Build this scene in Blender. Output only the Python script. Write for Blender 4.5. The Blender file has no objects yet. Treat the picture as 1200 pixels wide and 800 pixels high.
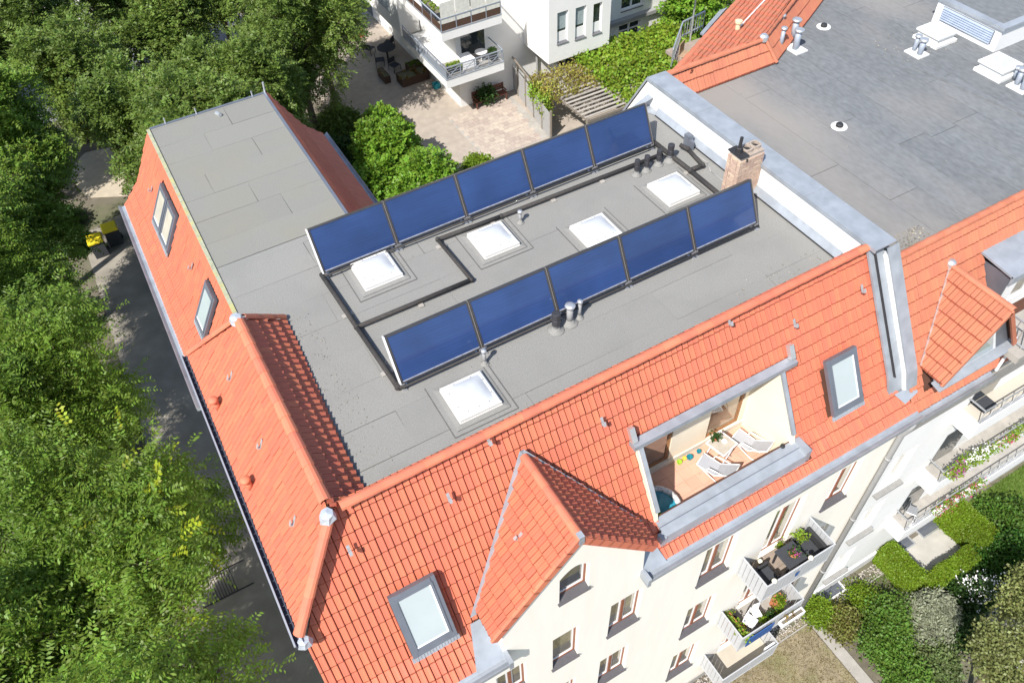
import bpy, bmesh, math, random
import numpy as np
from mathutils import Vector, Matrix, Euler
from mathutils.geometry import delaunay_2d_cdt

# ------------------------------------------------------------------ scene, camera, sky, sun, exposure
SC = bpy.context.scene
COL = SC.collection
K = 14.0 / 11.5            # plan units -> metres
rnd = random.Random(7)
PI = math.pi
rad = math.radians

cam_data = bpy.data.cameras.new("camera")
cam = bpy.data.objects.new("camera", cam_data)
COL.objects.link(cam)
cam_data.sensor_width = 36.0
cam_data.lens = 940.31 / 1200.0 * 36.0
cam_data.clip_start = 0.1
cam_data.clip_end = 3000.0
CAMZ = 24.91
RX = Vector((0.86704655, -0.49694472, -0.03572417))
RY = Vector((-0.39516683, -0.64225523, -0.65677347))
RZ = Vector((0.30343608, 0.58357019, -0.75324125))
m = Matrix.Identity(4)
for r in range(3):
    m[r][0] = RX[r]; m[r][1] = -RY[r]; m[r][2] = -RZ[r]
m.translation = Vector((0, 0, CAMZ * K))
cam.matrix_world = m
SC.camera = cam

SUN_AZ, SUN_EL = rad(29.0), rad(49.0)
SDIR = Vector((-math.cos(SUN_AZ) * math.cos(SUN_EL), -math.sin(SUN_AZ) * math.cos(SUN_EL), math.sin(SUN_EL)))
world = bpy.data.worlds.new("World")
SC.world = world
world.use_nodes = True
wn = world.node_tree.nodes
sky = wn.new("ShaderNodeTexSky")
sky.sky_type = 'NISHITA'
sky.sun_disc = False
sky.sun_elevation = SUN_EL
sky.sun_rotation = math.atan2(SDIR.x, SDIR.y)
sky.air_density = 1.0
sky.dust_density = 1.0
world.node_tree.links.new(sky.outputs[0], wn["Background"].inputs[0])
wn["Background"].inputs[1].default_value = 0.125
sun_data = bpy.data.lights.new("sun", 'SUN')
sun_data.energy = 4.6
sun_data.angle = rad(0.55)
sun_data.color = (1.0, 0.955, 0.89)
sun = bpy.data.objects.new("sun", sun_data)
sun.rotation_euler = (-SDIR).to_track_quat('-Z', 'Y').to_euler()
sun.location = (0, 0, 60)
COL.objects.link(sun)
SC.view_settings.view_transform = 'Standard'
SC.view_settings.look = 'None'
SC.view_settings.exposure = 0.62
SC.view_settings.gamma = 1.0
SC.view_settings.use_curve_mapping = False
SC.render.engine = 'CYCLES'
SC.cycles.max_bounces = 6
SC.cycles.diffuse_bounces = 3
SC.cycles.glossy_bounces = 3
SC.cycles.transmission_bounces = 4
SC.cycles.transparent_max_bounces = 6
SC.cycles.use_denoising = True

# ------------------------------------------------------------------ materials
MATS = {}

def mat(name, col, rough=0.8, var=0.12, nscale=6.0, bump=0.0, bscale=40.0, metal=0.0, spec=0.3, rand=0.0,
        rmode='object', tint=None, tscale=0.6, tamt=0.0, coat=0.0, transl=0.0, hue=0.0, stretch=None):
    if name in MATS: return MATS[name]
    M = bpy.data.materials.new(name); M.use_nodes = True
    nt = M.node_tree; N = nt.nodes; L = nt.links
    b = N["Principled BSDF"]
    b.inputs["Roughness"].default_value = rough
    b.inputs["Metallic"].default_value = metal
    b.inputs["Specular IOR Level"].default_value = spec
    if coat: b.inputs["Coat Weight"].default_value = coat; b.inputs["Coat Roughness"].default_value = 0.06
    geo = N.new("ShaderNodeNewGeometry")
    pos = geo.outputs["Position"]
    if stretch:
        mp = N.new("ShaderNodeMapping"); mp.inputs["Scale"].default_value = stretch
        L.new(pos, mp.inputs[0]); pos = mp.outputs[0]
    nz = N.new("ShaderNodeTexNoise"); nz.inputs["Scale"].default_value = nscale; nz.inputs["Detail"].default_value = 6
    L.new(pos, nz.inputs["Vector"])
    fac = nz.outputs["Fac"]
    mr = N.new("ShaderNodeMapRange")
    mr.inputs["From Min"].default_value = 0.25; mr.inputs["From Max"].default_value = 0.75
    mr.inputs["To Min"].default_value = 1 - var; mr.inputs["To Max"].default_value = 1 + var
    L.new(fac, mr.inputs["Value"])
    val = mr.outputs[0]
    rsock = None
    if rand or hue:
        if rmode == 'object':
            oi = N.new("ShaderNodeObjectInfo"); rsock = oi.outputs["Random"]
        else:
            rsock = geo.outputs["Random Per Island"]
    if rand:
        m2 = N.new("ShaderNodeMapRange"); m2.inputs["To Min"].default_value = 1 - rand; m2.inputs["To Max"].default_value = 1 + rand
        L.new(rsock, m2.inputs["Value"])
        mu = N.new("ShaderNodeMath"); mu.operation = 'MULTIPLY'
        L.new(val, mu.inputs[0]); L.new(m2.outputs[0], mu.inputs[1]); val = mu.outputs[0]
    hs = N.new("ShaderNodeHueSaturation"); hs.inputs["Color"].default_value = (*col, 1)
    L.new(val, hs.inputs["Value"])
    csock = hs.outputs[0]
    if hue:
        m3 = N.new("ShaderNodeMapRange"); m3.inputs["To Min"].default_value = 0.5 - hue; m3.inputs["To Max"].default_value = 0.5 + hue
        L.new(rsock, m3.inputs["Value"]); L.new(m3.outputs[0], hs.inputs["Hue"])
    if tint and tamt:
        n2 = N.new("ShaderNodeTexNoise"); n2.inputs["Scale"].default_value = tscale; n2.inputs["Detail"].default_value = 5
        L.new(pos, n2.inputs["Vector"])
        r2 = N.new("ShaderNodeMapRange"); r2.inputs["From Min"].default_value = 0.48; r2.inputs["From Max"].default_value = 0.68
        r2.inputs["To Max"].default_value = tamt
        L.new(n2.outputs["Fac"], r2.inputs["Value"])
        mx = N.new("ShaderNodeMix"); mx.data_type = 'RGBA'
        mx.inputs["B"].default_value = (*tint, 1)
        L.new(r2.outputs[0], mx.inputs["Factor"]); L.new(csock, mx.inputs["A"]); csock = mx.outputs["Result"]
    L.new(csock, b.inputs["Base Color"])
    if bump:
        bn = N.new("ShaderNodeTexNoise"); bn.inputs["Scale"].default_value = bscale; bn.inputs["Detail"].default_value = 4
        L.new(pos, bn.inputs["Vector"])
        bp = N.new("ShaderNodeBump"); bp.inputs["Strength"].default_value = bump; bp.inputs["Distance"].default_value = 0.02
        L.new(bn.outputs["Fac"], bp.inputs["Height"]); L.new(bp.outputs[0], b.inputs["Normal"])
    if transl:
        tr = N.new("ShaderNodeBsdfTranslucent"); L.new(csock, tr.inputs["Color"])
        ms = N.new("ShaderNodeMixShader"); ms.inputs[0].default_value = transl
        out = N["Material Output"]
        L.new(b.outputs[0], ms.inputs[1]); L.new(tr.outputs[0], ms.inputs[2]); L.new(ms.outputs[0], out.inputs["Surface"])
    MATS[name] = M
    return M

def tile_mat(name, col, rmode):
    """fired clay: per-tile tone, fine grain, a little weathering"""
    return mat(name, col, rough=0.62, var=0.06, nscale=3.0, bump=0.15, bscale=60, rand=0.025, hue=0.004, rmode=rmode,
               tint=(col[0] * 0.72, col[1] * 0.8, col[2] * 0.85), tscale=0.7, tamt=0.3, spec=0.35)

TILE = tile_mat("clay_tile", (0.535, 0.148, 0.084), 'island')
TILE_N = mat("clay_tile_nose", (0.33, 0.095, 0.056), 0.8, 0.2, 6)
TILE1 = tile_mat("clay_tile_single", (0.535, 0.148, 0.084), 'object')
TILE_B = tile_mat("clay_tile_old", (0.46, 0.162, 0.092), 'island')
TILE_B1 = tile_mat("clay_tile_old_single", (0.46, 0.162, 0.092), 'object')
RIDGE = mat("ridge_clay", (0.57, 0.175, 0.10), 0.65, 0.10, 4, 0.1, 50, rand=0.07, hue=0.004, spec=0.35, tint=(0.47, 0.16, 0.10), tamt=0.3, tscale=2)
RIDGE_B = mat("ridge_clay_old", (0.47, 0.165, 0.095), 0.65, 0.12, 4, 0.1, 50, rand=0.07, spec=0.35)
UNDER = mat("underlay", (0.10, 0.045, 0.03), 0.9)
FELT = mat("roofing_felt", (0.245, 0.242, 0.228), 0.92, 0.16, 34, 0.6, 60, rand=0.022, tint=(0.205, 0.203, 0.192), tscale=0.8, tamt=0.4, spec=0.2)
FELT_W = mat("roofing_felt_wing", (0.222, 0.221, 0.200), 0.92, 0.13, 34, 0.5, 60, rand=0.03, tint=(0.235, 0.222, 0.18), tscale=0.7, tamt=0.45, spec=0.2)
FELT_D = mat("roofing_felt_neighbour", (0.162, 0.172, 0.179), 0.9, 0.2, 9.0, 0.5, 60, rand=0.055, tint=(0.27, 0.25, 0.228), tscale=0.22, tamt=0.85, spec=0.25, stretch=(1.0, 0.45, 1.0))
SEAM = mat("seam_bitumen", (0.12, 0.118, 0.112), 0.8, 0.2)
ZINC = mat("zinc", (0.34, 0.37, 0.405), 0.5, 0.14, 3.0, 0.05, 20, metal=0.25, spec=0.5, tint=(0.26, 0.285, 0.315), tscale=2.2, tamt=0.7)
ZINC_D = mat("zinc_dark", (0.20, 0.22, 0.26), 0.45, 0.1, 3.0, metal=0.5, spec=0.5)
ALU = mat("aluminium", (0.62, 0.63, 0.64), 0.4, 0.06, 5, metal=0.7, spec=0.5)
WHITE = mat("white_plaster", (0.78, 0.775, 0.755), 0.9, 0.03, 2.0, 0.12, 120, tint=(0.72, 0.71, 0.68), tscale=0.5, tamt=0.4)
CREAM = mat("cream_plaster", (0.84, 0.80, 0.715), 0.9, 0.03, 1.6, 0.12, 120, tint=(0.78, 0.73, 0.64), tscale=1.2, tamt=0.3, stretch=(2.2, 2.2, 0.3))
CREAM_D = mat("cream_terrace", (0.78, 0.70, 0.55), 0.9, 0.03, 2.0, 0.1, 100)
WHITEP = mat("white_paint", (0.82, 0.82, 0.82), 0.35, 0.03, 5, spec=0.5)
WPLAST = mat("white_plastic", (0.72, 0.715, 0.69), 0.45, 0.04, 5, spec=0.45)
DOME = mat("acrylic_dome", (0.56, 0.585, 0.615), 0.4, 0.05, 6, spec=0.4, transl=0.12)
RUBBER = mat("black_rubber", (0.035, 0.035, 0.038), 0.6, 0.2, 10)
PVC_D = mat("black_plastic", (0.04, 0.04, 0.045), 0.5, 0.2, 10, spec=0.4)
PIPE_G = mat("grey_pipe", (0.31, 0.31, 0.31), 0.5, 0.08, 8, spec=0.4)
BRICK = mat("chimney_brick", (0.50, 0.365, 0.28), 0.88, 0.14, 14, 0.4, 60, rand=0.15, hue=0.012)
MORTAR = mat("mortar", (0.47, 0.40, 0.34), 0.95, 0.1, 20, 0.3, 80)
CONC = mat("concrete", (0.36, 0.34, 0.31), 0.95, 0.14, 5, 0.3, 60, tint=(0.25, 0.24, 0.21), tamt=0.5, tscale=1.2)
WOODB = mat("brown_window_wood", (0.235, 0.085, 0.045), 0.5, 0.18, 12, spec=0.4)
WOODL = mat("oak_door_wood", (0.30, 0.15, 0.07), 0.5, 0.18, 12, spec=0.4)
SLATE = mat("slate_sill", (0.085, 0.08, 0.085), 0.5, 0.15, 20, spec=0.4)
GLASS = mat("window_glass", (0.17, 0.155, 0.115), 0.03, 0.5, 1.2, spec=0.9, tint=(0.34, 0.31, 0.24), tscale=0.9, tamt=0.8, coat=0.6)
GLASS_SKY = mat("roof_window_glass", (0.40, 0.46, 0.47), 0.04, 0.08, 0.8, spec=0.9, coat=0.7)
GLASS_D = mat("dark_glass", (0.03, 0.04, 0.045), 0.03, 0.3, 1.2, spec=0.9, coat=0.6)
TEAL = mat("teal_plastic", (0.02, 0.22, 0.28), 0.4, 0.1)
LIME = mat("lime_plastic", (0.35, 0.55, 0.05), 0.4, 0.1)
BLUEC = mat("blue_cloth", (0.03, 0.09, 0.26), 0.8, 0.2, 20)
WATER = mat("pool_water", (0.03, 0.27, 0.38), 0.08, 0.25, 5, spec=0.8, coat=0.5)
TERRA = mat("terracotta", (0.44, 0.16, 0.075), 0.8, 0.15, 8, rand=0.06)
TFLOOR = mat("terrace_tile", (0.60, 0.35, 0.255), 0.75, 0.06, 3, 0.1, 60, rand=0.05)
WICKER = mat("dark_wicker", (0.035, 0.035, 0.038), 0.7, 0.3, 40, 0.5, 150)
CUSH = mat("charcoal_cushion", (0.045, 0.048, 0.055), 0.9, 0.15, 30, 0.2, 120)
WOODF = mat("timber_deck", (0.36, 0.25, 0.16), 0.75, 0.2, 6, rand=0.12)
GREYPAV = mat("grey_paving", (0.33, 0.31, 0.28), 0.9, 0.15, 3, 0.25, 60, rand=0.06)
BARK = mat("bark", (0.15, 0.12, 0.085), 0.95, 0.25, 8, 0.6, 30)
TIMBER_G = mat("weathered_timber", (0.23, 0.20, 0.165), 0.85, 0.2, 8, 0.3, 40, rand=0.12)
YELLOW = mat("yellow_plastic", (0.72, 0.56, 0.02), 0.5, 0.1)
BLACKM = mat("black_metal", (0.03, 0.03, 0.032), 0.5, 0.2)
BROWNP = mat("brown_panel", (0.085, 0.05, 0.035), 0.6, 0.15)

def leaf_mat(name, col, rand=0.35, hue=0.02, transl=0.38, var=0.3, tint=None, tamt=0.0):
    return mat(name, col, rough=0.5, var=var, nscale=0.55, rand=rand, hue=hue, rmode='island', transl=transl, spec=0.35, tint=tint, tscale=0.35, tamt=tamt)

LEAF_A = leaf_mat("leaf_street_tree", (0.155, 0.245, 0.030), tint=(0.10, 0.185, 0.024), tamt=0.6)
LEAF_Y = leaf_mat("leaf_young", (0.30, 0.36, 0.02), rand=0.2)
LEAF_C = leaf_mat("leaf_courtyard_tree", (0.155, 0.225, 0.042), tint=(0.10, 0.165, 0.03), tamt=0.6)
LEAF_S = leaf_mat("leaf_elder", (0.17, 0.30, 0.03), rand=0.3)
LEAF_H = leaf_mat("leaf_hedge", (0.17, 0.26, 0.018), rand=0.3)
LEAF_V = leaf_mat("leaf_vine", (0.22, 0.32, 0.03), rand=0.35, hue=0.03)
LEAF_VB = leaf_mat("leaf_vine_dry", (0.30, 0.26, 0.06), rand=0.4, hue=0.04)
LEAF_G = leaf_mat("leaf_garden_tree", (0.225, 0.25, 0.085), rand=0.3)
LEAF_W = leaf_mat("leaf_silver", (0.30, 0.32, 0.22), rand=0.35)
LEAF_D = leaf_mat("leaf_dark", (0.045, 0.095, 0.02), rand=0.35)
LEAF_B = leaf_mat("leaf_rusty", (0.26, 0.17, 0.05), rand=0.4, hue=0.03)
GRASS = leaf_mat("grass_blade", (0.13, 0.21, 0.03), rand=0.35, hue=0.02)
PETAL_P = mat("petal_magenta", (0.33, 0.04, 0.24), 0.6, 0.2, rand=0.3, hue=0.04, rmode='island')
PETAL_W = mat("petal_white", (0.85, 0.84, 0.84), 0.6, 0.1, rand=0.08, rmode='island')
PETAL_R = mat("petal_red", (0.45, 0.06, 0.12), 0.6, 0.2, rand=0.3, rmode='island')

# ------------------------------------------------------------------ builders
ORG = {}

def tag(o, label=None, cat=None, group=None, kind=None):
    if label: o["label"] = label
    if cat: o["category"] = cat
    if group: o["group"] = group
    if kind: o["kind"] = kind
    return o

def thing(name, label, cat, loc=(0, 0, 0), rz=0.0, group=None, local=False):
    o = bpy.data.objects.new(name, None)
    COL.objects.link(o)
    o.empty_display_size = 0.2
    o.location = Vector(loc) * K
    o.rotation_euler = (0, 0, rz)
    tag(o, label, cat, group)
    ORG[o.name] = Vector((0, 0, 0)) if local else Vector(loc)
    return o

def link_mesh(name, me, parent=None, loc=(0, 0, 0)):
    o = bpy.data.objects.new(name, me)
    COL.objects.link(o)
    if parent is not None:
        o.parent = parent
        ORG[o.name] = ORG[parent.name]
    else:
        ORG[o.name] = Vector((0, 0, 0))
    return o

class MB:
    def __init__(self):
        self.v = []; self.f = []
    def add(self, vs, fs):
        b = len(self.v)
        self.v.extend(tuple(p) for p in vs)
        self.f.extend([tuple(i + b for i in f) for f in fs])
        return self
    def poly(self, pts):
        return self.add(pts, [tuple(range(len(pts)))])
    def box(self, x0, y0, z0, x1, y1, z1):
        vs = [(x0, y0, z0), (x1, y0, z0), (x1, y1, z0), (x0, y1, z0), (x0, y0, z1), (x1, y0, z1), (x1, y1, z1), (x0, y1, z1)]
        return self.add(vs, [(0, 3, 2, 1), (4, 5, 6, 7), (0, 1, 5, 4), (1, 2, 6, 5), (2, 3, 7, 6), (3, 0, 4, 7)])
    def bevbox(self, x0, y0, z0, x1, y1, z1, b=0.01):
        """box with its top edges chamfered"""
        vs = [(x0, y0, z0), (x1, y0, z0), (x1, y1, z0), (x0, y1, z0), (x0, y0, z1 - b), (x1, y0, z1 - b), (x1, y1, z1 - b), (x0, y1, z1 - b),
              (x0 + b, y0 + b, z1), (x1 - b, y0 + b, z1), (x1 - b, y1 - b, z1), (x0 + b, y1 - b, z1)]
        return self.add(vs, [(0, 3, 2, 1), (0, 1, 5, 4), (1, 2, 6, 5), (2, 3, 7, 6), (3, 0, 4, 7), (4, 5, 9, 8), (5, 6, 10, 9), (6, 7, 11, 10), (7, 4, 8, 11), (8, 9, 10, 11)])
    def frame_box(self, o, U, V, N, u0, v0, n0, u1, v1, n1):
        """box in a (U,V,N) frame"""
        o = Vector(o)
        P = lambda u, v, n: o + U * u + V * v + N * n
        vs = [P(u0, v0, n0), P(u1, v0, n0), P(u1, v1, n0), P(u0, v1, n0), P(u0, v0, n1), P(u1, v0, n1), P(u1, v1, n1), P(u0, v1, n1)]
        return self.add(vs, [(0, 3, 2, 1), (4, 5, 6, 7), (0, 1, 5, 4), (1, 2, 6, 5), (2, 3, 7, 6), (3, 0, 4, 7)])
    def beam(self, p0, p1, w, h, up=(0, 0, 1)):
        p0 = Vector(p0); p1 = Vector(p1); d = (p1 - p0); L = d.length; d.normalize()
        s = d.cross(Vector(up))
        if s.length < 1e-4: s = d.cross(Vector((1, 0, 0)))
        s.normalize(); n = s.cross(d)
        return self.frame_box(p0, d, s, n, 0, -w / 2, -h / 2, L, w / 2, h / 2)
    def prism(self, pts, vec):
        n = len(pts); vec = Vector(vec)
        vs = [Vector(p) for p in pts] + [Vector(p) + vec for p in pts]
        fs = [tuple(range(n))[::-1], tuple(range(n, 2 * n))] + [(i, (i + 1) % n, n + (i + 1) % n, n + i) for i in range(n)]
        return self.add(vs, fs)
    def tube(self, pts, r, n=8, cap=True):
        pts = [Vector(p) for p in pts]
        rs = r if isinstance(r, (list, tuple)) else [r] * len(pts)
        vs = []; fs = []
        d0 = (pts[1] - pts[0]).normalized()
        ref = Vector((0, 0, 1)) if abs(d0.z) < 0.9 else Vector((1, 0, 0))
        for i, p in enumerate(pts):
            if i == 0: d = d0
            elif i == len(pts) - 1: d = (pts[i] - pts[i - 1]).normalized()
            else: d = ((pts[i] - pts[i - 1]).normalized() + (pts[i + 1] - pts[i]).normalized()).normalized()
            s = d.cross(ref)
            if s.length < 1e-4: s = d.cross(Vector((0, 1, 0)))
            s.normalize(); t = s.cross(d)
            for k in range(n):
                a = 2 * PI * k / n
                vs.append(p + (s * math.cos(a) + t * math.sin(a)) * rs[i])
        for i in range(len(pts) - 1):
            for k in range(n):
                a = i * n + k; b = i * n + (k + 1) % n
                fs.append((a, b, b + n, a + n))
        if cap:
            fs.append(tuple(range(n))[::-1]); fs.append(tuple(range((len(pts) - 1) * n, len(pts) * n)))
        return self.add(vs, fs)
    def lathe(self, c, prof, n=12):
        """prof: list of (r, z)"""
        c = Vector(c); vs = []; fs = []
        for (r, z) in prof:
            for k in range(n):
                a = 2 * PI * k / n
                vs.append(c + Vector((r * math.cos(a), r * math.sin(a), z)))
        for i in range(len(prof) - 1):
            for k in range(n):
                a = i * n + k; b = i * n + (k + 1) % n
                fs.append((a, b, b + n, a + n))
        fs.append(tuple(range(n))[::-1]); fs.append(tuple(range((len(prof) - 1) * n, len(prof) * n)))
        return self.add(vs, fs)
    def half_round(self, p0, p1, r0, r1, up, n=6, th=0.012):
        """half-round ridge tile from p0 to p1"""
        p0 = Vector(p0); p1 = Vector(p1); d = (p1 - p0).normalized(); up = Vector(up)
        s = d.cross(up).normalized(); u = s.cross(d).normalized()
        vs = []; fs = []
        for (p, r) in ((p0, r0), (p1, r1)):
            for rr in (r, r - th):
                for k in range(n + 1):
                    a = PI * k / n
                    vs.append(p + s * (rr * math.cos(a)) + u * (rr * math.sin(a) * 0.9))
        q = n + 1
        for k in range(n):
            fs.append((k, k + 1, 2 * q + k + 1, 2 * q + k))
            fs.append((k, q + k, q + k + 1, k + 1))
            fs.append((2 * q + k, 2 * q + k + 1, 3 * q + k + 1, 3 * q + k))
        return self.add(vs, fs)
    def mesh(self, name, mats, org=(0, 0, 0), smooth=False):
        me = bpy.data.meshes.new(name)
        o = Vector(org)
        vs = [((p[0] - o.x) * K, (p[1] - o.y) * K, (p[2] - o.z) * K) for p in self.v]
        me.from_pydata(vs, [], self.f)
        if not isinstance(mats, (list, tuple)): mats = [mats]
        for mm in mats: me.materials.append(mm)
        if smooth:
            me.polygons.foreach_set("use_smooth", [True] * len(me.polygons))
        me.update()
        return me
    def build(self, name, mats, parent=None, smooth=False, kind=None, label=None, recalc=False):
        org = ORG[parent.name] if parent is not None else (0, 0, 0)
        me = self.mesh(name, mats, org, smooth)
        if recalc:
            bm = bmesh.new(); bm.from_mesh(me); bmesh.ops.recalc_face_normals(bm, faces=bm.faces); bm.to_mesh(me); bm.free()
        o = link_mesh(name, me, parent)
        if kind: o["kind"] = kind
        if label: o["label"] = label
        return o

def structure(name, mb, m, smooth=False, kind="structure"):
    o = mb.build(name, m, None, smooth)
    o["kind"] = kind
    return o

def copy_tree(o, parent=None):
    c = o.copy(); COL.objects.link(c)
    if parent is not None: c.parent = parent
    ORG[c.name] = ORG[o.name]
    for ch in list(o.children): copy_tree(ch, c)
    return c

def dup(o, loc, rz=None, label=None, group=None, scale=None):
    c = copy_tree(o)
    c.location = Vector(loc) * K
    if rz is not None: c.rotation_euler = (0, 0, rz)
    if label: c["label"] = label
    if group: c["group"] = group
    if scale: c.scale = scale if isinstance(scale, (tuple, list)) else (scale,) * 3
    return c

def pt_in(poly, p):
    c = False; n = len(poly)
    for i in range(n):
        a, b = poly[i], poly[(i + 1) % n]
        if (a[1] > p[1]) != (b[1] > p[1]) and p[0] < (b[0] - a[0]) * (p[1] - a[1]) / (b[1] - a[1]) + a[0]: c = not c
    return c

def wall_poly(outer, holes, y0, y1, mb=None):
    """wall in an XZ plane: outer outline and hole outlines as (x,z); front at y0, back at y1; reveals included"""
    mb = mb or MB()
    loops = [list(outer)] + [list(h) for h in holes]
    flat = [Vector(p) for l in loops for p in l]
    edges = []; b = 0
    for l in loops:
        edges += [(b + i, b + (i + 1) % len(l)) for i in range(len(l))]; b += len(l)
    vs, _, fs, *_r = delaunay_2d_cdt(flat, edges, [], 0, 1e-5)
    tris = []
    for f in fs:
        c = [sum(vs[i][k] for i in f) / len(f) for k in (0, 1)]
        if pt_in(loops[0], c) and not any(pt_in(h, c) for h in loops[1:]): tris.append(tuple(f))
    for yy, rev in ((y0, False), (y1, True)):
        mb.add([(p[0], yy, p[1]) for p in vs], [t[::-1] if rev else t for t in tris])
    for l in loops:
        for i in range(len(l)):
            a, b = l[i], l[(i + 1) % len(l)]
            mb.poly([(a[0], y0, a[1]), (b[0], y0, b[1]), (b[0], y1, b[1]), (a[0], y1, a[1])])
    return mb

def rect(x0, z0, x1, z1):
    return [(x0, z0), (x1, z0), (x1, z1), (x0, z1)]
# ------------------------------------------------------------------ roof tiles
CAMP = Vector((0, 0, CAMZ))

def clip_half(pts, a, b, keep_left=True):
    """clip a polygon of (u,v,h) points by the line a->b in uv"""
    ax, ay = a; dx, dy = b[0] - a[0], b[1] - a[1]
    sgn = 1 if keep_left else -1
    out = []
    n = len(pts)
    side = [sgn * (dx * (p[1] - ay) - dy * (p[0] - ax)) for p in pts]
    for i in range(n):
        j = (i + 1) % n
        if side[i] >= 0: out.append(pts[i])
        if (side[i] > 0 and side[j] < 0) or (side[i] < 0 and side[j] > 0):
            t = side[i] / (side[i] - side[j])
            out.append(tuple(pts[i][k] + t * (pts[j][k] - pts[i][k]) for k in range(3)))
    return out if len(out) >= 3 else []

def ccw(poly):
    a = sum(poly[i][0] * poly[(i + 1) % len(poly)][1] - poly[(i + 1) % len(poly)][0] * poly[i][1] for i in range(len(poly)))
    return poly if a > 0 else poly[::-1]

def inside(poly, p, margin=0.0):
    for i in range(len(poly)):
        a = poly[i]; b = poly[(i + 1) % len(poly)]
        dx, dy = b[0] - a[0], b[1] - a[1]
        l = math.hypot(dx, dy)
        if (dx * (p[1] - a[1]) - dy * (p[0] - a[0])) / l < margin: return False
    return True

def convex_apart(poly, quad):
    """True when some edge of the convex poly has the whole quad outside"""
    for i in range(len(poly)):
        a = poly[i]; b = poly[(i + 1) % len(poly)]
        if all((b[0] - a[0]) * (p[1] - a[1]) - (b[1] - a[1]) * (p[0] - a[0]) <= 0 for p in quad): return True
    return False

TW, TL, TLAP = 0.1205, 0.295, 0.035
PROF = [(0.004, -0.002), (0.014, 0.006), (0.055, 0.010), (0.092, 0.020), (0.105, 0.019), (0.114, 0.004), (TW - 0.002, -0.006)]

NOSE = 0.045
def tile_geo(w=TW, L=TL, rel=1.0):
    """pan tile with a roll; its lower edge is a sloping nose (faces flagged last)"""
    s = w / TW
    vs = []; fs = []
    n = len(PROF)
    for (u, h) in PROF: vs.append((u * s, NOSE if rel == 1.0 else 0.006, h * rel + 0.032 * rel))
    for (u, h) in PROF: vs.append((u * s, L + TLAP, h * rel))
    for (u, h) in PROF: vs.append((u * s, -0.004, h * rel - 0.006))
    for i in range(n - 1): fs.append((i, i + 1, n + i + 1, n + i))
    for i in range(n - 1): fs.append((2 * n + i, 2 * n + i + 1, i + 1, i))
    return vs, fs
NT = len(PROF) - 1

def slope(acc, O, U, V, outer, holes=(), w=TW, L=TL, u0=0.0, v0=0.0, lift=0.0, rel=1.0):
    """lay tiles over a convex outline (u,v) on the plane O + uU + vV"""
    O = Vector(O); U = Vector(U).normalized(); V = Vector(V); V = (V - U * V.dot(U)).normalized(); N = U.cross(V)
    outer = ccw(list(outer)); holes = [ccw(list(h)) for h in holes]
    us = [p[0] for p in outer]; vs_ = [p[1] for p in outer]
    tv, tf = tile_geo(w, L, rel)
    i0 = math.floor((min(us) - u0) / w); i1 = math.ceil((max(us) - u0) / w)
    j0 = math.floor((min(vs_) - v0) / L); j1 = math.ceil((max(vs_) - v0) / L)
    for j in range(j0, j1):
        for i in range(i0, i1):
            u = u0 + i * w; v = v0 + j * L
            q = [(u, v), (u + w, v), (u + w, v + L), (u, v + L)]
            if convex_apart(outer, q): continue
            du, dv, dh = rnd.uniform(-.003, .003), rnd.uniform(-.005, .005), rnd.uniform(-.003, .004) + lift
            qb = [(u, v), (u + w, v), (u + w, v + L + TLAP), (u, v + L + TLAP)]
            full = all(inside(outer, p) for p in q) and all(convex_apart(h, qb) for h in holes)
            if full:
                acc['full'].append((O + U * (u + du) + V * (v + dv) + N * dh, U.copy(), V.copy(), N.copy(), w, L, rel))
                continue
            if any(all(inside(h, p) for p in q) for h in holes): continue
            polys = []
            for fi, f in enumerate(tf):
                pts = [(tv[k][0] + u + du, tv[k][1] + v + dv, tv[k][2] + dh) for k in f]
                for e in range(len(outer)):
                    pts = clip_half(pts, outer[e], outer[(e + 1) % len(outer)])
                    if not pts: break
                if pts: polys.append((fi >= NT, pts))
            for h in holes:
                nxt = []
                for fl, pts in polys:
                    rest = pts
                    for e in range(len(h)):
                        o_ = clip_half(rest, h[e], h[(e + 1) % len(h)], keep_left=False)
                        if o_: nxt.append((fl, o_))
                        rest = clip_half(rest, h[e], h[(e + 1) % len(h)])
                        if not rest: break
                polys = nxt
            for fl, pts in polys:
                acc['nose' if fl else 'clip'].poly([O + U * p[0] + V * p[1] + N * p[2] for p in pts])

def deck(mb, O, U, V, poly, off=-0.012):
    O = Vector(O); U = Vector(U).normalized(); V = Vector(V); V = (V - U * V.dot(U)).normalized(); N = U.cross(V)
    mb.poly([O + U * p[0] + V * p[1] + N * off for p in ccw(list(poly))])

def in_view(P):
    d = Vector(P) - CAMP
    z = RZ.dot(d)      # rows of the rotation are the camera axes
    return z

def cam_px(P):
    d = Vector(P) - CAMP
    X = RX.dot(d); Y = RY.dot(d); Z = RZ.dot(d)
    return 600 + 940.31 * X / Z, 400 + 940.31 * Y / Z

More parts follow.
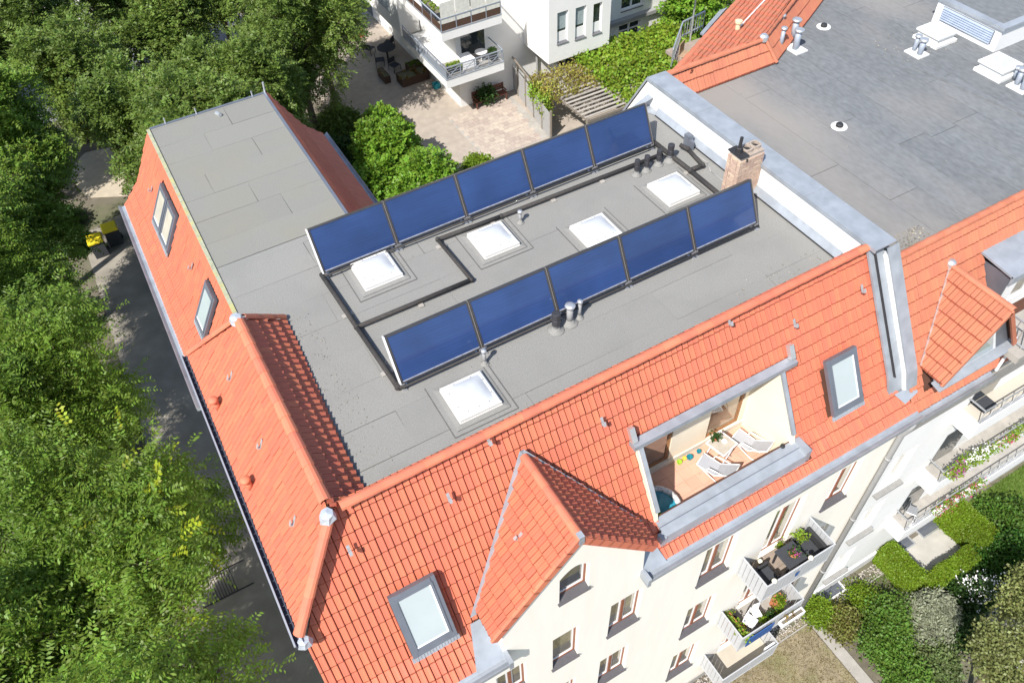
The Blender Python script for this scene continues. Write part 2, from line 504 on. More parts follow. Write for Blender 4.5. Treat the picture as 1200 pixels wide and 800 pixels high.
def finish_tiles(roof, acc, m_stuff, m_single, nmax=300, hidden=None):
    org = ORG[roof.name]
    lst = []
    for t in acc['full']:
        c = t[0] + t[1] * (t[4] / 2) + t[2] * (t[5] / 2)
        d = c - CAMP
        px = cam_px(c)
        size = t[4] * t[5] * abs(d.normalized().dot(t[3])) / d.length_squared
        if not (2 < px[0] < 1198 and 2 < px[1] < 798) or d.dot(t[3]) > 0: size = 0
        lst.append((size, t))
    lst.sort(key=lambda a: -a[0])
    cache = {}
    for size, (p, U, V, N, w, L, rel) in lst[:nmax]:
        key = (w, L, rel)
        if key not in cache:
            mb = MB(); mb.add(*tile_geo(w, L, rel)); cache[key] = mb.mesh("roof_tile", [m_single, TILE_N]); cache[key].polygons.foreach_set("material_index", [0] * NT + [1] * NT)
        o = bpy.data.objects.new("roof_tile", cache[key]); COL.objects.link(o); o.parent = roof
        M = Matrix.Identity(4)
        for r in range(3): M[r][0] = U[r]; M[r][1] = V[r]; M[r][2] = N[r]
        M.translation = (p - org) * K
        o.matrix_local = M
        ORG[o.name] = org
    mb = MB(); mi = []
    for size, (p, U, V, N, w, L, rel) in lst[nmax:]:
        tv, tf = tile_geo(w, L, rel)
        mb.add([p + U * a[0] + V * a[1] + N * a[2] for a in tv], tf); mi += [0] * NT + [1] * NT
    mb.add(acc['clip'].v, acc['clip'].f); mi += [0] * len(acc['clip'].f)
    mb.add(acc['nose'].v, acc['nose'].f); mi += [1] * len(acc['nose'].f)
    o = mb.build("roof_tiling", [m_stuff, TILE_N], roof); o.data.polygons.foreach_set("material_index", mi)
    o["kind"] = "stuff"
    return o

def ridge(parent, p0, p1, r, up=(0, 0, 1), seg=0.36, m=None, name="ridge_tile", rev=False):
    p0 = Vector(p0); p1 = Vector(p1)
    if rev: p0, p1 = p1, p0
    L = (p1 - p0).length; n = max(1, round(L / seg)); d = (p1 - p0) / n
    for i in range(n):
        mb = MB()
        a = p0 + d * i; b = p0 + d * (i + 1.12 if i < n - 1 else i + 1)
        mb.half_round(a, b, r * 1.05, r * 0.93, up)
        mb.build(name, m or RIDGE, parent, smooth=False)
# ------------------------------------------------------------------ the apartment house with the solar roof
ZR = 13.41                                     # flat roof level
S60, C60 = math.sin(rad(60)), math.cos(rad(60))
HOUSE = thing("apartment_building", "cream apartment house with orange tiled mansard and flat grey roof carrying solar collectors", "apartment building", (-0.8, 5.0, 0))
acc = {'full': [], 'clip': MB(), 'nose': MB()}
RIDGE_Y, RIDGE_Z = 6.85, 14.05
KINK_Y, KINK_Z = 5.37, 11.20
EAVE_Y, EAVE_Z = 4.79, 10.65
U = Vector((1, 0, 0)); VF = Vector((0, C60, S60)); NF = U.cross(VF)
FL = (RIDGE_Z - KINK_Z) / S60                  # length of the steep front slope
def fz(y): return RIDGE_Z - (RIDGE_Y - y) * math.tan(rad(60))
def fp(x, y, n=0.0): return Vector((x, y, fz(y))) + NF * n
def fv(y): return (y - KINK_Y) / C60
O1 = Vector((0, KINK_Y, KINK_Z))
CORN = (-0.87, 5.99)                           # foot of the front left hip on the front slope
roof_deck = MB()
# windows and openings as (u,v) on the steep slope
def uvrect(x0, y0, x1, y1): return [(x0, fv(y0)), (x1, fv(y0)), (x1, fv(y1)), (x0, fv(y1))]
VEL1 = (0.55, 5.30, 1.375, 5.95); VEL2 = (9.97, 5.32, 10.78, 5.955)
TER = (5.66, 4.98, 8.97, 6.14)
DRM = [(3.48, fv(6.55)), (1.80, fv(5.37) - 0.02), (5.16, fv(5.37) - 0.02)]
outerF = [(-0.87, 0), (11.74, 0), (11.58, FL - 0.02), (0.30, FL - 0.02), (CORN[0], fv(CORN[1]))]
holesF = [uvrect(*VEL1), uvrect(*VEL2), uvrect(TER[0], 5.3, TER[2], TER[3]), DRM]
slope(acc, O1, U, VF, outerF, holesF, u0=0.03)
deck(roof_deck, O1, U, VF, [(-0.87, 0), (5.66, 0), (5.66, FL - 0.02), (0.30, FL - 0.02), (CORN[0], fv(CORN[1]))])
deck(roof_deck, O1, U, VF, [(5.66, fv(6.14)), (8.97, fv(6.14)), (8.97, FL - 0.02), (5.66, FL - 0.02)])
deck(roof_deck, O1, U, VF, [(8.97, 0), (11.74, 0), (11.58, FL - 0.02), (8.97, FL - 0.02)])
# flatter eave course (sprocket) of the front
SA = math.atan2(KINK_Z - EAVE_Z, KINK_Y - EAVE_Y)
VS = Vector((0, math.cos(SA), math.sin(SA))); SL = math.hypot(KINK_Y - EAVE_Y, KINK_Z - EAVE_Z)
O2 = Vector((0, EAVE_Y, EAVE_Z))
hsp = [[(1.80, SL + 0.3), (1.55, -0.1), (5.42, -0.1), (5.16, SL + 0.3)], [(5.66, 0.27), (9.28, 0.27), (9.28, 0.42), (8.97, SL + 0.2), (5.66, SL + 0.2)]]
slope(acc, O2, U, VS, [(-0.87, 0), (12.24, 0), (11.74, SL), (-0.87, SL)], hsp, u0=0.03, v0=SL - 3 * TL)
deck(roof_deck, O2, U, VS, [(-0.87, 0), (1.95, 0), (1.95, SL), (-0.87, SL)], -0.02); deck(roof_deck, O2, U, VS, [(5.02, 0), (12.24, 0), (11.74, SL), (5.02, SL)], -0.02)

# front-left roof: two 50 degree slopes with a ridge along y, hips at both ends
RA, RB = Vector((0.285, 6.90, 14.12)), Vector((0.27, 11.30, 14.32))
EA, EB = Vector((-0.87, 5.97, 12.62)), Vector((-0.85, 12.42, 12.86))
def plane_uv(O, Uv, Vv, P):
    Uv = Vector(Uv).normalized(); Vv = Vector(Vv); Vv = (Vv - Uv * Vv.dot(Uv)).normalized()
    d = Vector(P) - Vector(O); return (d.dot(Uv), d.dot(Vv))
UL = (EA - EB).normalized()
VL = (RA - EA)
pl = [plane_uv(EB, UL, VL, p) for p in (EB, EA, RA, RB)]
slope(acc, EB, UL, VL, pl, u0=0.05, v0=-0.03, rel=0.75)
deck(roof_deck, EB, UL, VL, pl)
BR, BF = Vector((1.09, 11.75, ZR)), Vector((0.87, 7.0, ZR))
UR = (RB - RA).normalized()
VR = (RB - BR)
prr = [plane_uv(BF, UR, VR, p) for p in (BF, BR, RB, RA)]
slope(acc, BF, UR, VR, prr, u0=0.02, v0=-0.02, w=0.150, L=0.27, rel=2.1)
deck(roof_deck, BF, UR, VR, prr)
roof_deck.poly([RB, Vector((-0.85, 12.42, 12.86)), Vector((0.28, 11.9, 13.3)), BR])
# dormer gable slopes
GX, GY0, GY1, GZ = 3.48, 4.73, 6.55, 13.50
GW, GD = 1.65, 1.97
for sgn in (-1, 1):
    Ud = Vector((0, -1, 0)) if sgn < 0 else Vector((0, 1, 0))
    foot_b = Vector((GX + sgn * GW, 5.40, GZ - GD)); foot_f = Vector((GX + sgn * GW, GY0, GZ - GD))
    rf, rb = Vector((GX, GY0, GZ)), Vector((GX, GY1, GZ))
    O_ = foot_b if sgn < 0 else foot_f
    V_ = rf - foot_f
    pp = [plane_uv(O_, Ud, V_, p) for p in (foot_b, foot_f, rf, rb)]
    slope(acc, O_, Ud, V_, pp, u0=0.0, v0=0.0, w=0.108, L=0.26, lift=0.03, rel=1.0 if sgn < 0 else 1.8)
    deck(roof_deck, O_, Ud, V_, pp, 0.0)
# rear wing: steep left slope with sprocket, right slope in shade
WY0, WY1 = 11.9, 19.92
def wing(x_top, dirx, kx, kz, ex, ez, y0, y1, holes=()):
    top = Vector((x_top, y1, ZR - 0.02)); kk = Vector((kx, y1, kz)); ee = Vector((ex, y1, ez))
    Uw = Vector((0, -1, 0)) if dirx < 0 else Vector((0, 1, 0))
    y_o = y1 if dirx < 0 else y0
    Lw = y1 - y0
    O_ = Vector((kx, y_o, kz)); V_ = Vector((x_top - kx, 0, ZR - 0.02 - kz)); vl = V_.length
    slope(acc, O_, Uw, V_, [(0, 0), (Lw, 0), (Lw, vl), (0, vl)], holes, rel=0.75 if dirx < 0 else 1.8)
    deck(roof_deck, O_, Uw, V_, [(0, 0), (Lw, 0), (Lw, vl), (0, vl)])
    O_ = Vector((ex, y_o, ez)); V2 = Vector((kx - ex, 0, kz - ez)); v2 = V2.length
    slope(acc, O_, Uw, V2, [(0, 0), (Lw, 0), (Lw, v2), (0, v2)], v0=v2 - 4 * TL)
    deck(roof_deck, O_, Uw, V2, [(0, 0), (Lw, 0), (Lw, v2), (0, v2)])
    return O_, V_
wv = lambda z: (z - 12.15) / S60
def wrect(y0, y1, z0, z1): return [(WY1 - y1, wv(z0)), (WY1 - y0, wv(z0)), (WY1 - y0, wv(z1)), (WY1 - y1, wv(z1))]
# roof windows on the wing (y0,y1,z0,z1)
RW = [(16.52, 17.22, 12.20, 13.10), (17.28, 17.98, 12.20, 13.10), (13.33, 14.03, 12.20, 13.12)]
wing(0.27, -1, -0.455, 12.15, -1.0, 11.58, WY0, WY1, [wrect(a - .06, b + .06, c - .06, d + .05) for a, b, c, d in RW])
wing(3.36, 1, 4.03, 12.2, 4.62, 11.62, 13.4, 20.05)
# valley-side little strips on rear slope of the main block (rear mansard)
slope(acc, Vector((11.5, 14.45, 12.45)), Vector((-1, 0, 0)), Vector((0, -0.55, 0.95)), [(0, 0), (8.0, 0), (8.0, 1.08), (0, 1.08)])
deck(roof_deck, Vector((11.5, 14.45, 12.45)), Vector((-1, 0, 0)), Vector((0, -0.55, 0.95)), [(0, 0), (8.0, 0), (8.0, 1.08), (0, 1.08)])
ROOF = roof_deck.build("roof", UNDER, HOUSE)
finish_tiles(ROOF, acc, TILE, TILE1, 300)

# ridge and hip tiles
ridge(ROOF, (0.45, RIDGE_Y + 0.02, RIDGE_Z + 0.02), (11.58, RIDGE_Y + 0.02, RIDGE_Z + 0.02), 0.088)
ridge(ROOF, RA + Vector((0, 0.12, 0.0)), RB + Vector((0, -0.05, 0)), 0.10)
ridge(ROOF, Vector((0.25, 6.80, 14.08)), EA + Vector((-0.01, 0.02, 0.05)), 0.095, rev=True)
ridge(ROOF, RB + Vector((-0.08, 0.08, -0.08)), EB + Vector((0.03, 0, 0.05)), 0.075, rev=True)
ridge(ROOF, RB + Vector((0.10, 0.05, -0.05)), BR + Vector((0, 0.02, 0.05)), 0.075, rev=True)
ridge(ROOF, (GX, GY0 - 0.02, GZ + 0.05), (GX, GY1 - 0.06, GZ + 0.05), 0.085, rev=False)
# verge boards of the gable: orange verge tiles along both slopes
for sgn in (-1, 1):
    a = Vector((GX + sgn * GW, GY0 + 0.03, GZ - GD + 0.02)); b = Vector((GX, GY0 + 0.03, GZ + 0.02))
    n = 8
    for i in range(n):
        mb = MB(); p = a.lerp(b, i / n); q = a.lerp(b, (i + 1.06) / n)
        mb.beam(p, q, 0.07, 0.15, up=(0, 1, 0)) if False else mb.beam(p + Vector((0, 0, -0.02)), q + Vector((0, 0, -0.02)), 0.06, 0.15)
        mb.build("verge_tile", RIDGE, ROOF)
mb = MB(); mb.box(GX - 0.05, GY0 - 0.02, GZ - 0.08, GX + 0.05, GY0 + 0.10, GZ + 0.13); mb.build("gable_cap", ZINC, ROOF)

# metal caps where the ridges meet
def fold_cap(c, r, h, seed):
    """hand-folded sheet metal cap where ridges meet"""
    q = random.Random(seed); n = 7; c = Vector(c)
    ring = [c + Vector((r * q.uniform(.85, 1.15) * math.cos(2 * PI * k / n), r * q.uniform(.85, 1.15) * math.sin(2 * PI * k / n), -h * q.uniform(.9, 1.3))) for k in range(n)]
    mid = [c + Vector((r * .72 * math.cos(2 * PI * k / n + .2), r * .72 * math.sin(2 * PI * k / n + .2), h * q.uniform(.0, .25))) for k in range(n)]
    top = c + Vector((q.uniform(-.02, .02), q.uniform(-.02, .02), h * .38))
    mb = MB(); mb.add(ring + mid + [top], [(k, (k + 1) % n, n + (k + 1) % n, n + k) for k in range(n)] + [(n + k, n + (k + 1) % n, 2 * n) for k in range(n)])
    return mb.build("ridge_cap", CAPM, ROOF)
CAPM = mat("cap_metal", (0.47, 0.51, 0.56), 0.5, 0.12, 14, 0.3, 30, metal=0.3, spec=0.5)
fold_cap((0.22, 6.80, 14.16), 0.15, 0.10, 1)
fold_cap((0.24, 11.30, 14.38), 0.15, 0.09, 4)
fold_cap((-0.86, 5.90, 12.60), 0.13, 0.09, 6)

# valley flashings of the gable dormer
def strip_on_front(pts, off, nm="valley_flashing", m=ZINC):
    mb = MB(); mb.prism([fp(p[0], p[1], off) for p in pts], -NF * 0.012); return mb.build(nm, m, ROOF)
strip_on_front([(3.44, 6.60), (3.52, 6.60), (1.90, 5.37), (1.68, 5.37)], 0.055)
strip_on_front([(3.44, 6.60), (3.52, 6.60), (5.27, 5.37), (5.08, 5.37)], 0.055)
NS = U.cross(VS)
def sp(x, v, n=0.0): return O2 + U * x + VS * v + NS * n
for quad in ([(1.90, SL), (1.66, SL), (1.42, -0.03), (2.05, -0.03)], [(5.08, SL), (5.30, SL), (5.50, -0.03), (4.95, -0.03)]):
    mb = MB(); mb.prism([sp(a, b, 0.055) for a, b in quad], NS * -0.012); mb.build("valley_flashing", ZINC, ROOF)

# gutters: folded metal trough seen from above (inner slope, floor, outer lip)
def trough(p0, p1, out, w, nm="gutter", h=0.10, m=ZINC, apron=0.10):
    p0 = Vector(p0); p1 = Vector(p1); out = Vector(out)
    prof = [(-apron, 0.05), (0.0, 0.0), (w * 0.35, -h * 0.55), (w * 0.62, -h * 0.55), (w * 0.9, -0.01), (w, 0.0), (w, -h * 1.1), (w * 0.3, -h * 1.3), (0.0, -h * 1.3)]
    a = [p0 + out * q[0] + Vector((0, 0, q[1])) for q in prof]; b = [p1 + out * q[0] + Vector((0, 0, q[1])) for q in prof]
    n = len(prof); mb = MB()
    mb.add(a + b, [(i, i + 1, n + i + 1, n + i) for i in range(n - 1)] + [tuple(range(n)), tuple(range(2 * n - 1, n - 1, -1))])
    return mb.build(nm, m, HOUSE)
trough((-0.95, EAVE_Y + 0.02, EAVE_Z - 0.0), (1.98, EAVE_Y + 0.02, EAVE_Z - 0.0), (0, -1, 0), 0.24)
trough((5.02, EAVE_Y + 0.02, EAVE_Z - 0.0), (12.2, EAVE_Y + 0.02, EAVE_Z - 0.0), (0, -1, 0), 0.24)
trough((-0.99, 19.98, 11.57), (-0.99, 12.2, 11.57), (-1, 0, 0), 0.20)
trough((-0.86, 12.5, 12.84), (-0.88, 5.86, 12.60), (-1, 0, 0), 0.12, m=mat('shade_painted_zinc', (0.07, 0.075, 0.10), 0.5, 0.2, 4, metal=0.3), apron=0.02)  # near-black colour paints in the shade inside this gutter
mb = MB(); mb.beam((-0.985, 12.5, 12.85), (-1.005, 5.86, 12.61), 0.03, 0.03); mb.build('gutter_lip', ALU, HOUSE)
trough((4.63, 13.6, 11.60), (4.63, 20.1, 11.60), (1, 0, 0), 0.16)
# snow-guard grid in the upper left gutter
mb = MB()
for i in range(40):
    y = 12.35 - i * 0.16; z = 12.84 - 0.24 * i / 40
    mb.beam((-0.90, y, z - 0.03), (-0.99, y, z - 0.02), 0.012, 0.012)
mb.beam((-0.90, 12.45, 12.84), (-0.92, 5.95, 12.60), 0.012, 0.02)
mb.build("snow_guard", mat("dark_steel", (0.10, 0.105, 0.13), 0.6, metal=0.3), HOUSE)

# ------------------------------------------------------------------ walls
FY = 4.80
SW = 0.96          # facade distances re-measured on the plane y = 4.8
def onwall(w): return (w[0] * SW, CAMZ - (CAMZ - w[1]) * SW, w[2] * SW, CAMZ - (CAMZ - w[3]) * SW)
WIN = {  # name: (x0, z0, x1, z1, panes, wall plane)
}
def window(x0, z0, x1, z1, y, panes=2, frame=WOODB, glass=GLASS, sill=SLATE, nm="window", rec=0.11, arch=0.0, parent=None, inner=WHITEP):
    parent = parent or HOUSE
    ft = 0.045
    mb = MB(); yy = y + rec
    fr = [rect(x0, z0, x1, z1)]
    top = z1
    zc = z0 + 0.07
    mb.box(x0, yy, zc, x0 + ft, yy + 0.05, top); mb.box(x1 - ft, yy, zc, x1, yy + 0.05, top)
    mb.box(x0 + ft, yy, zc, x1 - ft, yy + 0.05, zc + ft)
    if not arch: mb.box(x0 + ft, yy, top - ft, x1 - ft, yy + 0.05, top)
    pw = (x1 - x0) / panes
    for i in range(1, panes): mb.box(x0 + pw * i - 0.032, yy - 0.012, zc + ft, x0 + pw * i + 0.032, yy + 0.05, top - ft)
    w = mb.build(nm, frame, parent)
    for i in range(panes):
        a = x0 + pw * i + 0.05; b = x0 + pw * (i + 1) - 0.05
        p = MB(); p.box(a, yy + 0.03, zc + ft, b, yy + 0.045, top - (0 if arch else ft)); p.build("pane", glass, w)
        s = MB()
        s.box(a - 0.012, yy + 0.012, zc + ft, a + 0.02, yy + 0.03, top - ft); s.box(b - 0.02, yy + 0.012, zc + ft, b + 0.012, yy + 0.03, top - ft)
        s.box(a + 0.02, yy + 0.012, zc + ft, b - 0.02, yy + 0.03, zc + ft + 0.03)
        s.build("sash", inner, w)
    if sill:
        s = MB()
        s.prism([(x0 - 0.03, y - 0.05, z0 - 0.01), (x0 - 0.03, y - 0.05, z0 + 0.015), (x0 - 0.03, yy + 0.02, zc), (x0 - 0.03, yy + 0.02, z0 - 0.01)], (x1 - x0 + 0.06, 0, 0))
        s.build("sill", sill, w)
    return w
fw = [(6.97, 7.33, 7.86, 9.12), (6.97, 4.23, 7.86, 6.02), (6.97, 1.08, 7.86, 2.92), (10.72, 7.34, 11.53, 9.12), (10.72, 4.23, 11.53, 6.02), (10.72, 1.10, 11.53, 2.92),
      (0.75, 7.40, 1.15, 9.0)]
gw = [(4.52, 7.60, 5.32, 9.22), (3.14, 7.62, 3.76, 9.25), (4.42, 4.60, 5.22, 6.25), (3.14, 4.60, 3.76, 6.25), (4.42, 1.5, 5.22, 3.1), (3.14, 1.5, 3.76, 3.1)]
doors = [(8.95, 6.62, 9.85, 8.95), (8.95, 3.52, 9.85, 5.85), (8.95, 0.42, 9.85, 2.75)]
lw = [(1.86, 7.55, 2.52, 9.02), (0.6, 7.55, 1.2, 9.02), (1.86, 4.45, 2.52, 5.95)]
GWY = FY; fw = [onwall(w) for w in fw]; gw = [onwall(w) for w in gw]; doors = [onwall(w) for w in doors]; lw = [onwall(w) for w in lw]; GLX, GRX = 2.02, 4.96                          # gable wall edges below the eaves
# facade right of the gable and left of it
fm = MB()
# wall under the left eaves and the rest of the hull
fm.prism([(-0.72, FY + 0.16, 0), (-0.72, 12.4, 0), (-0.72, 12.4, 12.5), (-0.72, 6.15, 12.35), (-0.72, 5.3, 10.75), (-0.72, FY + 0.16, 10.5)], (0.12, 0, 0)); fm.box(-0.78, 12.4, 0, -0.6, 19.9, 11.55)
fm.box(-0.6, 19.75, 0, 4.3, 19.9, 11.6); fm.poly([(-0.75, 19.91, 11.55), (4.3, 19.91, 11.55), (3.34, 19.91, ZR - 0.05), (0.3, 19.91, ZR - 0.05)])
fm.box(4.15, 14.3, 0, 4.3, 19.75, 11.6); fm.box(4.3, 14.3, 0, 12.0, 14.42, 12.4)
fm.build("side_wall", CREAM, HOUSE)
# gable wall, 10 cm in front
def arch_pts(x0, z0, x1, zs, zt, n=8):
    pts = [(x0, z0), (x1, z0), (x1, zs)]
    for i in range(1, n + 1):
        t = i / n; x = x1 + (x0 - x1) * t
        pts.append((x, zs + (zt - zs) * math.sin(math.acos(2 * abs(t - 0.0) - 1)) if False else zs + (zt - zs) * math.sin(PI * t) if i < n else zs))
    return pts
A0, A1 = onwall((3.27, 10.83, 3.90, 11.80)), onwall((3.27, 10.83, 3.90, 12.02)); AR = arch_pts(A0[0], A0[1], A0[2], A0[3], A1[3])
gx = lambda z: (GZ - 0.13 - z) * GW / GD
gm = wall_poly([(-0.72, 0), (12.12, 0), (12.12, 10.52), (5.0, 10.52), (GX + gx(11.62), 11.62), (GX, GZ - 0.13), (GX - gx(11.62), 11.62), (1.98, 10.52), (-0.72, 10.52)], [rect(*w) for w in gw + fw[:6] + lw + doors] + [AR], FY, FY + 0.16)
gm.build("facade", CREAM, HOUSE)
for w in fw[:6]: window(*w, FY, 2)
for w in lw: window(*w, FY, 2)
for i, w in enumerate(gw): window(*w, GWY, 2 if i % 2 == 0 else 1)
wa = window(A0[0], A0[1], A0[2], A1[3] - .03, GWY, 1, arch=0.2, glass=GLASS_D)
for d in doors:
    w = window(d[0], d[1] - 0.06, d[2], d[3], FY, 2, nm="balcony_door", sill=None)
# base plinth and downpipe
mb = MB(); mb.box(-0.75, FY - 0.03, 0, GLX, FY - 0.002, 0.35); mb.box(GRX, FY - 0.03, 0, 12.1, FY - 0.002, 0.35); mb.build("plinth", CONC, HOUSE)
mb = MB(); mb.tube([(11.95, 4.62, 10.55), (11.95, 4.64, 10.3), (11.97, 4.72, 10.0), (11.97, 4.72, 0.1)], 0.072, 8)
for z in (9.0, 6.2, 3.2): mb.tube([(11.97, 4.72, z), (11.97, 4.72, z + 0.06)], 0.085, 8)
mb.build("downpipe", PIPE_G, HOUSE, smooth=True)
# fascia below the left gutter end at the gable
mb = MB(); mb.box(1.98, 4.55, 10.47, 2.06, 4.82, 10.74); mb.build("gutter_end", ZINC, HOUSE); mb = MB(); mb.box(4.94, 4.55, 10.47, 5.02, 4.82, 10.74); mb.build("gutter_end", ZINC, HOUSE)

# ------------------------------------------------------------------ flat roof: overlapping strips of roofing felt
mb = MB()
mb.prism([(0.30, 6.85, ZR - 0.3), (11.55, 6.85, ZR - 0.3), (11.55, 13.95, ZR - 0.3), (0.30, 13.95, ZR - 0.3)], (0, 0, 0.28))
mb.prism([(0.28, 13.953, ZR - 0.3), (3.38, 13.953, ZR - 0.3), (3.36, 20.0, ZR - 0.3), (0.28, 19.92, ZR - 0.3)], (0, 0, 0.28))
FLAT = mb.build("flat_roof", SEAM, HOUSE)
def felt(x0, y0, x1, y1, m, z=ZR, parent=None, org=None):
    mb = MB(); g = 0.0026
    dz = rnd.uniform(-0.004, 0.0)
    q = [(x0 + g, y0 + g), (x1 - g, y0 + g), (x1 - g, y1 - g), (x0 + g, y1 - g)]
    mb.prism([(a + rnd.uniform(-.006, .006), b + rnd.uniform(-.006, .006), z - 0.012) for a, b in q], (0, 0, 0.012 + dz))
    o = mb.build("felt_sheet", m, parent or FLAT)
    return o
y = 6.86; row = 0
while y < 13.9:
    h = min(0.86, 13.94 - y)
    xs = [0.30 if y < 12.4 else 3.37] if False else [0.31]
    x = 0.31 + (1.7 if row % 2 else 3.9) + rnd.uniform(-.3, .3)
    cuts = [0.31]
    while x < 11.3: cuts.append(x); x += 5.6 + rnd.uniform(-.1, .1)
    cuts.append(11.53)
    for a, b in zip(cuts, cuts[1:]): felt(a, y, b, y + h, FELT)
    y += h; row += 1
y = 13.96; row = 0
while y < 19.85:
    h = min(0.84, 19.95 - y)
    c = [1.35, 2.35, 1.9, 0.95, 2.5, 1.6, 2.1][row % 7] + rnd.uniform(-.15, .15)
    felt(0.30, y, c, y + h, FELT_W); felt(c, y, 3.36, y + h, FELT_W)
    y += h; row += 1
# edge trims: light metal drip edge on the wing, mossy on the left
MOSSY = mat("mossy_edge", (0.33, 0.34, 0.24), 0.9, 0.25, 10, tint=(0.42, 0.40, 0.16), tamt=0.8, tscale=4)
mb = MB(); mb.box(0.245, 11.95, ZR - 0.05, 0.33, 19.93, ZR + 0.025); mb.build("roof_edge_trim", MOSSY, HOUSE)
mb = MB(); mb.box(3.33, 14.0, ZR - 0.06, 3.40, 20.0, ZR + 0.025); mb.box(0.33, 19.92, ZR - 0.06, 3.33, 19.99, ZR + 0.02); mb.build("roof_edge_trim", ZINC_D, HOUSE)
mb = MB()
for x in (0.75, 1.55, 3.05):
    mb.tube([(x, 19.97, ZR), (x, 19.97, ZR + 0.16)], 0.02, 6)
mb.tube([(2.0, 19.7, ZR + 0.02), (2.05, 19.5, ZR + 0.05)], 0.05, 6)
mb.tube([(3.4, 20.0, ZR), (3.42, 20.0, ZR + 0.28)], 0.03, 6)
mb.build("lightning_rod_stub", ALU, HOUSE)
# ------------------------------------------------------------------ roof windows
def roof_window(o, U_, V_, w, h, glass, fr=0.09, tall=0.07, nm="roof_window", open_gap=False):
    """o lower-left corner on the slope"""
    U_ = Vector(U_).normalized(); V_ = Vector(V_).normalized(); N_ = U_.cross(V_)
    mb = MB(); o = Vector(o)
    f = lambda u0, v0, n0, u1, v1, n1: mb.frame_box(o, U_, V_, N_, u0, v0, n0, u1, v1, n1)
    f(0, 0, -0.02, fr, h, tall); f(w - fr, 0, -0.02, w, h, tall); f(fr, h - fr, -0.02, w - fr, h, tall + 0.015); f(fr, 0, -0.02, w - fr, fr * 1.3, tall - 0.005)
    r = mb.build(nm, ZINC_D, HOUSE)
    mb = MB(); i0 = fr + 0.004; t2 = tall + 0.02
    f(i0 - 0.02, fr * 1.3, 0, i0 + 0.02, h - fr, t2); f(w - i0 - 0.02, fr * 1.3, 0, w - i0 + 0.02, h - fr, t2)
    f(i0 + 0.02, h - fr - 0.04, 0, w - i0 - 0.02, h - fr, t2); f(i0 + 0.02, fr * 1.3, 0, w - i0 - 0.02, fr * 1.3 + 0.04, t2 - 0.012)
    mb.build("sash", ZINC_D, r)
    mb = MB(); f(i0 + 0.02, fr * 1.3 + 0.04, 0.0, w - i0 - 0.02, h - fr - 0.04, tall - 0.005); mb.build("pane", glass, r)
    mb = MB(); f(w - i0 - 0.045, fr * 1.3 + 0.04, tall - 0.002, w - i0 - 0.02, h - fr - 0.04, tall + 0.004); f(i0 + 0.02, fr * 1.3 + 0.04, tall - 0.002, w - i0 - 0.045, fr * 1.3 + 0.065, tall + 0.004)
    mb.build("inner_rim", WHITEP, r)
    # ribbed lead apron below
    mb = MB()
    n = 16
    for k in range(n):
        a = -0.03 + (w + 0.06) * k / n; b = -0.03 + (w + 0.06) * (k + 1) / n
        f(a, -0.10, 0.02, b - 0.006, 0.0, 0.045 + 0.008 * (k % 2))
    mb.build("apron", ZINC, r)
    return r
for (x0, y0, x1, y1) in (VEL1, VEL2):
    roof_window(fp(x0, y0, 0.03), U, VF, x1 - x0, (y1 - y0) / C60, GLASS_SKY)
VW = Vector((0.27 + 0.455, 0, ZR - 0.02 - 12.15)).normalized()
CURTAIN = mat("roof_window_blind", (0.55, 0.51, 0.43), 0.15, 0.15, 2, spec=0.8, coat=0.6)
for i, (a, b, z0, z1) in enumerate(RW):
    x0 = -0.455 + (z0 - 12.15) / math.tan(rad(60)) 
    roof_window(Vector((x0, b, z0)) + Vector((-S60, 0, C60)) * 0.03, (0, -1, 0), VW, b - a, (z1 - z0) / S60, CURTAIN if i < 2 else GLASS_SKY, fr=0.07, tall=0.06)

# ------------------------------------------------------------------ roof terrace cut into the front slope
TX0, TX1, TYB, TZF = 5.66, 8.97, 6.62, 10.30
ter = thing("roof_terrace", "sunny roof terrace recessed into the orange front slope with terracotta floor", "terrace", (TX0, 5.3, TZF))
mb = MB(); mb.box(TX0 - 0.1, 5.0, TZF - 0.15, TX1 + 0.1, TYB + 0.1, TZF - 0.022); slab = mb.build("floor", SEAM, ter)
nx, ny = 12, 5
for i in range(nx):
    for j in range(ny):
        mb = MB(); a = TX0 + (TX1 - TX0) * i / nx; b = TX0 + (TX1 - TX0) * (i + 1) / nx
        c = 5.3 + (TYB - 5.3) * j / ny; d = 5.3 + (TYB - 5.3) * (j + 1) / ny
        mb.box(a + .002, c + .002, TZF - 0.02, b - .002, d - .002, TZF + rnd.uniform(-.002, .002)); mb.build("floor_tile", TFLOOR, slab)
# side walls up to the slope
def cheek(x, t):
    pts = [(x, 5.28, TZF - 0.15), (x, TYB + 0.1, TZF - 0.15), (x, TYB + 0.1, 12.6), (x, 6.10, fz(6.10) - 0.03), (x, 5.37, fz(5.37) - 0.03), (x, 5.28, 11.05)]
    mb = MB(); mb.prism(pts, (t, 0, 0)); return mb.build("side_wall", CREAM_D, ter)
cheek(TX0, -0.08); cheek(TX1, 0.08)
door_t = [(6.02, TZF + 0.14, 6.98, 12.28), (7.95, TZF + 0.14, 8.86, 12.28)]
mb = wall_poly(rect(TX0, TZF - 0.1, TX1, 12.75), [rect(*d) for d in door_t], TYB, TYB + 0.12); mb.build("back_wall", CREAM_D, ter)
GLASS_T = mat("terrace_door_glass", (0.20, 0.14, 0.10), 0.04, 0.4, 1.3, spec=0.9, coat=0.6, tint=(0.36, 0.30, 0.22), tamt=0.7, tscale=1.0)
for d in door_t:
    window(d[0], d[1] - 0.06, d[2], d[3], TYB, 1, frame=WOODL, glass=GLASS_T, sill=None, nm="terrace_door", rec=0.03, parent=ter, inner=WOODL)
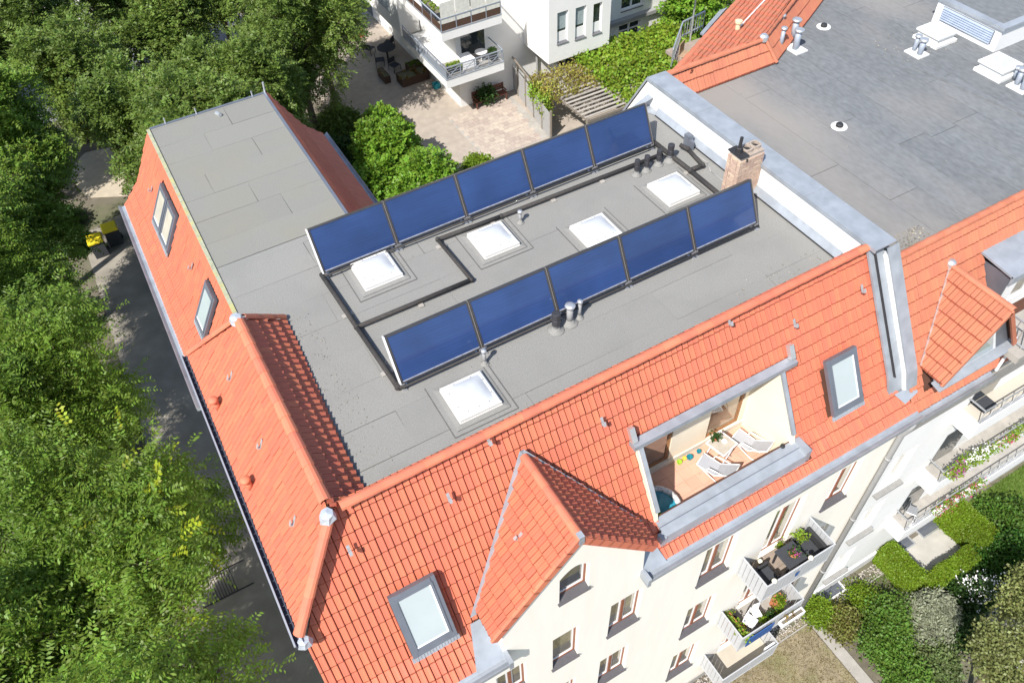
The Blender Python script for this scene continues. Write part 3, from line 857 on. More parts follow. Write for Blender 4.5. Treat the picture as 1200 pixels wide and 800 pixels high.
mb = MB(); mb.box(TX0, TYB - 0.03, TZF, TX1, TYB - 0.002, TZF + 0.15); mb.build("skirting", mat("terrace_skirting", (0.62, 0.58, 0.5), 0.85), ter)
# lintel bar above the doors, zinc, on the slope
mb = MB(); mb.box(5.48, 6.02, 12.72, 9.30, 6.20, 12.84); mb.box(5.66, 6.2, 12.55, 8.97, TYB + 0.1, 12.72); mb.build("lintel", ZINC, ter)
for (x, s) in ((5.52, 1), (9.22, -1)):
    mb = MB(); mb.frame_box(fp(x, 6.16, 0.0), U, VF, NF, -0.05, 0, 0, 0.06, 0.30, 0.10); mb.build("lintel_upstand", ALU, ter)
# zinc edging of the side cheeks
for (x, w) in ((TX0 - 0.06, 0.085), (TX1 - 0.025, 0.085)):
    mb = MB(); mb.frame_box(fp(x, 5.37, 0.0), U, VF, NF, 0, -0.05, -0.03, w, (6.10 - 5.37) / C60, 0.028); mb.build("edge_flashing", ZINC, ter)
# broad zinc covered parapet
mb = MB()
mb.prism([(5.60, 5.40, 11.14), (5.60, 5.38, 11.17), (5.60, 5.17, 11.155), (5.60, 4.98, 11.11), (5.60, 4.95, 10.84), (5.60, 5.40, 10.3)], (3.5, 0, 0))
par = mb.build("parapet", ZINC, ter)
mb = MB(); mb.beam((5.60, 5.17, 11.160), (9.1, 5.17, 11.160), 0.012, 0.012); mb.build("standing_seam", ZINC_D, par)
mb = MB(); mb.box(9.06, 4.97, 10.86, 9.2, 5.45, 11.22); mb.build("parapet_end", ZINC, ter); mb = MB(); mb.box(5.5, 4.95, 10.80, 5.62, 5.10, 11.12); mb.build("parapet_end", ZINC, ter)
mb = MB(); mb.lathe((8.78, 5.36, 11.15), [(0.05, 0), (0.05, 0.05), (0.03, 0.06), (0.01, 0.06)], 10); mb.build("overflow_cap", BLACKM, ter)

# ------------------------------------------------------------------ party wall with zinc coping
pw = thing("party_wall", "white rendered party wall with broad zinc coping between the two flat roofs", "wall", (11.5, 6.9, ZR))
PX0, PX1 = 11.52, 11.98
PT = 14.10
fpz = lambda y, h: fz(y) + h
prof = [(PT, 14.0), (PT, 6.95)]
mb = MB()
side = [(PX0, 15.6, 11.6), (PX0, 14.05, PT), (PX0, 6.92, PT), (PX0, 6.92, 12.5), (PX0, 14.0, 12.5), (PX0, 14.4, 11.6)]
mb.prism(side, (PX1 - PX0, 0, 0)); mb.build("wall", WHITE, pw)
mb = MB()
dn = [(15.65, 11.62), (14.08, PT + 0.03), (6.66, PT + 0.03)]
for (a, b) in zip(dn, dn[1:]):
    mb.prism([(PX0 - 0.05, a[0], a[1]), (PX0 - 0.05, b[0], b[1]), (PX1 + 0.06, b[0], b[1] - 0.01), (PX1 + 0.06, a[0], a[1] - 0.01)], (0, 0, 0.03))
    mb.prism([(PX0 - 0.05, a[0], a[1]), (PX0 - 0.05, b[0], b[1]), (PX0 - 0.035, b[0], b[1]), (PX0 - 0.035, a[0], a[1])], (0, 0, -0.06))
cop = mb.build("coping", ZINC, pw)
for y in (8.6, 10.4, 12.2):
    mb = MB(); mb.beam((PX0 - 0.05, y, PT + 0.065), (PX1 + 0.06, y, PT + 0.055), 0.02, 0.012); mb.build("coping_seam", ZINC, cop)
# upstand flashing on the solar-roof side
mb = MB()
mb.prism([(PX0 - 0.14, 7.35, ZR + 0.01), (PX0 - 0.14, 13.5, ZR + 0.01), (PX0 - 0.30, 13.88, ZR + 0.01), (PX0 - 0.004, 13.98, ZR + 0.01), (PX0 - 0.004, 7.35, ZR + 0.01)], (0, 0, 0.008))
mb.prism([(PX0 - 0.12, 7.35, ZR + 0.02), (PX0 - 0.03, 7.35, ZR + 0.15), (PX0 - 0.004, 7.35, ZR + 0.15), (PX0 - 0.004, 7.35, ZR + 0.02)], (0, 6.2, 0))
mb.prism([(10.6, 14.0, ZR - 0.1), (PX0 - 0.03, 14.0, ZR + 0.30), (PX0 - 0.03, 13.80, ZR + 0.30), (10.75, 13.88, ZR + 0.04)], (0, 0, 0.02))
mb.build("upstand_flashing", ZINC, pw)
mb = MB(); mb.beam((PX0 - 0.15, 7.3, ZR + 0.02), (PX0 - 0.15, 13.5, ZR + 0.02), 0.02, 0.02); mb.build("sealing_strip", RUBBER, pw)
# coping running down the front slope, with a sunken flashing beside it
def along(xa, xb, n0, n1, y_top, y_bot, mtl, nm, yk=KINK_Y):
    mb = MB()
    q = [(y_top, n0, n1), (yk, n0, n1)]
    a = [fp(xa, y_top, n0), fp(xb, y_top, n0), fp(xb, y_top, n1), fp(xa, y_top, n1)]
    b = [fp(xa + 0.12, yk, n0), fp(xb + 0.12, yk, n0), fp(xb + 0.12, yk, n1), fp(xa + 0.12, yk, n1)]
    vs = a + b
    lo = [sp(xa + 0.14, SL - 0.24, n0), sp(xb + 0.14, SL - 0.24, n0), sp(xb + 0.14, SL - 0.24, n1), sp(xa + 0.14, SL - 0.24, n1)]
    vs = a + b + lo
    fs = [(0, 1, 2, 3)] + [(i, (i + 1) % 4, 4 + (i + 1) % 4, 4 + i) for i in range(4)] + [(4 + i, 4 + (i + 1) % 4, 8 + (i + 1) % 4, 8 + i) for i in range(4)] + [(11, 10, 9, 8)]
    mb.add(vs, fs); return mb.build(nm, mtl, pw)
along(11.48, 11.88, -0.05, 0.006, 6.9, 5.2, ZINC, "slope_flashing")
along(11.86, 12.02, -0.4, 0.13, 6.72, 5.2, WHITE, "slope_wall")
along(11.84, 12.13, 0.13, 0.165, 6.80, 5.2, ZINC, "slope_coping")
mb = MB(); mb.beam(fp(11.60, 6.85, 0.05), fp(11.72, KINK_Y, 0.05), 0.02, 0.05); mb.build("sealing_strip", RUBBER, pw)
mb = MB(); mb.prism([(11.50, 7.40, ZR + 0.38), (11.50, 6.78, RIDGE_Z + 0.05), (12.05, 6.78, RIDGE_Z + 0.10), (12.05, 7.0, PT + 0.07)], (0, 0, 0.02)); mb.build("corner_flashing", ZINC, pw) if False else None
mb = MB(); mb.prism([sp(11.72, SL - 0.22, 0.05), sp(12.3, SL - 0.22, 0.07), sp(12.3, SL - 0.42, 0.07), sp(11.9, SL - 0.52, 0.05)], NS * 0.02)
mb.build("foot_flashing", ALU, pw)

# ------------------------------------------------------------------ chimney with single bricks
chim = thing("chimney", "buff brick chimney beside the white party wall with one black capped flue", "chimney", (11.15, 10.15, ZR))
CX0, CX1, CY0, CY1, CZ1 = 10.84, 11.50, 9.93, 10.33, 14.50
mb = MB(); mb.box(CX0 + .02, CY0 + .02, ZR, CX1 - .02, CY1 - .02, CZ1 - .01); core = mb.build("mortar_core", MORTAR, chim)
bh, bl = 0.0685, 0.205
rows = int((CZ1 - ZR) / bh)
def brick(x0, y0, z0, x1, y1, z1):
    mb = MB(); j = lambda: rnd.uniform(-.0025, .0025)
    mb.box(x0 + j(), y0 + j(), z0, x1 + j(), y1 + j(), z1); mb.build("brick", BRICK, core)
for r in range(rows):
    z0 = ZR + r * bh; z1 = z0 + bh - 0.011; off = (r % 2) * bl / 2
    for (yy0, yy1) in ((CY0, CY0 + 0.09), (CY1 - 0.09, CY1)):
        x = CX0 - off
        while x < CX1 - 0.02:
            a, b = max(x, CX0), min(x + bl - 0.011, CX1)
            if b - a > 0.03: brick(a, yy0, z0, b, yy1, z1)
            x += bl
    for (xx0, xx1) in ((CX0, CX0 + 0.09),):
        y = CY0 + 0.10 - off * 0.5
        while y < CY1 - 0.11:
            a, b = max(y, CY0 + 0.10), min(y + bl - 0.011, CY1 - 0.10)
            if b - a > 0.03: brick(xx0, a, z0, xx1, b, z1)
            y += bl
# flue rims on top
mb = MB()
def ring(cx, cy, ro, ri, z0, z1, n=14, sq=0.45):
    vs = []; 
    for (rr, z) in ((ro, z0), (ro, z1), (ri, z1), (ri, z0 - 0.3)):
        for k in range(n):
            a = 2 * PI * k / n; c, s = math.cos(a), math.sin(a)
            kx = max(abs(c), abs(s)); f = (1 - sq) + sq / kx
            vs.append((cx + rr * c * f, cy + rr * s * f, z))
    fs = []
    for i in range(3):
        for k in range(n): fs.append((i * n + k, i * n + (k + 1) % n, (i + 1) * n + (k + 1) % n, (i + 1) * n + k))
    mb.add(vs, fs)
mb.box(CX0 + 0.01, CY0 + 0.01, CZ1 - 0.005, CX1 - 0.01, CY1 - 0.01, CZ1 + 0.012)
ring(11.16, 10.14, 0.125, 0.085, CZ1 + 0.012, CZ1 + 0.075); ring(11.385, 10.14, 0.115, 0.08, CZ1 + 0.012, CZ1 + 0.085)
mb.build("flue_rim", mat("flue_mortar", (0.36, 0.30, 0.25), 0.95, 0.2, 20, 0.4, 60), chim)
mb = MB(); 
for cx in (11.16, 11.385): mb.lathe((cx, 10.14, CZ1 + 0.014), [(0.08, 0), (0.08, 0.012), (0.001, 0.012)], 10)
mb.build("flue_opening", BLACKM, chim)
mb = MB(); mb.box(CX0 - 0.02, CY0 - 0.01, CZ1 + 0.01, CX0 + 0.21, CY1 + 0.01, CZ1 + 0.045); mb.lathe((CX0 + 0.10, 10.14, CZ1 + 0.045), [(0.08, 0), (0.075, 0.10), (0.055, 0.12), (0.04, 0.12)], 10)
mb.tube([(CX0 + 0.10, 10.14, CZ1 + 0.15), (CX0 + 0.11, 10.14, CZ1 + 0.40)], 0.036, 8); mb.build("flue_cap", BLACKM, chim)
mb = MB(); mb.box(CX0 + 0.16, CY0 - 0.005, CZ1 - 0.13, CX0 + 0.21, CY0 + 0.02, CZ1 - 0.07); mb.build("vent_hole", BLACKM, chim)

# ------------------------------------------------------------------ solar collectors
def absorber_mat():
    M = bpy.data.materials.new("absorber_glass"); M.use_nodes = True
    nt = M.node_tree; N = nt.nodes; L = nt.links; b = N["Principled BSDF"]
    tc = N.new("ShaderNodeTexCoord")
    sx = N.new("ShaderNodeSeparateXYZ"); L.new(tc.outputs["Object"], sx.inputs[0])
    wv_ = N.new("ShaderNodeMath"); wv_.operation = 'MULTIPLY'; wv_.inputs[1].default_value = 88.0; L.new(sx.outputs["Z"], wv_.inputs[0])
    sn = N.new("ShaderNodeMath"); sn.operation = 'SINE'; L.new(wv_.outputs[0], sn.inputs[0])
    mp = N.new("ShaderNodeMapping"); mp.inputs["Scale"].default_value = (0.5, 9, 9); L.new(tc.outputs["Object"], mp.inputs[0])
    nz = N.new("ShaderNodeTexNoise"); nz.inputs["Scale"].default_value = 2.2; nz.inputs["Detail"].default_value = 5; L.new(mp.outputs[0], nz.inputs["Vector"])
    n2 = N.new("ShaderNodeTexNoise"); n2.inputs["Scale"].default_value = 0.9; n2.inputs["Detail"].default_value = 3
    geo = N.new("ShaderNodeNewGeometry"); L.new(geo.outputs["Position"], n2.inputs["Vector"])
    a1 = N.new("ShaderNodeMapRange"); a1.inputs["From Min"].default_value = -1; a1.inputs["To Min"].default_value = 0.95; a1.inputs["To Max"].default_value = 1.03; L.new(sn.outputs[0], a1.inputs["Value"])
    a2 = N.new("ShaderNodeMapRange"); a2.inputs["From Min"].default_value = 0.3; a2.inputs["From Max"].default_value = 0.7; a2.inputs["To Min"].default_value = 0.94; a2.inputs["To Max"].default_value = 1.07; L.new(nz.outputs["Fac"], a2.inputs["Value"])
    a3 = N.new("ShaderNodeMapRange"); a3.inputs["From Min"].default_value = 0.3; a3.inputs["From Max"].default_value = 0.7; a3.inputs["To Min"].default_value = 0.85; a3.inputs["To Max"].default_value = 1.18; L.new(n2.outputs["Fac"], a3.inputs["Value"])
    oi = N.new("ShaderNodeObjectInfo"); a4 = N.new("ShaderNodeMapRange"); a4.inputs["To Min"].default_value = 0.9; a4.inputs["To Max"].default_value = 1.12; L.new(oi.outputs["Random"], a4.inputs["Value"])
    m1 = N.new("ShaderNodeMath"); m1.operation = 'MULTIPLY'; L.new(a1.outputs[0], m1.inputs[0]); L.new(a2.outputs[0], m1.inputs[1])
    m2 = N.new("ShaderNodeMath"); m2.operation = 'MULTIPLY'; L.new(m1.outputs[0], m2.inputs[0]); L.new(a3.outputs[0], m2.inputs[1])
    m3 = N.new("ShaderNodeMath"); m3.operation = 'MULTIPLY'; L.new(m2.outputs[0], m3.inputs[0]); L.new(a4.outputs[0], m3.inputs[1])
    hs = N.new("ShaderNodeHueSaturation"); hs.inputs["Color"].default_value = (0.022, 0.048, 0.140, 1); L.new(m3.outputs[0], hs.inputs["Value"])
    L.new(hs.outputs[0], b.inputs["Base Color"])
    b.inputs["Roughness"].default_value = 0.4; b.inputs["Specular IOR Level"].default_value = 0.3
    b.inputs["Coat Weight"].default_value = 0.5; b.inputs["Coat Roughness"].default_value = 0.05
    return M
ABSORB = absorber_mat()
FRAME = mat("collector_frame", (0.075, 0.07, 0.07), 0.4, 0.15, 6, metal=0.4, spec=0.5)
DUST = mat("dust_film", (0.26, 0.28, 0.34), 0.6, 0.3, 12)
JOINT = mat("collector_joint", (0.17, 0.155, 0.14), 0.6, 0.2, 8)
PW, PTHK = 1.655, 0.085
TILT = math.atan2(0.86, 0.45); PLEN = 0.965
def make_panel():
    root = thing("solar_panel", "x", "solar panel", (0, 0, 0), local=True, group="blue solar collectors on the flat roof")
    Up = Vector((1, 0, 0)); Vp = Vector((0, math.cos(TILT), math.sin(TILT))); Np = Up.cross(Vp)
    o = Vector((0, 0, 0)); e = 0.028; g = 0.012
    f = lambda mb, u0, v0, n0, u1, v1, n1: mb.frame_box(o, Up, Vp, Np, u0, v0, n0, u1, v1, n1)
    mb = MB()
    f(mb, g, 0, -PTHK, g + e, PLEN, 0.012); f(mb, PW - e - g, 0, -PTHK, PW - g, PLEN, 0.012)
    f(mb, g + e, 0, -PTHK, PW - e - g, e, 0.012); f(mb, g + e, PLEN - e, -PTHK, PW - e - g, PLEN, 0.012)
    fr_ = mb.build("frame", FRAME, root)
    mb = MB(); f(mb, g + e, e, -PTHK + 0.01, PW - g - e, PLEN - e, 0.0); mb.build("absorber", ABSORB, root)
    mb = MB(); f(mb, g + e, e, 0.0, PW - g - e, e + 0.022, 0.003); mb.build("dust_line", DUST, root)
    mb = MB(); f(mb, PW - g, 0.0, -PTHK, PW + g, PLEN, 0.004); mb.build("joint_cover", JOINT, root)
    # aluminium stand behind: sloping leg, strut and foot
    for x in (0.10, PW - 0.10):
        mb = MB()
        top = Vp * (PLEN * 0.93) - Np * PTHK
        mb.beam((x, top.y, top.z), (x, top.y + 0.30, -0.13), 0.035, 0.035)
        mb.beam((x, 0.0, -0.12), (x, top.y + 0.32, -0.13), 0.04, 0.03)
        mid = Vp * (PLEN * 0.5) - Np * PTHK
        mb.beam((x, mid.y, mid.z), (x, top.y + 0.26, -0.05), 0.025, 0.025)
        mb.build("stand", ALU, root)
    for x in (0.03, PW - 0.03):
        mb = MB(); mb.box(x - 0.045, -0.07, -0.15, x + 0.045, 0.05, -0.125); mb.box(x - 0.03, -0.02, -0.125, x + 0.03, 0.02, 0.0); mb.build("foot", ALU, root)
    return root
P0 = make_panel()
ORD = ["first", "second", "middle", "fourth", "last"]
near_b = ["above the roof wing, at the row's free end", "with the white roof dome in front of its right end", "above the dome beside the thin white pipe", "above the grey pipe run by the trees' edge", "beside the party wall above four black vents"]
lab_b = ["collector at the wing end of the rear row, dome before its lower edge",
         "second collector from the wing in the rear row",
         "middle collector of the rear row, behind the dome with thin pipe",
         "second collector from the party wall in the rear row",
         "rear-row collector beside the party wall, above four black vents"]
lab_f = ["collector at the open end of the front row, white edge showing",
         "front-row collector with a small white speck and dark smudge",
         "middle collector of the front row behind the twin grey vent pipes",
         "front-row collector second from the chimney",
         "front-row collector at the chimney end, its far edge by the bricks"]
for i in range(5):
    for (xs, y, labs) in ((2.20, 12.42, lab_b), (2.36, 8.95, lab_f)):
        x = xs + i * 1.663
        if i == 0 and y > 10: o = P0; o.location = Vector((x, y, ZR + 0.15)) * K
        else: o = dup(P0, (x, y, ZR + 0.15))
        o["label"] = "blue " + labs[i]
ENDS = [o for o in SC.objects if o.name.startswith("solar_panel") and ("wing end of" in o.get("label", "") or "open end" in o.get("label", ""))]
for o in ENDS:      # bright end cheek of each row
    mb = MB(); Vp = Vector((0, math.cos(TILT), math.sin(TILT))); Np = Vector((1, 0, 0)).cross(Vp)
    mb.frame_box((-0.022, 0, 0), Vector((1, 0, 0)), Vp, Np, 0, 0, -PTHK - 0.01, 0.022, PLEN, 0.014)
    link_mesh("end_cheek", mb.mesh("end_cheek", WHITEP), o)

# ------------------------------------------------------------------ roof domes
def make_dome(s=0.83):
    root = thing("roof_dome", "x", "roof dome", (0, 0, 0), local=True, group="white roof domes on the flat roof")
    h = s / 2
    mb = MB(); mb.prism([(-h - .01, -h - .01, 0), (h + .01, -h - .01, 0), (h + .01, h + .01, 0), (-h - .01, h + .01, 0)], (0, 0, .03)); mb.bevbox(-h, -h, 0.03, h, h, 0.13, 0.03); c = mb.build("curb", WPLAST, root)
    mb = MB()
    n = 8; vs = []; fs = []
    e = h * 0.80
    for i in range(n + 1):
        for j in range(n + 1):
            u = -1 + 2 * i / n; v = -1 + 2 * j / n
            z = 0.145 + 0.085 * (1 - abs(u) ** 3.0) * (1 - abs(v) ** 3.0)
            vs.append((u * e, v * e, z))
    for i in range(n):
        for j in range(n):
            a = i * (n + 1) + j; fs.append((a, a + n + 1, a + n + 2, a + 1))
    mb.add(vs, fs); mb.build("dome", DOME, root, smooth=True)
    mb = MB(); 
    for (a, b, c_, d) in ((-e - .02, -e - .02, e + .02, -e), (-e - .02, e, e + .02, e + .02), (-e - .02, -e, -e, e), (e, -e, e + .02, e)): mb.box(a, b, 0.131, c_, d, 0.152)
    mb.build("rim", WPLAST, root)
    for (x, y) in ((-.62, -1), (0, -1), (.62, -1), (-1, -.5), (-1, .5), (1, -.5), (1, .5), (-.5, 1), (.5, 1)):
        mb = MB(); mb.lathe((x * e, y * e, 0.152), [(0.014, 0), (0.012, 0.012), (0.001, 0.014)], 6); mb.build("screw", PIPE_G, root)
    mb = MB(); t = h + 0.11
    # sloped felt collar round the curb and its flat skirt
    a = [(-h - .015, -h - .015), (h + .015, -h - .015), (h + .015, h + .015), (-h - .015, h + .015)]; b = [(-t, -t), (t, -t), (t, t), (-t, t)]
    vs = [(p[0], p[1], 0.028) for p in a] + [(p[0], p[1], 0.008) for p in b]
    mb.add(vs, [(i, 4 + i, 4 + (i + 1) % 4, (i + 1) % 4) for i in range(4)]); mb.build("felt_collar", FELT, root)
    t2 = h + 0.21
    for (dx, dy) in ((1, 0), (-1, 0), (0, 1), (0, -1)):
        mb = MB()
        if dx: mb.box(min(dx * t, dx * t2), -t2, 0.0, max(dx * t, dx * t2), t2, 0.006)
        else: mb.box(-t, min(dy * t, dy * t2), 0.0, t, max(dy * t, dy * t2), 0.006)
        mb.build("felt_skirt", FELT, root)
    mb = MB()
    for (p, q) in (((-t2, -t2), (t2, -t2)), ((-t2, -t2), (-t2, t2)), ((t2, -t2), (t2, t2)), ((-t - .005, -t - .005), (t + .005, -t - .005)), ((t + .004, -t), (t + .004, t))):
        mb.beam((p[0], p[1], 0.004), (q[0], q[1], 0.004), 0.018, 0.012)
    mb.build("bitumen_seam", SEAM, root)
    return root
D0 = make_dome()
domes = [(3.19, 12.03, "white roof dome partly hidden below the wing end of the rear collectors"),
         (5.70, 11.57, "white roof dome inside the bend of the black pipe"),
         (7.70, 10.62, "white roof dome between the rows, half behind the front collectors"),
         (9.95, 10.90, "white roof dome next to the four black-capped vents"),
         (3.33, 8.12, "white roof dome in front of the collectors by the orange roof edge")]
for i, (x, y, l) in enumerate(domes):
    if i == 0: D0.location = Vector((x, y, ZR)) * K; D0["label"] = l
    else: dup(D0, (x, y, ZR), rnd.uniform(-.012, .012), l)

# ------------------------------------------------------------------ pipes lying on the roof
def pipe_thing(name, label, pts, r, m, cat="pipe", brackets=True):
    t = thing(name, label, cat, pts[0])
    # insulated run in straight lengths with elbows
    for a, b in zip(pts, pts[1:]):
        mb = MB(); mb.tube([a, b], r, 8); mb.build("pipe_length", m, t, smooth=True)
    for p in pts[1:-1]:
        mb = MB(); mb.lathe((p[0], p[1], p[2] - r * 1.12), [(r * .7, 0), (r * 1.15, r * .5), (r * 1.15, r * 1.7), (r * .7, r * 2.24)], 8); mb.build("elbow", m, t, smooth=True)
    if brackets:
        for a, b in zip(pts, pts[1:]):
            a = Vector(a); b = Vector(b); L = (b - a).length
            for k in range(1, int(L / 1.3) + 1):
                p = a.lerp(b, k * 1.3 / L if k * 1.3 < L else .5); d = (b - a).normalized(); s = Vector((-d.y, d.x, 0))
                mb = MB(); mb.frame_box((p.x, p.y, ZR), d, s, Vector((0, 0, 1)), -0.05, -0.11, 0, 0.05, 0.11, 0.03); mb.build("pipe_block", CONC, t)
    return t
INSUL = mat("pipe_insulation", (0.045, 0.042, 0.040), 0.75, 0.25, 12, 0.3, 60)
zp = ZR + 0.085
pipe_thing("insulated_pipe", "black insulated pipe running along the open ends of both collector rows", [(2.16, 12.50, zp), (2.22, 10.75, zp), (2.29, 8.98, zp), (2.42, 8.93, zp)], 0.052, INSUL)
pipe_thing("insulated_pipe", "black insulated pipe zigzagging from the rear collectors round a dome", [(2.26, 10.74, zp), (4.72, 10.72, zp), (4.68, 12.18, zp), (6.2, 12.12, zp), (10.5, 12.05, zp)], 0.046, INSUL)
pipe_thing("insulated_pipe", "black insulated pipe crossing the roof from four vents to the chimney", [(10.62, 12.55, zp), (10.66, 11.2, zp), (10.66, 9.6, zp)], 0.055, INSUL)
pipe_thing("insulated_pipe", "short hooked black pipe beside the flashed party wall", [(10.70, 11.20, zp + .02), (11.0, 11.19, zp + .02), (11.1, 11.85, zp + .02), (11.02, 12.06, zp + .05)], 0.05, INSUL, brackets=False)
# header pipes along the lower collector edges
pipe_thing("header_pipe", "black header pipe along the foot of the rear collector row", [(2.2, 12.37, ZR + .12), (10.5, 12.37, ZR + .12)], 0.022, INSUL, brackets=False)
pipe_thing("header_pipe", "black header pipe along the foot of the front collector row", [(2.36, 8.90, ZR + .12), (10.66, 8.90, ZR + .12)], 0.022, INSUL, brackets=False)
pipe_thing("roof_cable", "thin grey cable curling on the felt near the chimney", [(11.2, 11.9, ZR + .012), (11.24, 11.3, ZR + .012), (11.1, 11.0, ZR + .012), (11.12, 10.45, ZR + .012)], 0.012, PIPE_G, "cable", False)

# ------------------------------------------------------------------ vent pipes
def vent(x, y, h, r, label, cap=True, dark=0.0, z=ZR, base=True, m=PIPE_G, nm="vent_pipe"):
    t = thing(nm, label, "vent pipe", (x, y, z))
    mb = MB(); mb.tube([(x, y, z), (x, y, z + h)], r, 10); mb.build("pipe", m, t, smooth=True)
    if base:
        mb = MB(); mb.lathe((x, y, z), [(r * 2.6, 0), (r * 2.4, 0.012), (r * 1.3, 0.03), (r * 1.05, 0.09)], 12); mb.build("collar", FELT, t, smooth=True)
    if dark:
        mb = MB(); zz = z + h - dark
        mb.lathe((x, y, zz), [(r * 1.25, 0), (r * 1.25, dark * .45), (r * 1.08, dark * .5), (r * 1.3, dark * .6), (r * 1.3, dark), (r * .8, dark + 0.01)], 10); mb.build("hood", PVC_D, t)
    elif cap:
        mb = MB(); mb.lathe((x, y, z + h), [(r * 1.5, -0.03), (r * 1.6, 0.0), (r * 1.5, 0.025), (r * .7, 0.04), (0.002, 0.042)], 12); mb.build("cap", ALU, t, smooth=True)
    return t
vent(3.93, 8.70, 0.36, 0.034, "slim grey vent pipe at the joint of the first two front collectors")
vent(6.50, 11.80, 0.30, 0.036, "short white-grey vent pipe beside the zigzag pipe")
vent(5.50, 8.72, 0.46, 0.066, "vent pipe with a tall black sleeve before the front collectors", dark=0.30)
vent(5.83, 8.75, 0.46, 0.066, "stout grey capped vent pipe before the front collectors")
vent(6.06, 8.76, 0.44, 0.036, "slim grey capped vent pipe right of the stout one")
for i, (x, y, l) in enumerate(((9.61, 11.83, "black-hooded vent farthest from the party wall"), (9.89, 11.84, "second black-hooded vent in the row of four"), (10.26, 11.87, "third black-hooded vent, by the pipe corner"), (10.57, 11.85, "black-hooded vent standing on the pipe junction"))):
    vent(x, y, 0.40 + 0.04 * (i == 3), 0.05 + 0.01 * (i == 3), l, dark=0.27)["group"] = "black-hooded vents"
# rainwater outlet hopper at the flashing
mb = MB(); mb.box(11.2, 12.0, ZR + 0.02, 11.34, 12.16, ZR + 0.32); mb.prism([(11.2, 12.0, ZR + .02), (11.34, 12.0, ZR + .02), (11.27, 11.85, ZR + .01)], (0, 0, 0.2)); mb.build("rain_hopper", ZINC_D, pw)

# clay vent cowls on the front-left slope
for (p, l) in (((-0.70, 10.66, 12.99), "round orange vent cowl on the left slope nearer the wing"), ((-0.71, 8.74, 12.92), "round orange vent cowl low on the left slope nearer the hip")):
    t = thing("roof_cowl", l, "roof vent", p); P = Vector(p); n = Vector((-0.76, 0, 0.64))
    mb = MB(); mb.tube([P - n * 0.03, P + n * 0.02 + Vector((0, 0, 0.24))], 0.062, 10); mb.build("neck", RIDGE, t, smooth=True)
    mb = MB(); mb.lathe(P + n * 0.02 + Vector((0, 0, 0.22)), [(0.05, -0.01), (0.085, 0.01), (0.09, 0.06), (0.075, 0.085), (0.002, 0.09)], 12); mb.build("cap", RIDGE, t, smooth=True)

# safety hooks on the tiles
def hook(P, Uh, Vh, label="small steel safety hook on the tiles"):
    P = Vector(P); Uh = Vector(Uh).normalized(); Vh = Vector(Vh).normalized(); N_ = Uh.cross(Vh)
    mb = MB()
    mb.frame_box(P, Uh, Vh, N_, -0.026, -0.02, 0.03, 0.026, 0.13, 0.042); mb.frame_box(P, Uh, Vh, N_, -0.026, -0.035, 0.03, 0.026, -0.02, 0.11); mb.frame_box(P, Uh, Vh, N_, -0.026, -0.02, 0.098, 0.026, 0.05, 0.11)
    mb.build("safety_hook", ALU, ROOF)
for (x, y) in ((0.31, 6.48), (2.06, 6.49), (5.04, 6.47), (9.43, 6.47), (11.18, 6.47), (8.0, 6.80), (3.0, 6.80)):
    hook(fp(x, y), U, VF)
for P in ((-0.25, 10.71, 13.56), (-0.25, 9.01, 13.51), (-0.26, 7.36, 13.44)): hook(P, UL, VL)
for P in ((-0.21, 18.62, 12.58), (-0.09, 15.0, 12.79)): hook(P, (0, -1, 0), VW)
hook((2.85, 5.6, 12.78), (0, -1, 0), (GW, 0, GD)); hook((4.35, 5.6, 12.48), (0, 1, 0), (-GW, 0, GD))

# grit and moss crumbs blown together on the felt
GRIT = mat("roof_grit", (0.25, 0.235, 0.20), 0.95, 0.3, 20, rand=0.4, rmode='island')
def crumbs(x0, y0, x1, y1, z, n, seed, r0=.008, r1=.022):
    q = random.Random(seed); mb = MB()
    for i in range(n):
        x, y, r = q.uniform(x0, x1), q.uniform(y0, y1), q.uniform(r0, r1); a = q.uniform(0, 6)
        mb.add([(x + r * math.cos(a + k * 2.1), y + r * math.sin(a + k * 2.1), z) for k in range(3)] + [(x, y, z + r)], [(0, 1, 3), (1, 2, 3), (2, 0, 3)])
    return mb.build("roof_debris", GRIT, HOUSE, kind="stuff")
crumbs(0.95, 7.1, 1.6, 11.8, ZR, 220, 1); crumbs(9.0, 7.45, 11.2, 7.9, ZR, 80, 2); crumbs(1.0, 7.3, 11.3, 13.5, ZR, 70, 3)
crumbs(12.3, 6.75, 13.6, 7.25, ZR, 260, 4, .01, .035); crumbs(12.2, 6.8, 20, 13.5, ZR, 50, 5); crumbs(18.2, 11.8, 20.4, 13.2, ZR, 120, 6, .01, .025)
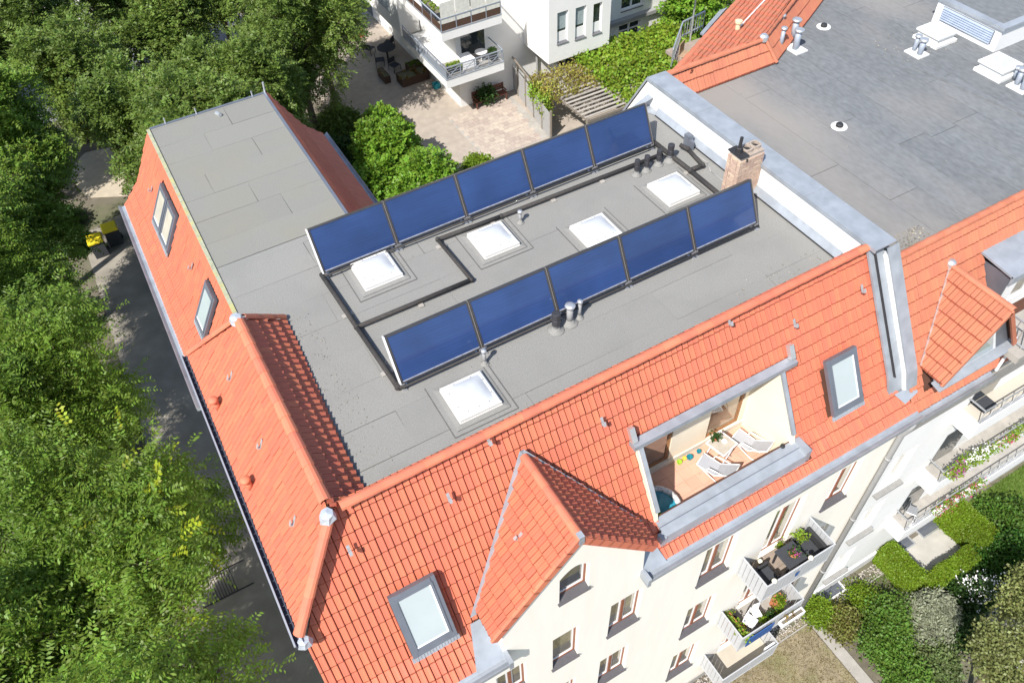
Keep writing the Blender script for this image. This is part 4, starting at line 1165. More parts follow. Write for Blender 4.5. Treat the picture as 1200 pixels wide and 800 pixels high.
# ------------------------------------------------------------------ foliage
def leaf_verts(pts, dirs, size=(0.11, 0.045), n_leaf=9, spray=0.45, droop=0.5, seed=0, flat=0.6, pinnate=True):
    """leaf sprays: each spray has a twig direction and rows of leaflets, two triangles per leaflet"""
    g = np.random.default_rng(seed)
    S = len(pts)
    P = np.asarray(pts, float); D = np.asarray(dirs, float)
    D = D + g.normal(0, 0.45, D.shape); D[:, 2] -= droop * 0.3
    D /= np.linalg.norm(D, axis=1, keepdims=True) + 1e-9
    up = np.tile(np.array([0, 0, 1.0]), (S, 1)) + g.normal(0, 0.35, (S, 3))
    side = np.cross(D, up); side /= np.linalg.norm(side, axis=1, keepdims=True) + 1e-9
    nor = np.cross(side, D)
    n = n_leaf
    if pinnate:
        t = (np.arange(n) // 2 * 2 + 1) / (n + 1.0)
        sg = np.where(np.arange(n) % 2 == 0, 1.0, -1.0)
        base = P[:, None, :] + D[:, None, :] * (t[None, :, None] * spray) + np.array([0, 0, -1.0]) * (t[None, :, None] ** 2 * spray * 0.3 * droop)
        ld = side[:, None, :] * sg[None, :, None] + D[:, None, :] * 0.5 + g.normal(0, 0.15, (S, n, 3))
    else:
        base = P[:, None, :] + g.normal(0, spray * 0.45, (S, n, 3))
        ld = D[:, None, :] * 0.4 + g.normal(0, 0.8, (S, n, 3))
    ld[..., 2] -= 0.15
    ld /= np.linalg.norm(ld, axis=2, keepdims=True) + 1e-9
    nn = nor[:, None, :] * flat + g.normal(0, 0.45, (S, n, 3)); nn[..., 2] += 0.35
    wd = np.cross(ld, nn); wd /= np.linalg.norm(wd, axis=2, keepdims=True) + 1e-9
    ls = size[0] * g.uniform(0.7, 1.3, (S, n, 1)); ws = size[1] * g.uniform(0.7, 1.25, (S, n, 1))
    v0 = base; v1 = base + ld * ls * 0.5 + wd * ws; v2 = base + ld * ls; v3 = base + ld * ls * 0.5 - wd * ws
    return np.stack([v0, v1, v2, v3], axis=2).reshape(-1, 3) * K

def leaves_mesh(name, pts, dirs, m, *a, extra=None, **k):
    Vs = [leaf_verts(pts, dirs, *a, **k)]; mats_ = [m]
    if extra is not None: Vs.append(extra[0]); mats_.append(extra[1])
    V = np.concatenate(Vs); nf = len(V) // 4
    me = bpy.data.meshes.new(name)
    me.vertices.add(nf * 4); me.vertices.foreach_set("co", V.astype(np.float32).ravel())
    me.loops.add(nf * 4); me.loops.foreach_set("vertex_index", np.arange(nf * 4, dtype=np.int32))
    me.polygons.add(nf); me.polygons.foreach_set("loop_start", np.arange(nf, dtype=np.int32) * 4)
    for mm in mats_: me.materials.append(mm)
    if extra is not None:
        mi = np.zeros(nf, dtype=np.int32); mi[len(Vs[0]) // 4:] = 1; me.polygons.foreach_set("material_index", mi)
    me.update(calc_edges=True)
    return me

def crown_points(c, R, H, n, seed, lobes=14, lr=0.42, core=0.25):
    """points on the surfaces of random lobes inside an ellipsoid of radii R (xy), H (z)"""
    g = np.random.default_rng(seed)
    q = g.normal(0, 1, (lobes, 3)); q /= np.linalg.norm(q, axis=1, keepdims=True)
    q *= g.uniform(0.30, 1.0 - lr * 0.6, (lobes, 1)); q[:, 2] = q[:, 2] * 0.95
    rr = lr * g.uniform(0.65, 1.2, lobes)
    idx = g.choice(lobes, n, p=(rr ** 2) / (rr ** 2).sum())
    d = g.normal(0, 1, (n, 3)); d[:, 2] += 0.35; d /= np.linalg.norm(d, axis=1, keepdims=True)
    rad_ = rr[idx][:, None] * np.where(g.random((n, 1)) < core, g.uniform(0.3, 0.9, (n, 1)), g.uniform(0.85, 1.08, (n, 1)))
    p = q[idx] + d * rad_
    out = d * 0.7 + p * 0.5
    ext = np.where(g.random((n, 1)) < .16, g.uniform(.0, .22, (n, 1)), 0.0)
    p = p + d * ext
    P = np.asarray(c) + p * np.array([R, R, H])
    return P, out, np.asarray(c) + q * np.array([R, R, H])

def tree(name, label, x, y, h, R, H, m, seed, n=5000, size=(0.11, 0.045), n_leaf=9, spray=0.5, trunk=0.16, group=None, lobes=14, lr=0.42,
         pinnate=True, young=None, cat="tree", bark=None, droop=0.6, z0=0.0):
    """h: crown centre height"""
    t = thing(name, label, cat, (x, y, z0), group=group)
    P, D, L = crown_points((0, 0, h), R, H, n, seed, lobes, lr)
    keep = P[:, 2] > 0.25
    P, D = P[keep], D[keep]
    g = random.Random(seed)
    mb = MB()
    top = Vector((g.uniform(-.2, .2) * R, g.uniform(-.2, .2) * R, h + H * 0.35))
    b = Vector((0, 0, 0)); mid = Vector((g.uniform(-.12, .12), g.uniform(-.12, .12), max(h - H * 0.7, h * 0.4)))
    if trunk > 0:
        mb.tube([b - Vector((0, 0, 0.2)), b + Vector((0, 0, 0.3)), mid, top], [trunk * 1.35, trunk, trunk * 0.75, trunk * 0.2], 8)
        for i in range(len(L)):
            e = Vector(L[i]); s = mid.lerp(top, g.uniform(0.0, 0.75))
            if e.z < s.z: s = mid.lerp(b, 0.1)
            k = s.lerp(e, 0.5) + Vector((0, 0, -0.12 * (e - s).length + g.uniform(-.1, .2)))
            mb.tube([s, k, e], [trunk * 0.4, trunk * 0.24, trunk * 0.08], 5, cap=False)
            for q in range(3):
                e2 = e + Vector((g.uniform(-1, 1), g.uniform(-1, 1), g.uniform(-.3, .8))) * (R * lr * 0.8)
                mb.tube([k.lerp(e, g.uniform(.3, .95)), e2], [trunk * 0.1, trunk * 0.03], 4, cap=False)
        for v in range(len(mb.v)): mb.v[v] = (mb.v[v][0] + x, mb.v[v][1] + y, mb.v[v][2] + z0)
        mb.build("trunk", bark or BARK, t, smooth=True)
    extra = None
    if young:
        mm, k, sel = young
        idx = sel(P)
        if len(idx):
            gg = np.random.default_rng(seed + 5); idx = gg.choice(idx, min(k, len(idx)), replace=False)
            extra = (leaf_verts(P[idx] + D[idx] * 0.22, D[idx], (size[0] * 1.1, size[1] * 1.5), 11, spray * 1.15, 0.4, seed + 9), mm)
    link_mesh("crown", leaves_mesh("crown", P, D, m, size, n_leaf, spray, droop, seed, pinnate=pinnate, extra=extra), t)
    return t

def bush(name, label, x, y, R, H, m, seed, n=900, size=(0.09, 0.04), n_leaf=8, spray=0.3, z0=0.0, group=None, pinnate=False, cat="bush", lobes=9, lr=0.5, stems=True):
    t = thing(name, label, cat, (x, y, z0), group=group)
    g = np.random.default_rng(seed)
    q = g.normal(0, 1, (lobes, 3)); q /= np.linalg.norm(q, axis=1, keepdims=True); q *= g.uniform(0.2, 0.6, (lobes, 1)); q[:, 2] = np.abs(q[:, 2])
    rr = lr * g.uniform(0.7, 1.1, lobes); idx = g.integers(0, lobes, n)
    d = g.normal(0, 1, (n, 3)); d[:, 2] = np.abs(d[:, 2]) * 1.1 - 0.25; d /= np.linalg.norm(d, axis=1, keepdims=True)
    p = q[idx] + d * rr[idx][:, None] * g.uniform(0.7, 1.08, (n, 1))
    P = p * np.array([R, R, H]); P[:, 2] = np.maximum(P[:, 2], 0.03)
    me = leaves_mesh("crown", P, d, m, size, n_leaf, spray, 0.2, seed, pinnate=pinnate)
    link_mesh("crown", me, t)
    if stems:
        mb = MB()
        for i in range(lobes):
            e = Vector(q[i]) ; e = Vector((e.x * R, e.y * R, e.z * H + 0.15))
            mb.tube([(x + e.x * .15, y + e.y * .15, z0 - 0.02), (x + e.x, y + e.y, z0 + e.z)], [0.025, 0.01], 5, cap=False)
        mb.build("stems", BARK, t)
    return t

def leaf_slab(parent, name, lo, hi, m, n, seed, size=(0.07, 0.035), n_leaf=7, spray=0.12, jitter=0.05):
    """leaves clothing the outside of a box (clipped hedges), local to parent"""
    g = np.random.default_rng(seed); lo = np.array(lo, float); hi = np.array(hi, float); e = hi - lo
    areas = np.array([e[1] * e[2], e[1] * e[2], e[0] * e[2], e[0] * e[2], e[0] * e[1]])
    f = g.choice(5, n, p=areas / areas.sum()); P = lo + g.random((n, 3)) * e; D = np.zeros((n, 3))
    for k, (ax, side) in enumerate(((0, 0), (0, 1), (1, 0), (1, 1), (2, 1))):
        mk = f == k; P[mk, ax] = (hi if side else lo)[ax]; D[mk, ax] = 1 if side else -1
    ph = np.sin(P[:, 0] * 5.1 + seed) * np.cos(P[:, 1] * 4.3) * 0.03
    P += D * (g.normal(0, jitter, (n, 1)) + ph[:, None]); D[:, 2] += 0.3
    o = ORG[parent.name]
    me = leaves_mesh(name, P - np.array(o), D, m, size, n_leaf, spray, 0.1, seed, pinnate=False)
    return link_mesh(name, me, parent)

def leaf_layer(parent, name, P, D, m, seed, size=(0.09, 0.05), n_leaf=7, spray=0.18, pinnate=False):
    o = ORG[parent.name] if parent is not None else Vector((0, 0, 0))
    return link_mesh(name, leaves_mesh(name, np.asarray(P) - np.array(o), D, m, size, n_leaf, spray, 0.2, seed, pinnate=pinnate), parent)
# ------------------------------------------------------------------ ground and garden in front
SOIL = mat("soil", (0.155, 0.135, 0.105), 0.95, 0.25, 1.5, 0.5, 25, tint=(0.10, 0.12, 0.05), tscale=0.3, tamt=0.7)
g_ = MB(); g_.poly([(-150, -150, -0.02), (250, -150, -0.02), (250, 300, -0.02), (-150, 300, -0.02)]); structure("ground", g_, SOIL)
def sheet(name, pts, m, z, kind="structure"):
    mb = MB(); mb.prism([(p[0], p[1], z - 0.015) for p in pts], (0, 0, 0.015)); return structure(name, mb, m, kind=kind)
STREET = mat("side_path", (0.28, 0.255, 0.215), 0.95, 0.22, 1.2, 0.4, 30, tint=(0.20, 0.185, 0.155), tscale=0.5, tamt=0.6)
sheet("path", [(-4.6, -3), (-0.8, -3), (-0.8, 37), (-4.2, 36)], STREET, 0.004)
SANDM = mat("sand", (0.46, 0.40, 0.31), 0.95, 0.14, 2.0, 0.4, 40)
sheet("playground_sand", [(-1.2, 37.6), (0.1, 38.6), (0.2, 41.0), (-0.9, 42.6), (-2.8, 42.9), (-4.0, 41.6), (-3.4, 38.8)], SANDM, 0.009)
LAWN_D = mat("dry_lawn", (0.245, 0.205, 0.135), 0.95, 0.22, 2.5, 0.5, 40, tint=(0.16, 0.165, 0.065), tscale=0.9, tamt=0.7)
sheet("front_lawn", [(2.0, -2), (12.1, -2), (12.1, 4.55), (2.0, 4.55)], LAWN_D, 0.006)
sheet("flower_bed", [(12.55, 1.5), (15.6, 1.5), (15.6, 4.6), (12.55, 4.6)], mat("bed_soil", (0.13, 0.115, 0.085), 0.95, 0.25, 3, 0.5, 40), 0.008)
LAWN = mat("lawn_soil", (0.10, 0.15, 0.03), 0.95, 0.3, 3, 0.5, 60)
sheet("lawn", [(18.9, 0.5), (27, 0.5), (27, 4.75), (18.9, 4.75)], LAWN, 0.008)
sheet("front_path", [(12.12, -4), (12.5, -4), (12.5, 4.9), (12.12, 4.9)], GREYPAV, 0.03)
sheet("garden_path", [(15.8, -2), (19.8, -2.2), (20.3, 2.2), (16.2, 2.45)], mat("sandy_path", (0.40, 0.38, 0.34), 0.95, 0.15, 2, 0.3, 40), 0.012)
# patio slabs
pt = thing("patio", "pale concrete patio enclosed by three clipped hedges", "patio", (16.0, 3.6, 0.02))
PCONC = mat("patio_concrete", (0.42, 0.405, 0.37), 0.9, 0.12, 1.6, 0.25, 50, tint=(0.30, 0.29, 0.26), tscale=1.0, tamt=0.5)
mb = MB(); mb.box(15.9, 3.5, -0.03, 18.5, 4.75, 0.03); mb.build("slab", PCONC, pt)
# pebble strip along the house foot and light well covers
PEB = mat("pebble", (0.40, 0.37, 0.33), 0.85, 0.1, 20, rand=0.35, rmode='island')
mb = MB(); pr = random.Random(3)
for i in range(2600):
    x = pr.uniform(5.0, 19.0)
    if 15.9 < x < 18.4: continue
    if 12.05 < x < 12.55: continue
    y = pr.uniform(4.38, 4.76); r = pr.uniform(0.018, 0.038)
    a = pr.uniform(0, 6.28); c, s = math.cos(a) * r, math.sin(a) * r; k = pr.uniform(.6, 1)
    mb.add([(x + c, y + s, 0.01), (x - s * k, y + c * k, 0.01), (x - c, y - s, 0.01), (x + s * k, y - c * k, 0.01), (x, y, 0.02 + r * 0.9)], [(0, 1, 4), (1, 2, 4), (2, 3, 4), (3, 0, 4)])
structure("pebble_strip", mb, PEB, kind="stuff")
mb = MB(); mb.beam((5.0, 4.36, 0.02), (12.05, 4.36, 0.02), 0.04, 0.06); mb.beam((12.55, 4.36, 0.02), (15.9, 4.36, 0.02), 0.04, 0.06); structure("kerb", mb, CONC)
for (x, l) in ((13.05, "metal grille over a light well by the neighbour's downpipe"), (16.15, "dark metal grille beside the patio at the wall foot"), (17.35, "second dark grille along the patio wall foot")):
    t = thing("light_well", l, "grille", (x, 4.6, 0.02)); w = 0.85
    mb = MB(); mb.box(x, 4.55, 0, x + w, 4.60, 0.07); mb.box(x, 4.88, 0, x + w, 4.93, 0.07); mb.box(x, 4.60, 0, x + .05, 4.88, 0.07); mb.box(x + w - .05, 4.60, 0, x + w, 4.88, 0.07); mb.build("frame", WPLAST if x < 14 else ALU, t)
    mb = MB()
    for i in range(24): mb.box(x + .06 + i * .031, 4.60, 0.03, x + .075 + i * .031, 4.88, 0.05)
    mb.box(x + .05, 4.60, 0.0, x + w - .05, 4.88, 0.012)
    mb.build("grating", ZINC_D, t)
LEAF_H2 = leaf_mat('leaf_garden_bush', (0.11, 0.20, 0.03), rand=0.35)
LEAF_MX = leaf_mat('leaf_grey_green', (0.15, 0.20, 0.07), rand=0.4)
LEAF_RG = leaf_mat('leaf_rusty_green', (0.19, 0.19, 0.045), rand=0.4, hue=0.04)
# clipped hedges
def hedge(lo, hi, seed, label, m=LEAF_H, n=1500):
    t = thing("hedge", label, "hedge", lo)
    mb = MB(); d = 0.035; mb.box(lo[0] + d, lo[1] + d, 0, hi[0] - d, hi[1] - d, hi[2] - d); mb.build("branches", LEAF_D, t)
    leaf_slab(t, "foliage", lo, hi, m, n * 2, seed, (0.05, 0.026), 7, 0.07, 0.014)
hedge((15.36, 3.5, 0), (15.90, 4.80, 0.85), 1, "clipped green hedge on the near side of the patio", n=2600)
hedge((15.90, 3.08, 0), (17.9, 3.5, 0.72), 2, "clipped low hedge along the garden side of the patio", n=2600)
hedge((18.2, 3.3, 0), (18.95, 4.85, 0.9), 3, "broad clipped hedge on the far side of the patio", n=3200)
bush("bush", "round clipped green bush at the foot of the corner downpipe", 12.55, 4.35, 0.42, 0.75, LEAF_H, 11, 900, (0.06, 0.03))
bush("bush", "rusty green bush next to the round clipped bush", 12.92, 3.8, 0.5, 0.7, LEAF_RG, 12, 900, (0.07, 0.03))
bush("bush", "green bush in half shade between rusty bush and silver shrub", 14.1, 3.0, 0.9, 1.0, LEAF_H2, 13, 1500)
bush("bush", "fresh green bush growing in the bed by the grille", 14.05, 4.05, 0.45, 0.5, LEAF_H, 14, 700, (0.06, 0.025))
bush("shrub", "silvery green shrub with feathery shoots in the garden middle", 15.3, 2.5, 0.85, 1.5, LEAF_W, 15, 2200, (0.11, 0.022), 9, 0.42, pinnate=True, cat="shrub")
bush("shrub", "white-flowering dark shrub beside the sandy path", 16.75, 2.35, 0.62, 1.1, LEAF_D, 16, 1500, cat="shrub")
t = bush("bush", "large dark evergreen bush by the right picture edge", 18.6, 2.6, 1.15, 1.5, leaf_mat("leaf_evergreen", (0.06, 0.15, 0.02), rand=0.35), 17, 2800, (0.09, 0.035))
bush("bush", "green bush behind the broad hedge near the lawn", 20.0, 3.6, 0.9, 1.2, leaf_mat("leaf_mid", (0.09, 0.17, 0.025), rand=0.35), 18, 1800)
bush("bush", "low dark bush behind the low hedge", 17.2, 2.75, 0.7, 0.6, LEAF_D, 19, 900)
for i, (x, y, R, H, l) in enumerate(((13.5, 2.6, .8, .9, "deep green bush at the shaded garden edge by the lawn path"), (14.5, 1.7, .8, .7, "deep green bush between silver shrub and pale trees"), (15.9, 1.7, .8, .9, "dark green bush in front of the white-flowering shrub"), (13.3, 1.6, .7, .7, "low green bush beside the lawn path at the bottom"), (14.9, 3.1, .7, .6, "low green bush in the bed near the clipped hedge"))):
    bush("bush", l, x, y, R, H, (LEAF_H2, LEAF_MX, LEAF_D, LEAF_H2, LEAF_MX)[i], 120 + i, 1000, ((.08, .03), (.12, .03), (.07, .035), (.10, .03), (.06, .03))[i], 8, .34)
# white flowers on the shrub
g = np.random.default_rng(5); n = 130
Pf = np.stack([16.75 + g.normal(0.15, .32, n), 2.3 + g.normal(0, .26, n), 0.95 + g.uniform(-.25, .3, n)], 1)
leaf_layer(bpy.data.objects["shrub.001"], "blossom", Pf, np.tile([0, 0, 1.0], (n, 1)) + g.normal(0, .5, (n, 3)), PETAL_W, 5, (0.045, 0.028), 5, 0.08)
# low garden trees in the lower right corner
tree("garden_tree", "pale leaved garden tree at the lower right of the dry lawn", 14.7, 0.5, 2.7, 0.95, 1.2, LEAF_G, 31, 1500, (0.085, 0.032), 9, 0.32, 0.07, "pale garden trees", 17, 0.26, pinnate=False)
tree("garden_tree", "pale leaved tree with a slender top next to the silver shrub", 16.3, 1.3, 3.0, 0.75, 1.35, LEAF_G, 32, 1350, (0.085, 0.032), 9, 0.32, 0.06, "pale garden trees", 17, 0.26, pinnate=False)
tree("garden_tree", "broad pale garden tree at the bottom right corner", 17.3, 0.6, 3.0, 1.25, 1.15, LEAF_G, 33, 1950, (0.085, 0.032), 9, 0.32, 0.07, "pale garden trees", 17, 0.26, pinnate=False)
tree("garden_tree", "small pale tree in the corner below the sandy path", 18.7, 0.9, 2.4, 0.95, 0.95, LEAF_G, 34, 1200, (0.085, 0.032), 9, 0.3, 0.06, "pale garden trees", 17, 0.26, pinnate=False)
mb = MB(); lp = thing("lamp_post", "slim grey post standing among the dark bushes at the right edge", "post", (19.9, 2.7, 0))
mb.tube([(19.9, 2.7, 0), (19.9, 2.7, 2.6)], 0.035, 8); mb.build("post", PIPE_G, lp); mb = MB(); mb.lathe((19.9, 2.7, 2.6), [(0.05, 0), (0.06, .05), (0.02, .08)], 8); mb.build("cap", PIPE_G, lp)
# grass tufts
def grass(name, x0, y0, x1, y1, n, seed, m, hgt=0.07, ex=None):
    g = np.random.default_rng(seed)
    P = np.stack([g.uniform(x0, x1, n), g.uniform(y0, y1, n), np.full(n, 0.01)], 1)
    D = np.tile([0, 0, 1.0], (n, 1)) + g.normal(0, .4, (n, 3))
    o = leaf_layer(None, name, P, D, m, seed, (hgt, 0.008), 5, 0.05); o["kind"] = "stuff"; return o
grass("grass", 18.95, 1.5, 26, 4.75, 16000, 3, GRASS)
grass("dry_grass", 2.5, 0.5, 12.1, 4.5, 16000, 4, leaf_mat("dry_grass_blade", (0.30, 0.245, 0.13), rand=0.35, hue=0.02), 0.05)
grass("bed_plants", 12.9, 3.2, 15.3, 4.5, 900, 6, GRASS, 0.12)

BALC0 = set(o.name for o in SC.objects)
# ------------------------------------------------------------------ balconies of the solar-roof house
RAILM = mat("white_railing", (0.43, 0.44, 0.455), 0.4, 0.05, 8, spec=0.4)
def flowers(parent, P, m, n, spread, seed, z, leaf=LEAF_H, size=(0.045, 0.03)):
    g = np.random.default_rng(seed); P = np.asarray(P, float)
    k = len(P); idx = g.integers(0, k, n)
    Q = P[idx] + g.normal(0, 1, (n, 3)) * np.array(spread); D = np.tile([0, 0, 1.0], (n, 1)) + g.normal(0, .6, (n, 3))
    leaf_layer(parent, "leaves", Q, D, leaf, seed, (0.06, 0.03), 5, 0.08)
    if m is not None:
        Q2 = P[idx][: n // 2] + g.normal(0, 1, (n // 2, 3)) * np.array(spread) + np.array([0, -0.02, z])
        leaf_layer(parent, "blossom", Q2, D[: n // 2], m, seed + 1, size, 5, 0.05)
BX0, BX1, BYF = 8.36, 10.36, 4.18
def railing(t, x0, x1, yf, yb, z, h=0.74, slats=True, m=RAILM, step=0.115):
    rb = MB(); b = 0.03
    rb.box(x0, yf, z + h - b, x1, yf + b, z + h); rb.box(x0, yf + b, z + h - b, x0 + b, yb, z + h); rb.box(x1 - b, yf + b, z + h - b, x1, yb, z + h)
    rb.box(x0, yf, z - 0.06, x1, yf + b, z - 0.03); rb.box(x0, yf + b, z - 0.06, x0 + b, yb, z - 0.03); rb.box(x1 - b, yf + b, z - 0.06, x1, yb, z - 0.03)
    rl = rb.build("railing", m, t)
    for (x, y) in ((x0 + .001, yf + .001), (x1 - b - .001, yf + .001), (x0 + .001, yb - b), (x1 - b - .001, yb - b), ((x0 + x1) / 2, yf + .001)):
        mb = MB(); mb.box(x, y, z - 0.10, x + b, y + b, z + h - b - 0.001); mb.build("post", m, rl)
    n = int((x1 - x0 - 2 * b) / step)
    for i in range(n):
        a = x0 + b + (x1 - x0 - 2 * b) * (i + .05) / n; c = x0 + b + (x1 - x0 - 2 * b) * (i + .95) / n
        mb = MB(); mb.box(a, yf + .008, z - 0.028, c, yf + .02, z + h - b - .002); mb.build("slat", m, rl)
    n = int((yb - yf - 2 * b) / step)
    for xx in (x0 + .008, x1 - .02):
        for i in range(n):
            a = yf + b + (yb - yf - 2 * b) * (i + .05) / n; c = yf + b + (yb - yf - 2 * b) * (i + .95) / n
            mb = MB(); mb.box(xx, a, z - 0.028, xx + .012, c, z + h - b - .002); mb.build("slat", m, rl)
    return rl
BZ = [6.62, 3.52, 0.40]
bl = ["upper white balcony with dark cushioned seats and table", "middle white balcony crowded with planters and pots", "lowest white balcony with empty beige floor"]
BAL = []
DECKM = mat("balcony_deck", (0.30, 0.245, 0.20), 0.8, 0.15, 5, rand=0.1)
BEIGE = mat("beige_floor", (0.45, 0.41, 0.34), 0.85, 0.06, 2)
for i, z in enumerate(BZ):
    t = thing("balcony", bl[i], "balcony", (BX0, 5.0, z)); BAL.append(t)
    mb = MB(); mb.box(BX0 + .03, BYF + .03, z - 0.12, BX1 - .03, 4.998, z - 0.02); s = mb.build("slab", CONC, t)
    if i == 0:
        for k in range(5):
            for j in range(2):
                mb = MB(); a = BX0 + .035 + k * .388; c = BYF + .035 + j * .392
                mb.box(a, c, z - 0.02, a + .38, c + .385, z + rnd.uniform(-.002, .002)); mb.build("floor_tile", DECKM, s)
    else:
        mb = MB(); mb.box(BX0 + .035, BYF + .035, z - 0.02, BX1 - .035, 4.996, z); mb.build("floor", GREYPAV if i == 1 else BEIGE, t)
    railing(t, BX0, BX1, BYF, 4.99, z)
z = BZ[0]
def armchair(x, y, z, w, rz, label):
    t = thing("wicker_chair", label, "chair", (x, y, z), rz, local=True); h = w / 2
    mb = MB(); mb.box(-h, -.24, 0.0, h, .24, .22); mb.build("base", WICKER, t)
    mb = MB(); mb.box(-h, .17, .22, h, .25, .50); mb.build("backrest", WICKER, t)
    for s in (-1, 1): mb = MB(); mb.box(s * h - (.05 if s > 0 else 0), -.24, .22, s * h + (0 if s > 0 else .05), .17, .38); mb.build("armrest", WICKER, t)
    mb = MB(); mb.bevbox(-h + .06, -.22, .22, h - .06, .16, .31, .02); mb.build("cushion", CUSH, t)
armchair(8.72, 4.52, z, 0.46, rad(90), "dark wicker armchair with charcoal cushion on the upper balcony")
armchair(10.05, 4.56, z, 0.62, rad(-90), "dark cushioned bench at the far end of the upper balcony")
t = thing("table", "square dark table with a flower bowl on the upper balcony", "table", (9.42, 4.55, z))
mb = MB(); mb.bevbox(9.16, 4.30, z + .52, 9.70, 4.80, z + .56, .01); mb.build("tabletop", CUSH, t)
for (x, y) in ((9.2, 4.34), (9.63, 4.34), (9.2, 4.73), (9.63, 4.73)): mb = MB(); mb.box(x, y, z, x + .04, y + .04, z + .52); mb.build("leg", WICKER, t)
t = thing("flower_bowl", "bowl of mixed flowers standing on the dark balcony table", "flower bowl", (9.45, 4.52, z + .56))
mb = MB(); mb.lathe((9.45, 4.52, z + .56), [(0.06, 0), (0.11, .07), (0.10, .075), (0.01, .06)], 10); mb.build("bowl", TERRA, t); flowers(t, [(9.45, 4.52, z + .68)], PETAL_P, 12, (.05, .05, .02), 3, .03, LEAF_D, (.03, .02))
t = thing("potted_plant", "yellow-green plant in the far corner of the upper balcony", "potted plant", (10.0, 4.88, z))
mb = MB(); mb.lathe((9.98, 4.86, z), [(0.08, 0), (0.11, .2), (0.10, .2), (0.01, .18)], 10); mb.build("pot", WPLAST, t); flowers(t, [(9.98, 4.84, z + .42)], None, 30, (.07, .06, .06), 4, 0, LEAF_V)
t = thing("potted_plant", "little white pot beside the upper balcony door", "potted plant", (9.5, 4.92, z))
mb = MB(); mb.lathe((9.55, 4.90, z), [(0.05, 0), (0.07, .12), (0.06, .12), (0.01, .1)], 10); mb.build("pot", WPLAST, t); flowers(t, [(9.55, 4.9, z + .2)], None, 20, (.05, .05, .04), 6, 0)
for (x, y, l) in ((8.95, 4.9, "white globe lamp on the floor by the upper balcony door"), (8.55, 4.2, "white globe lamp on the front rail of the upper balcony, left"), (9.60, 4.2, "white globe lamp on the front rail of the upper balcony, centre")):
    zz = z + (.72 if y < 4.5 else 0)
    t = thing("globe_lamp", l, "lamp", (x, y, zz)); mb = MB(); mb.tube([(x, y, zz), (x, y, zz + .05)], 0.02, 6); mb.build("stem", BLACKM, t)
    mb = MB(); mb.lathe((x, y, zz + .10), [(0.01, -.06), (.04, -.05), (.062, 0), (.045, .045), (.01, .062)], 10); mb.build("globe", mat("lamp_globe", (0.8, 0.76, 0.6), 0.4), t, smooth=True)
for (x, l) in ((9.22, "small blue cloth hung over the upper balcony rail"),):
    t = thing("cloth", l, "cloth", (x, 4.17, z + .4)); mb = MB(); mb.prism([(x, 4.165, z + .5), (x + .12, 4.165, z + .52), (x + .1, 4.17, z + .3), (x + .03, 4.17, z + .33)], (0, -.01, 0)); mb.build("cloth", BLUEC, t)
# middle balcony planters
z = BZ[1]
def planter(x0, y0, x1, y1, zz, h, m, label, n=40, leaf=LEAF_H, bl_=None):
    t = thing("planter", label, "planter", (x0, y0, zz))
    mb = MB(); w = .03
    mb.box(x0, y0, zz, x1, y0 + w, zz + h); mb.box(x0, y1 - w, zz, x1, y1, zz + h); mb.box(x0, y0 + w, zz, x0 + w, y1 - w, zz + h); mb.box(x1 - w, y0 + w, zz, x1, y1 - w, zz + h); mb.build("box", m, t)
    mb = MB(); mb.box(x0 + w, y0 + w, zz, x1 - w, y1 - w, zz + h - .04); mb.build("earth", SOIL, t)
    g = np.random.default_rng(int(x0 * 100)); P = [(x0 + (x1 - x0) * g.random(), y0 + (y1 - y0) * g.random(), zz + h) for _ in range(12)]
    flowers(t, P, bl_, n, (.02, .02, .02), int(y0 * 77), .04, leaf)
planter(8.42, 4.30, 8.62, 4.92, z, .55, TERRA, "long orange-rimmed planter with herbs on the middle balcony", 60)
planter(9.85, 4.45, 10.10, 4.70, z, .45, TERRA, "square orange planter with green plant on the middle balcony", 50)
for i, (x, y, r, h, m_, lf, l) in enumerate(((8.70, 4.78, .10, .3, CUSH, None, "empty black pot beside the long planter"), (8.80, 4.56, .10, .22, TERRA, None, "small terracotta pot near the white chairs"), (8.55, 4.27, .09, .5, TERRA, LEAF_V, "pot with bushy yellow-green plant in the railing corner"),
        (9.35, 4.42, .08, .2, WPLAST, LEAF_H, "white pot with green plant behind the front railing"), (9.60, 4.40, .11, .2, CUSH, LEAF_D, "black pot with dark plant behind the front railing"), (9.82, 4.36, .09, .25, TERRA, LEAF_H, "terracotta pot with leafy plant near the square planter"))):
    t = thing("flower_pot", l, "flower pot", (x, y, z))
    mb = MB(); mb.lathe((x, y, z), [(r * .7, 0), (r, h), (r * .85, h), (r * .8, h - .05), (0.01, h - .05)], 12); mb.build("pot", m_, t, smooth=False)
    if lf is not None: flowers(t, [(x, y, z + h + .04)], None, 30, (r * .6, r * .6, .04), i + 40, 0, lf)
def chair_simple(x, y, z, rz, label, m=WHITEP, s=0.34, group=None):
    t = thing("chair", label, "chair", (x, y, z), rz, group=group, local=True); h = s / 2
    mb = MB(); mb.bevbox(-h, -h, .36, h, h, .385, .008); mb.build("seat", m, t)
    for (a, b) in ((-h, -h), (h - .025, -h), (-h, h - .025), (h - .025, h - .025)): mb = MB(); mb.box(a, b, 0, a + .025, b + .025, .36); mb.build("leg", m, t)
    mb = MB(); mb.box(-h, h - .02, .42, h, h, .72); mb.build("backrest", m, t)
    for a in (-h, h - .025): mb = MB(); mb.box(a, h - .022, .385, a + .025, h - .002, .42); mb.build("post", m, t)
chair_simple(8.98, 4.52, z, rad(20), "white chair with a black rim on the middle balcony", WHITEP, .30)
chair_simple(9.25, 4.60, z, rad(-10), "slim white chair next to the black-rimmed one on the middle balcony", WHITEP, .22)
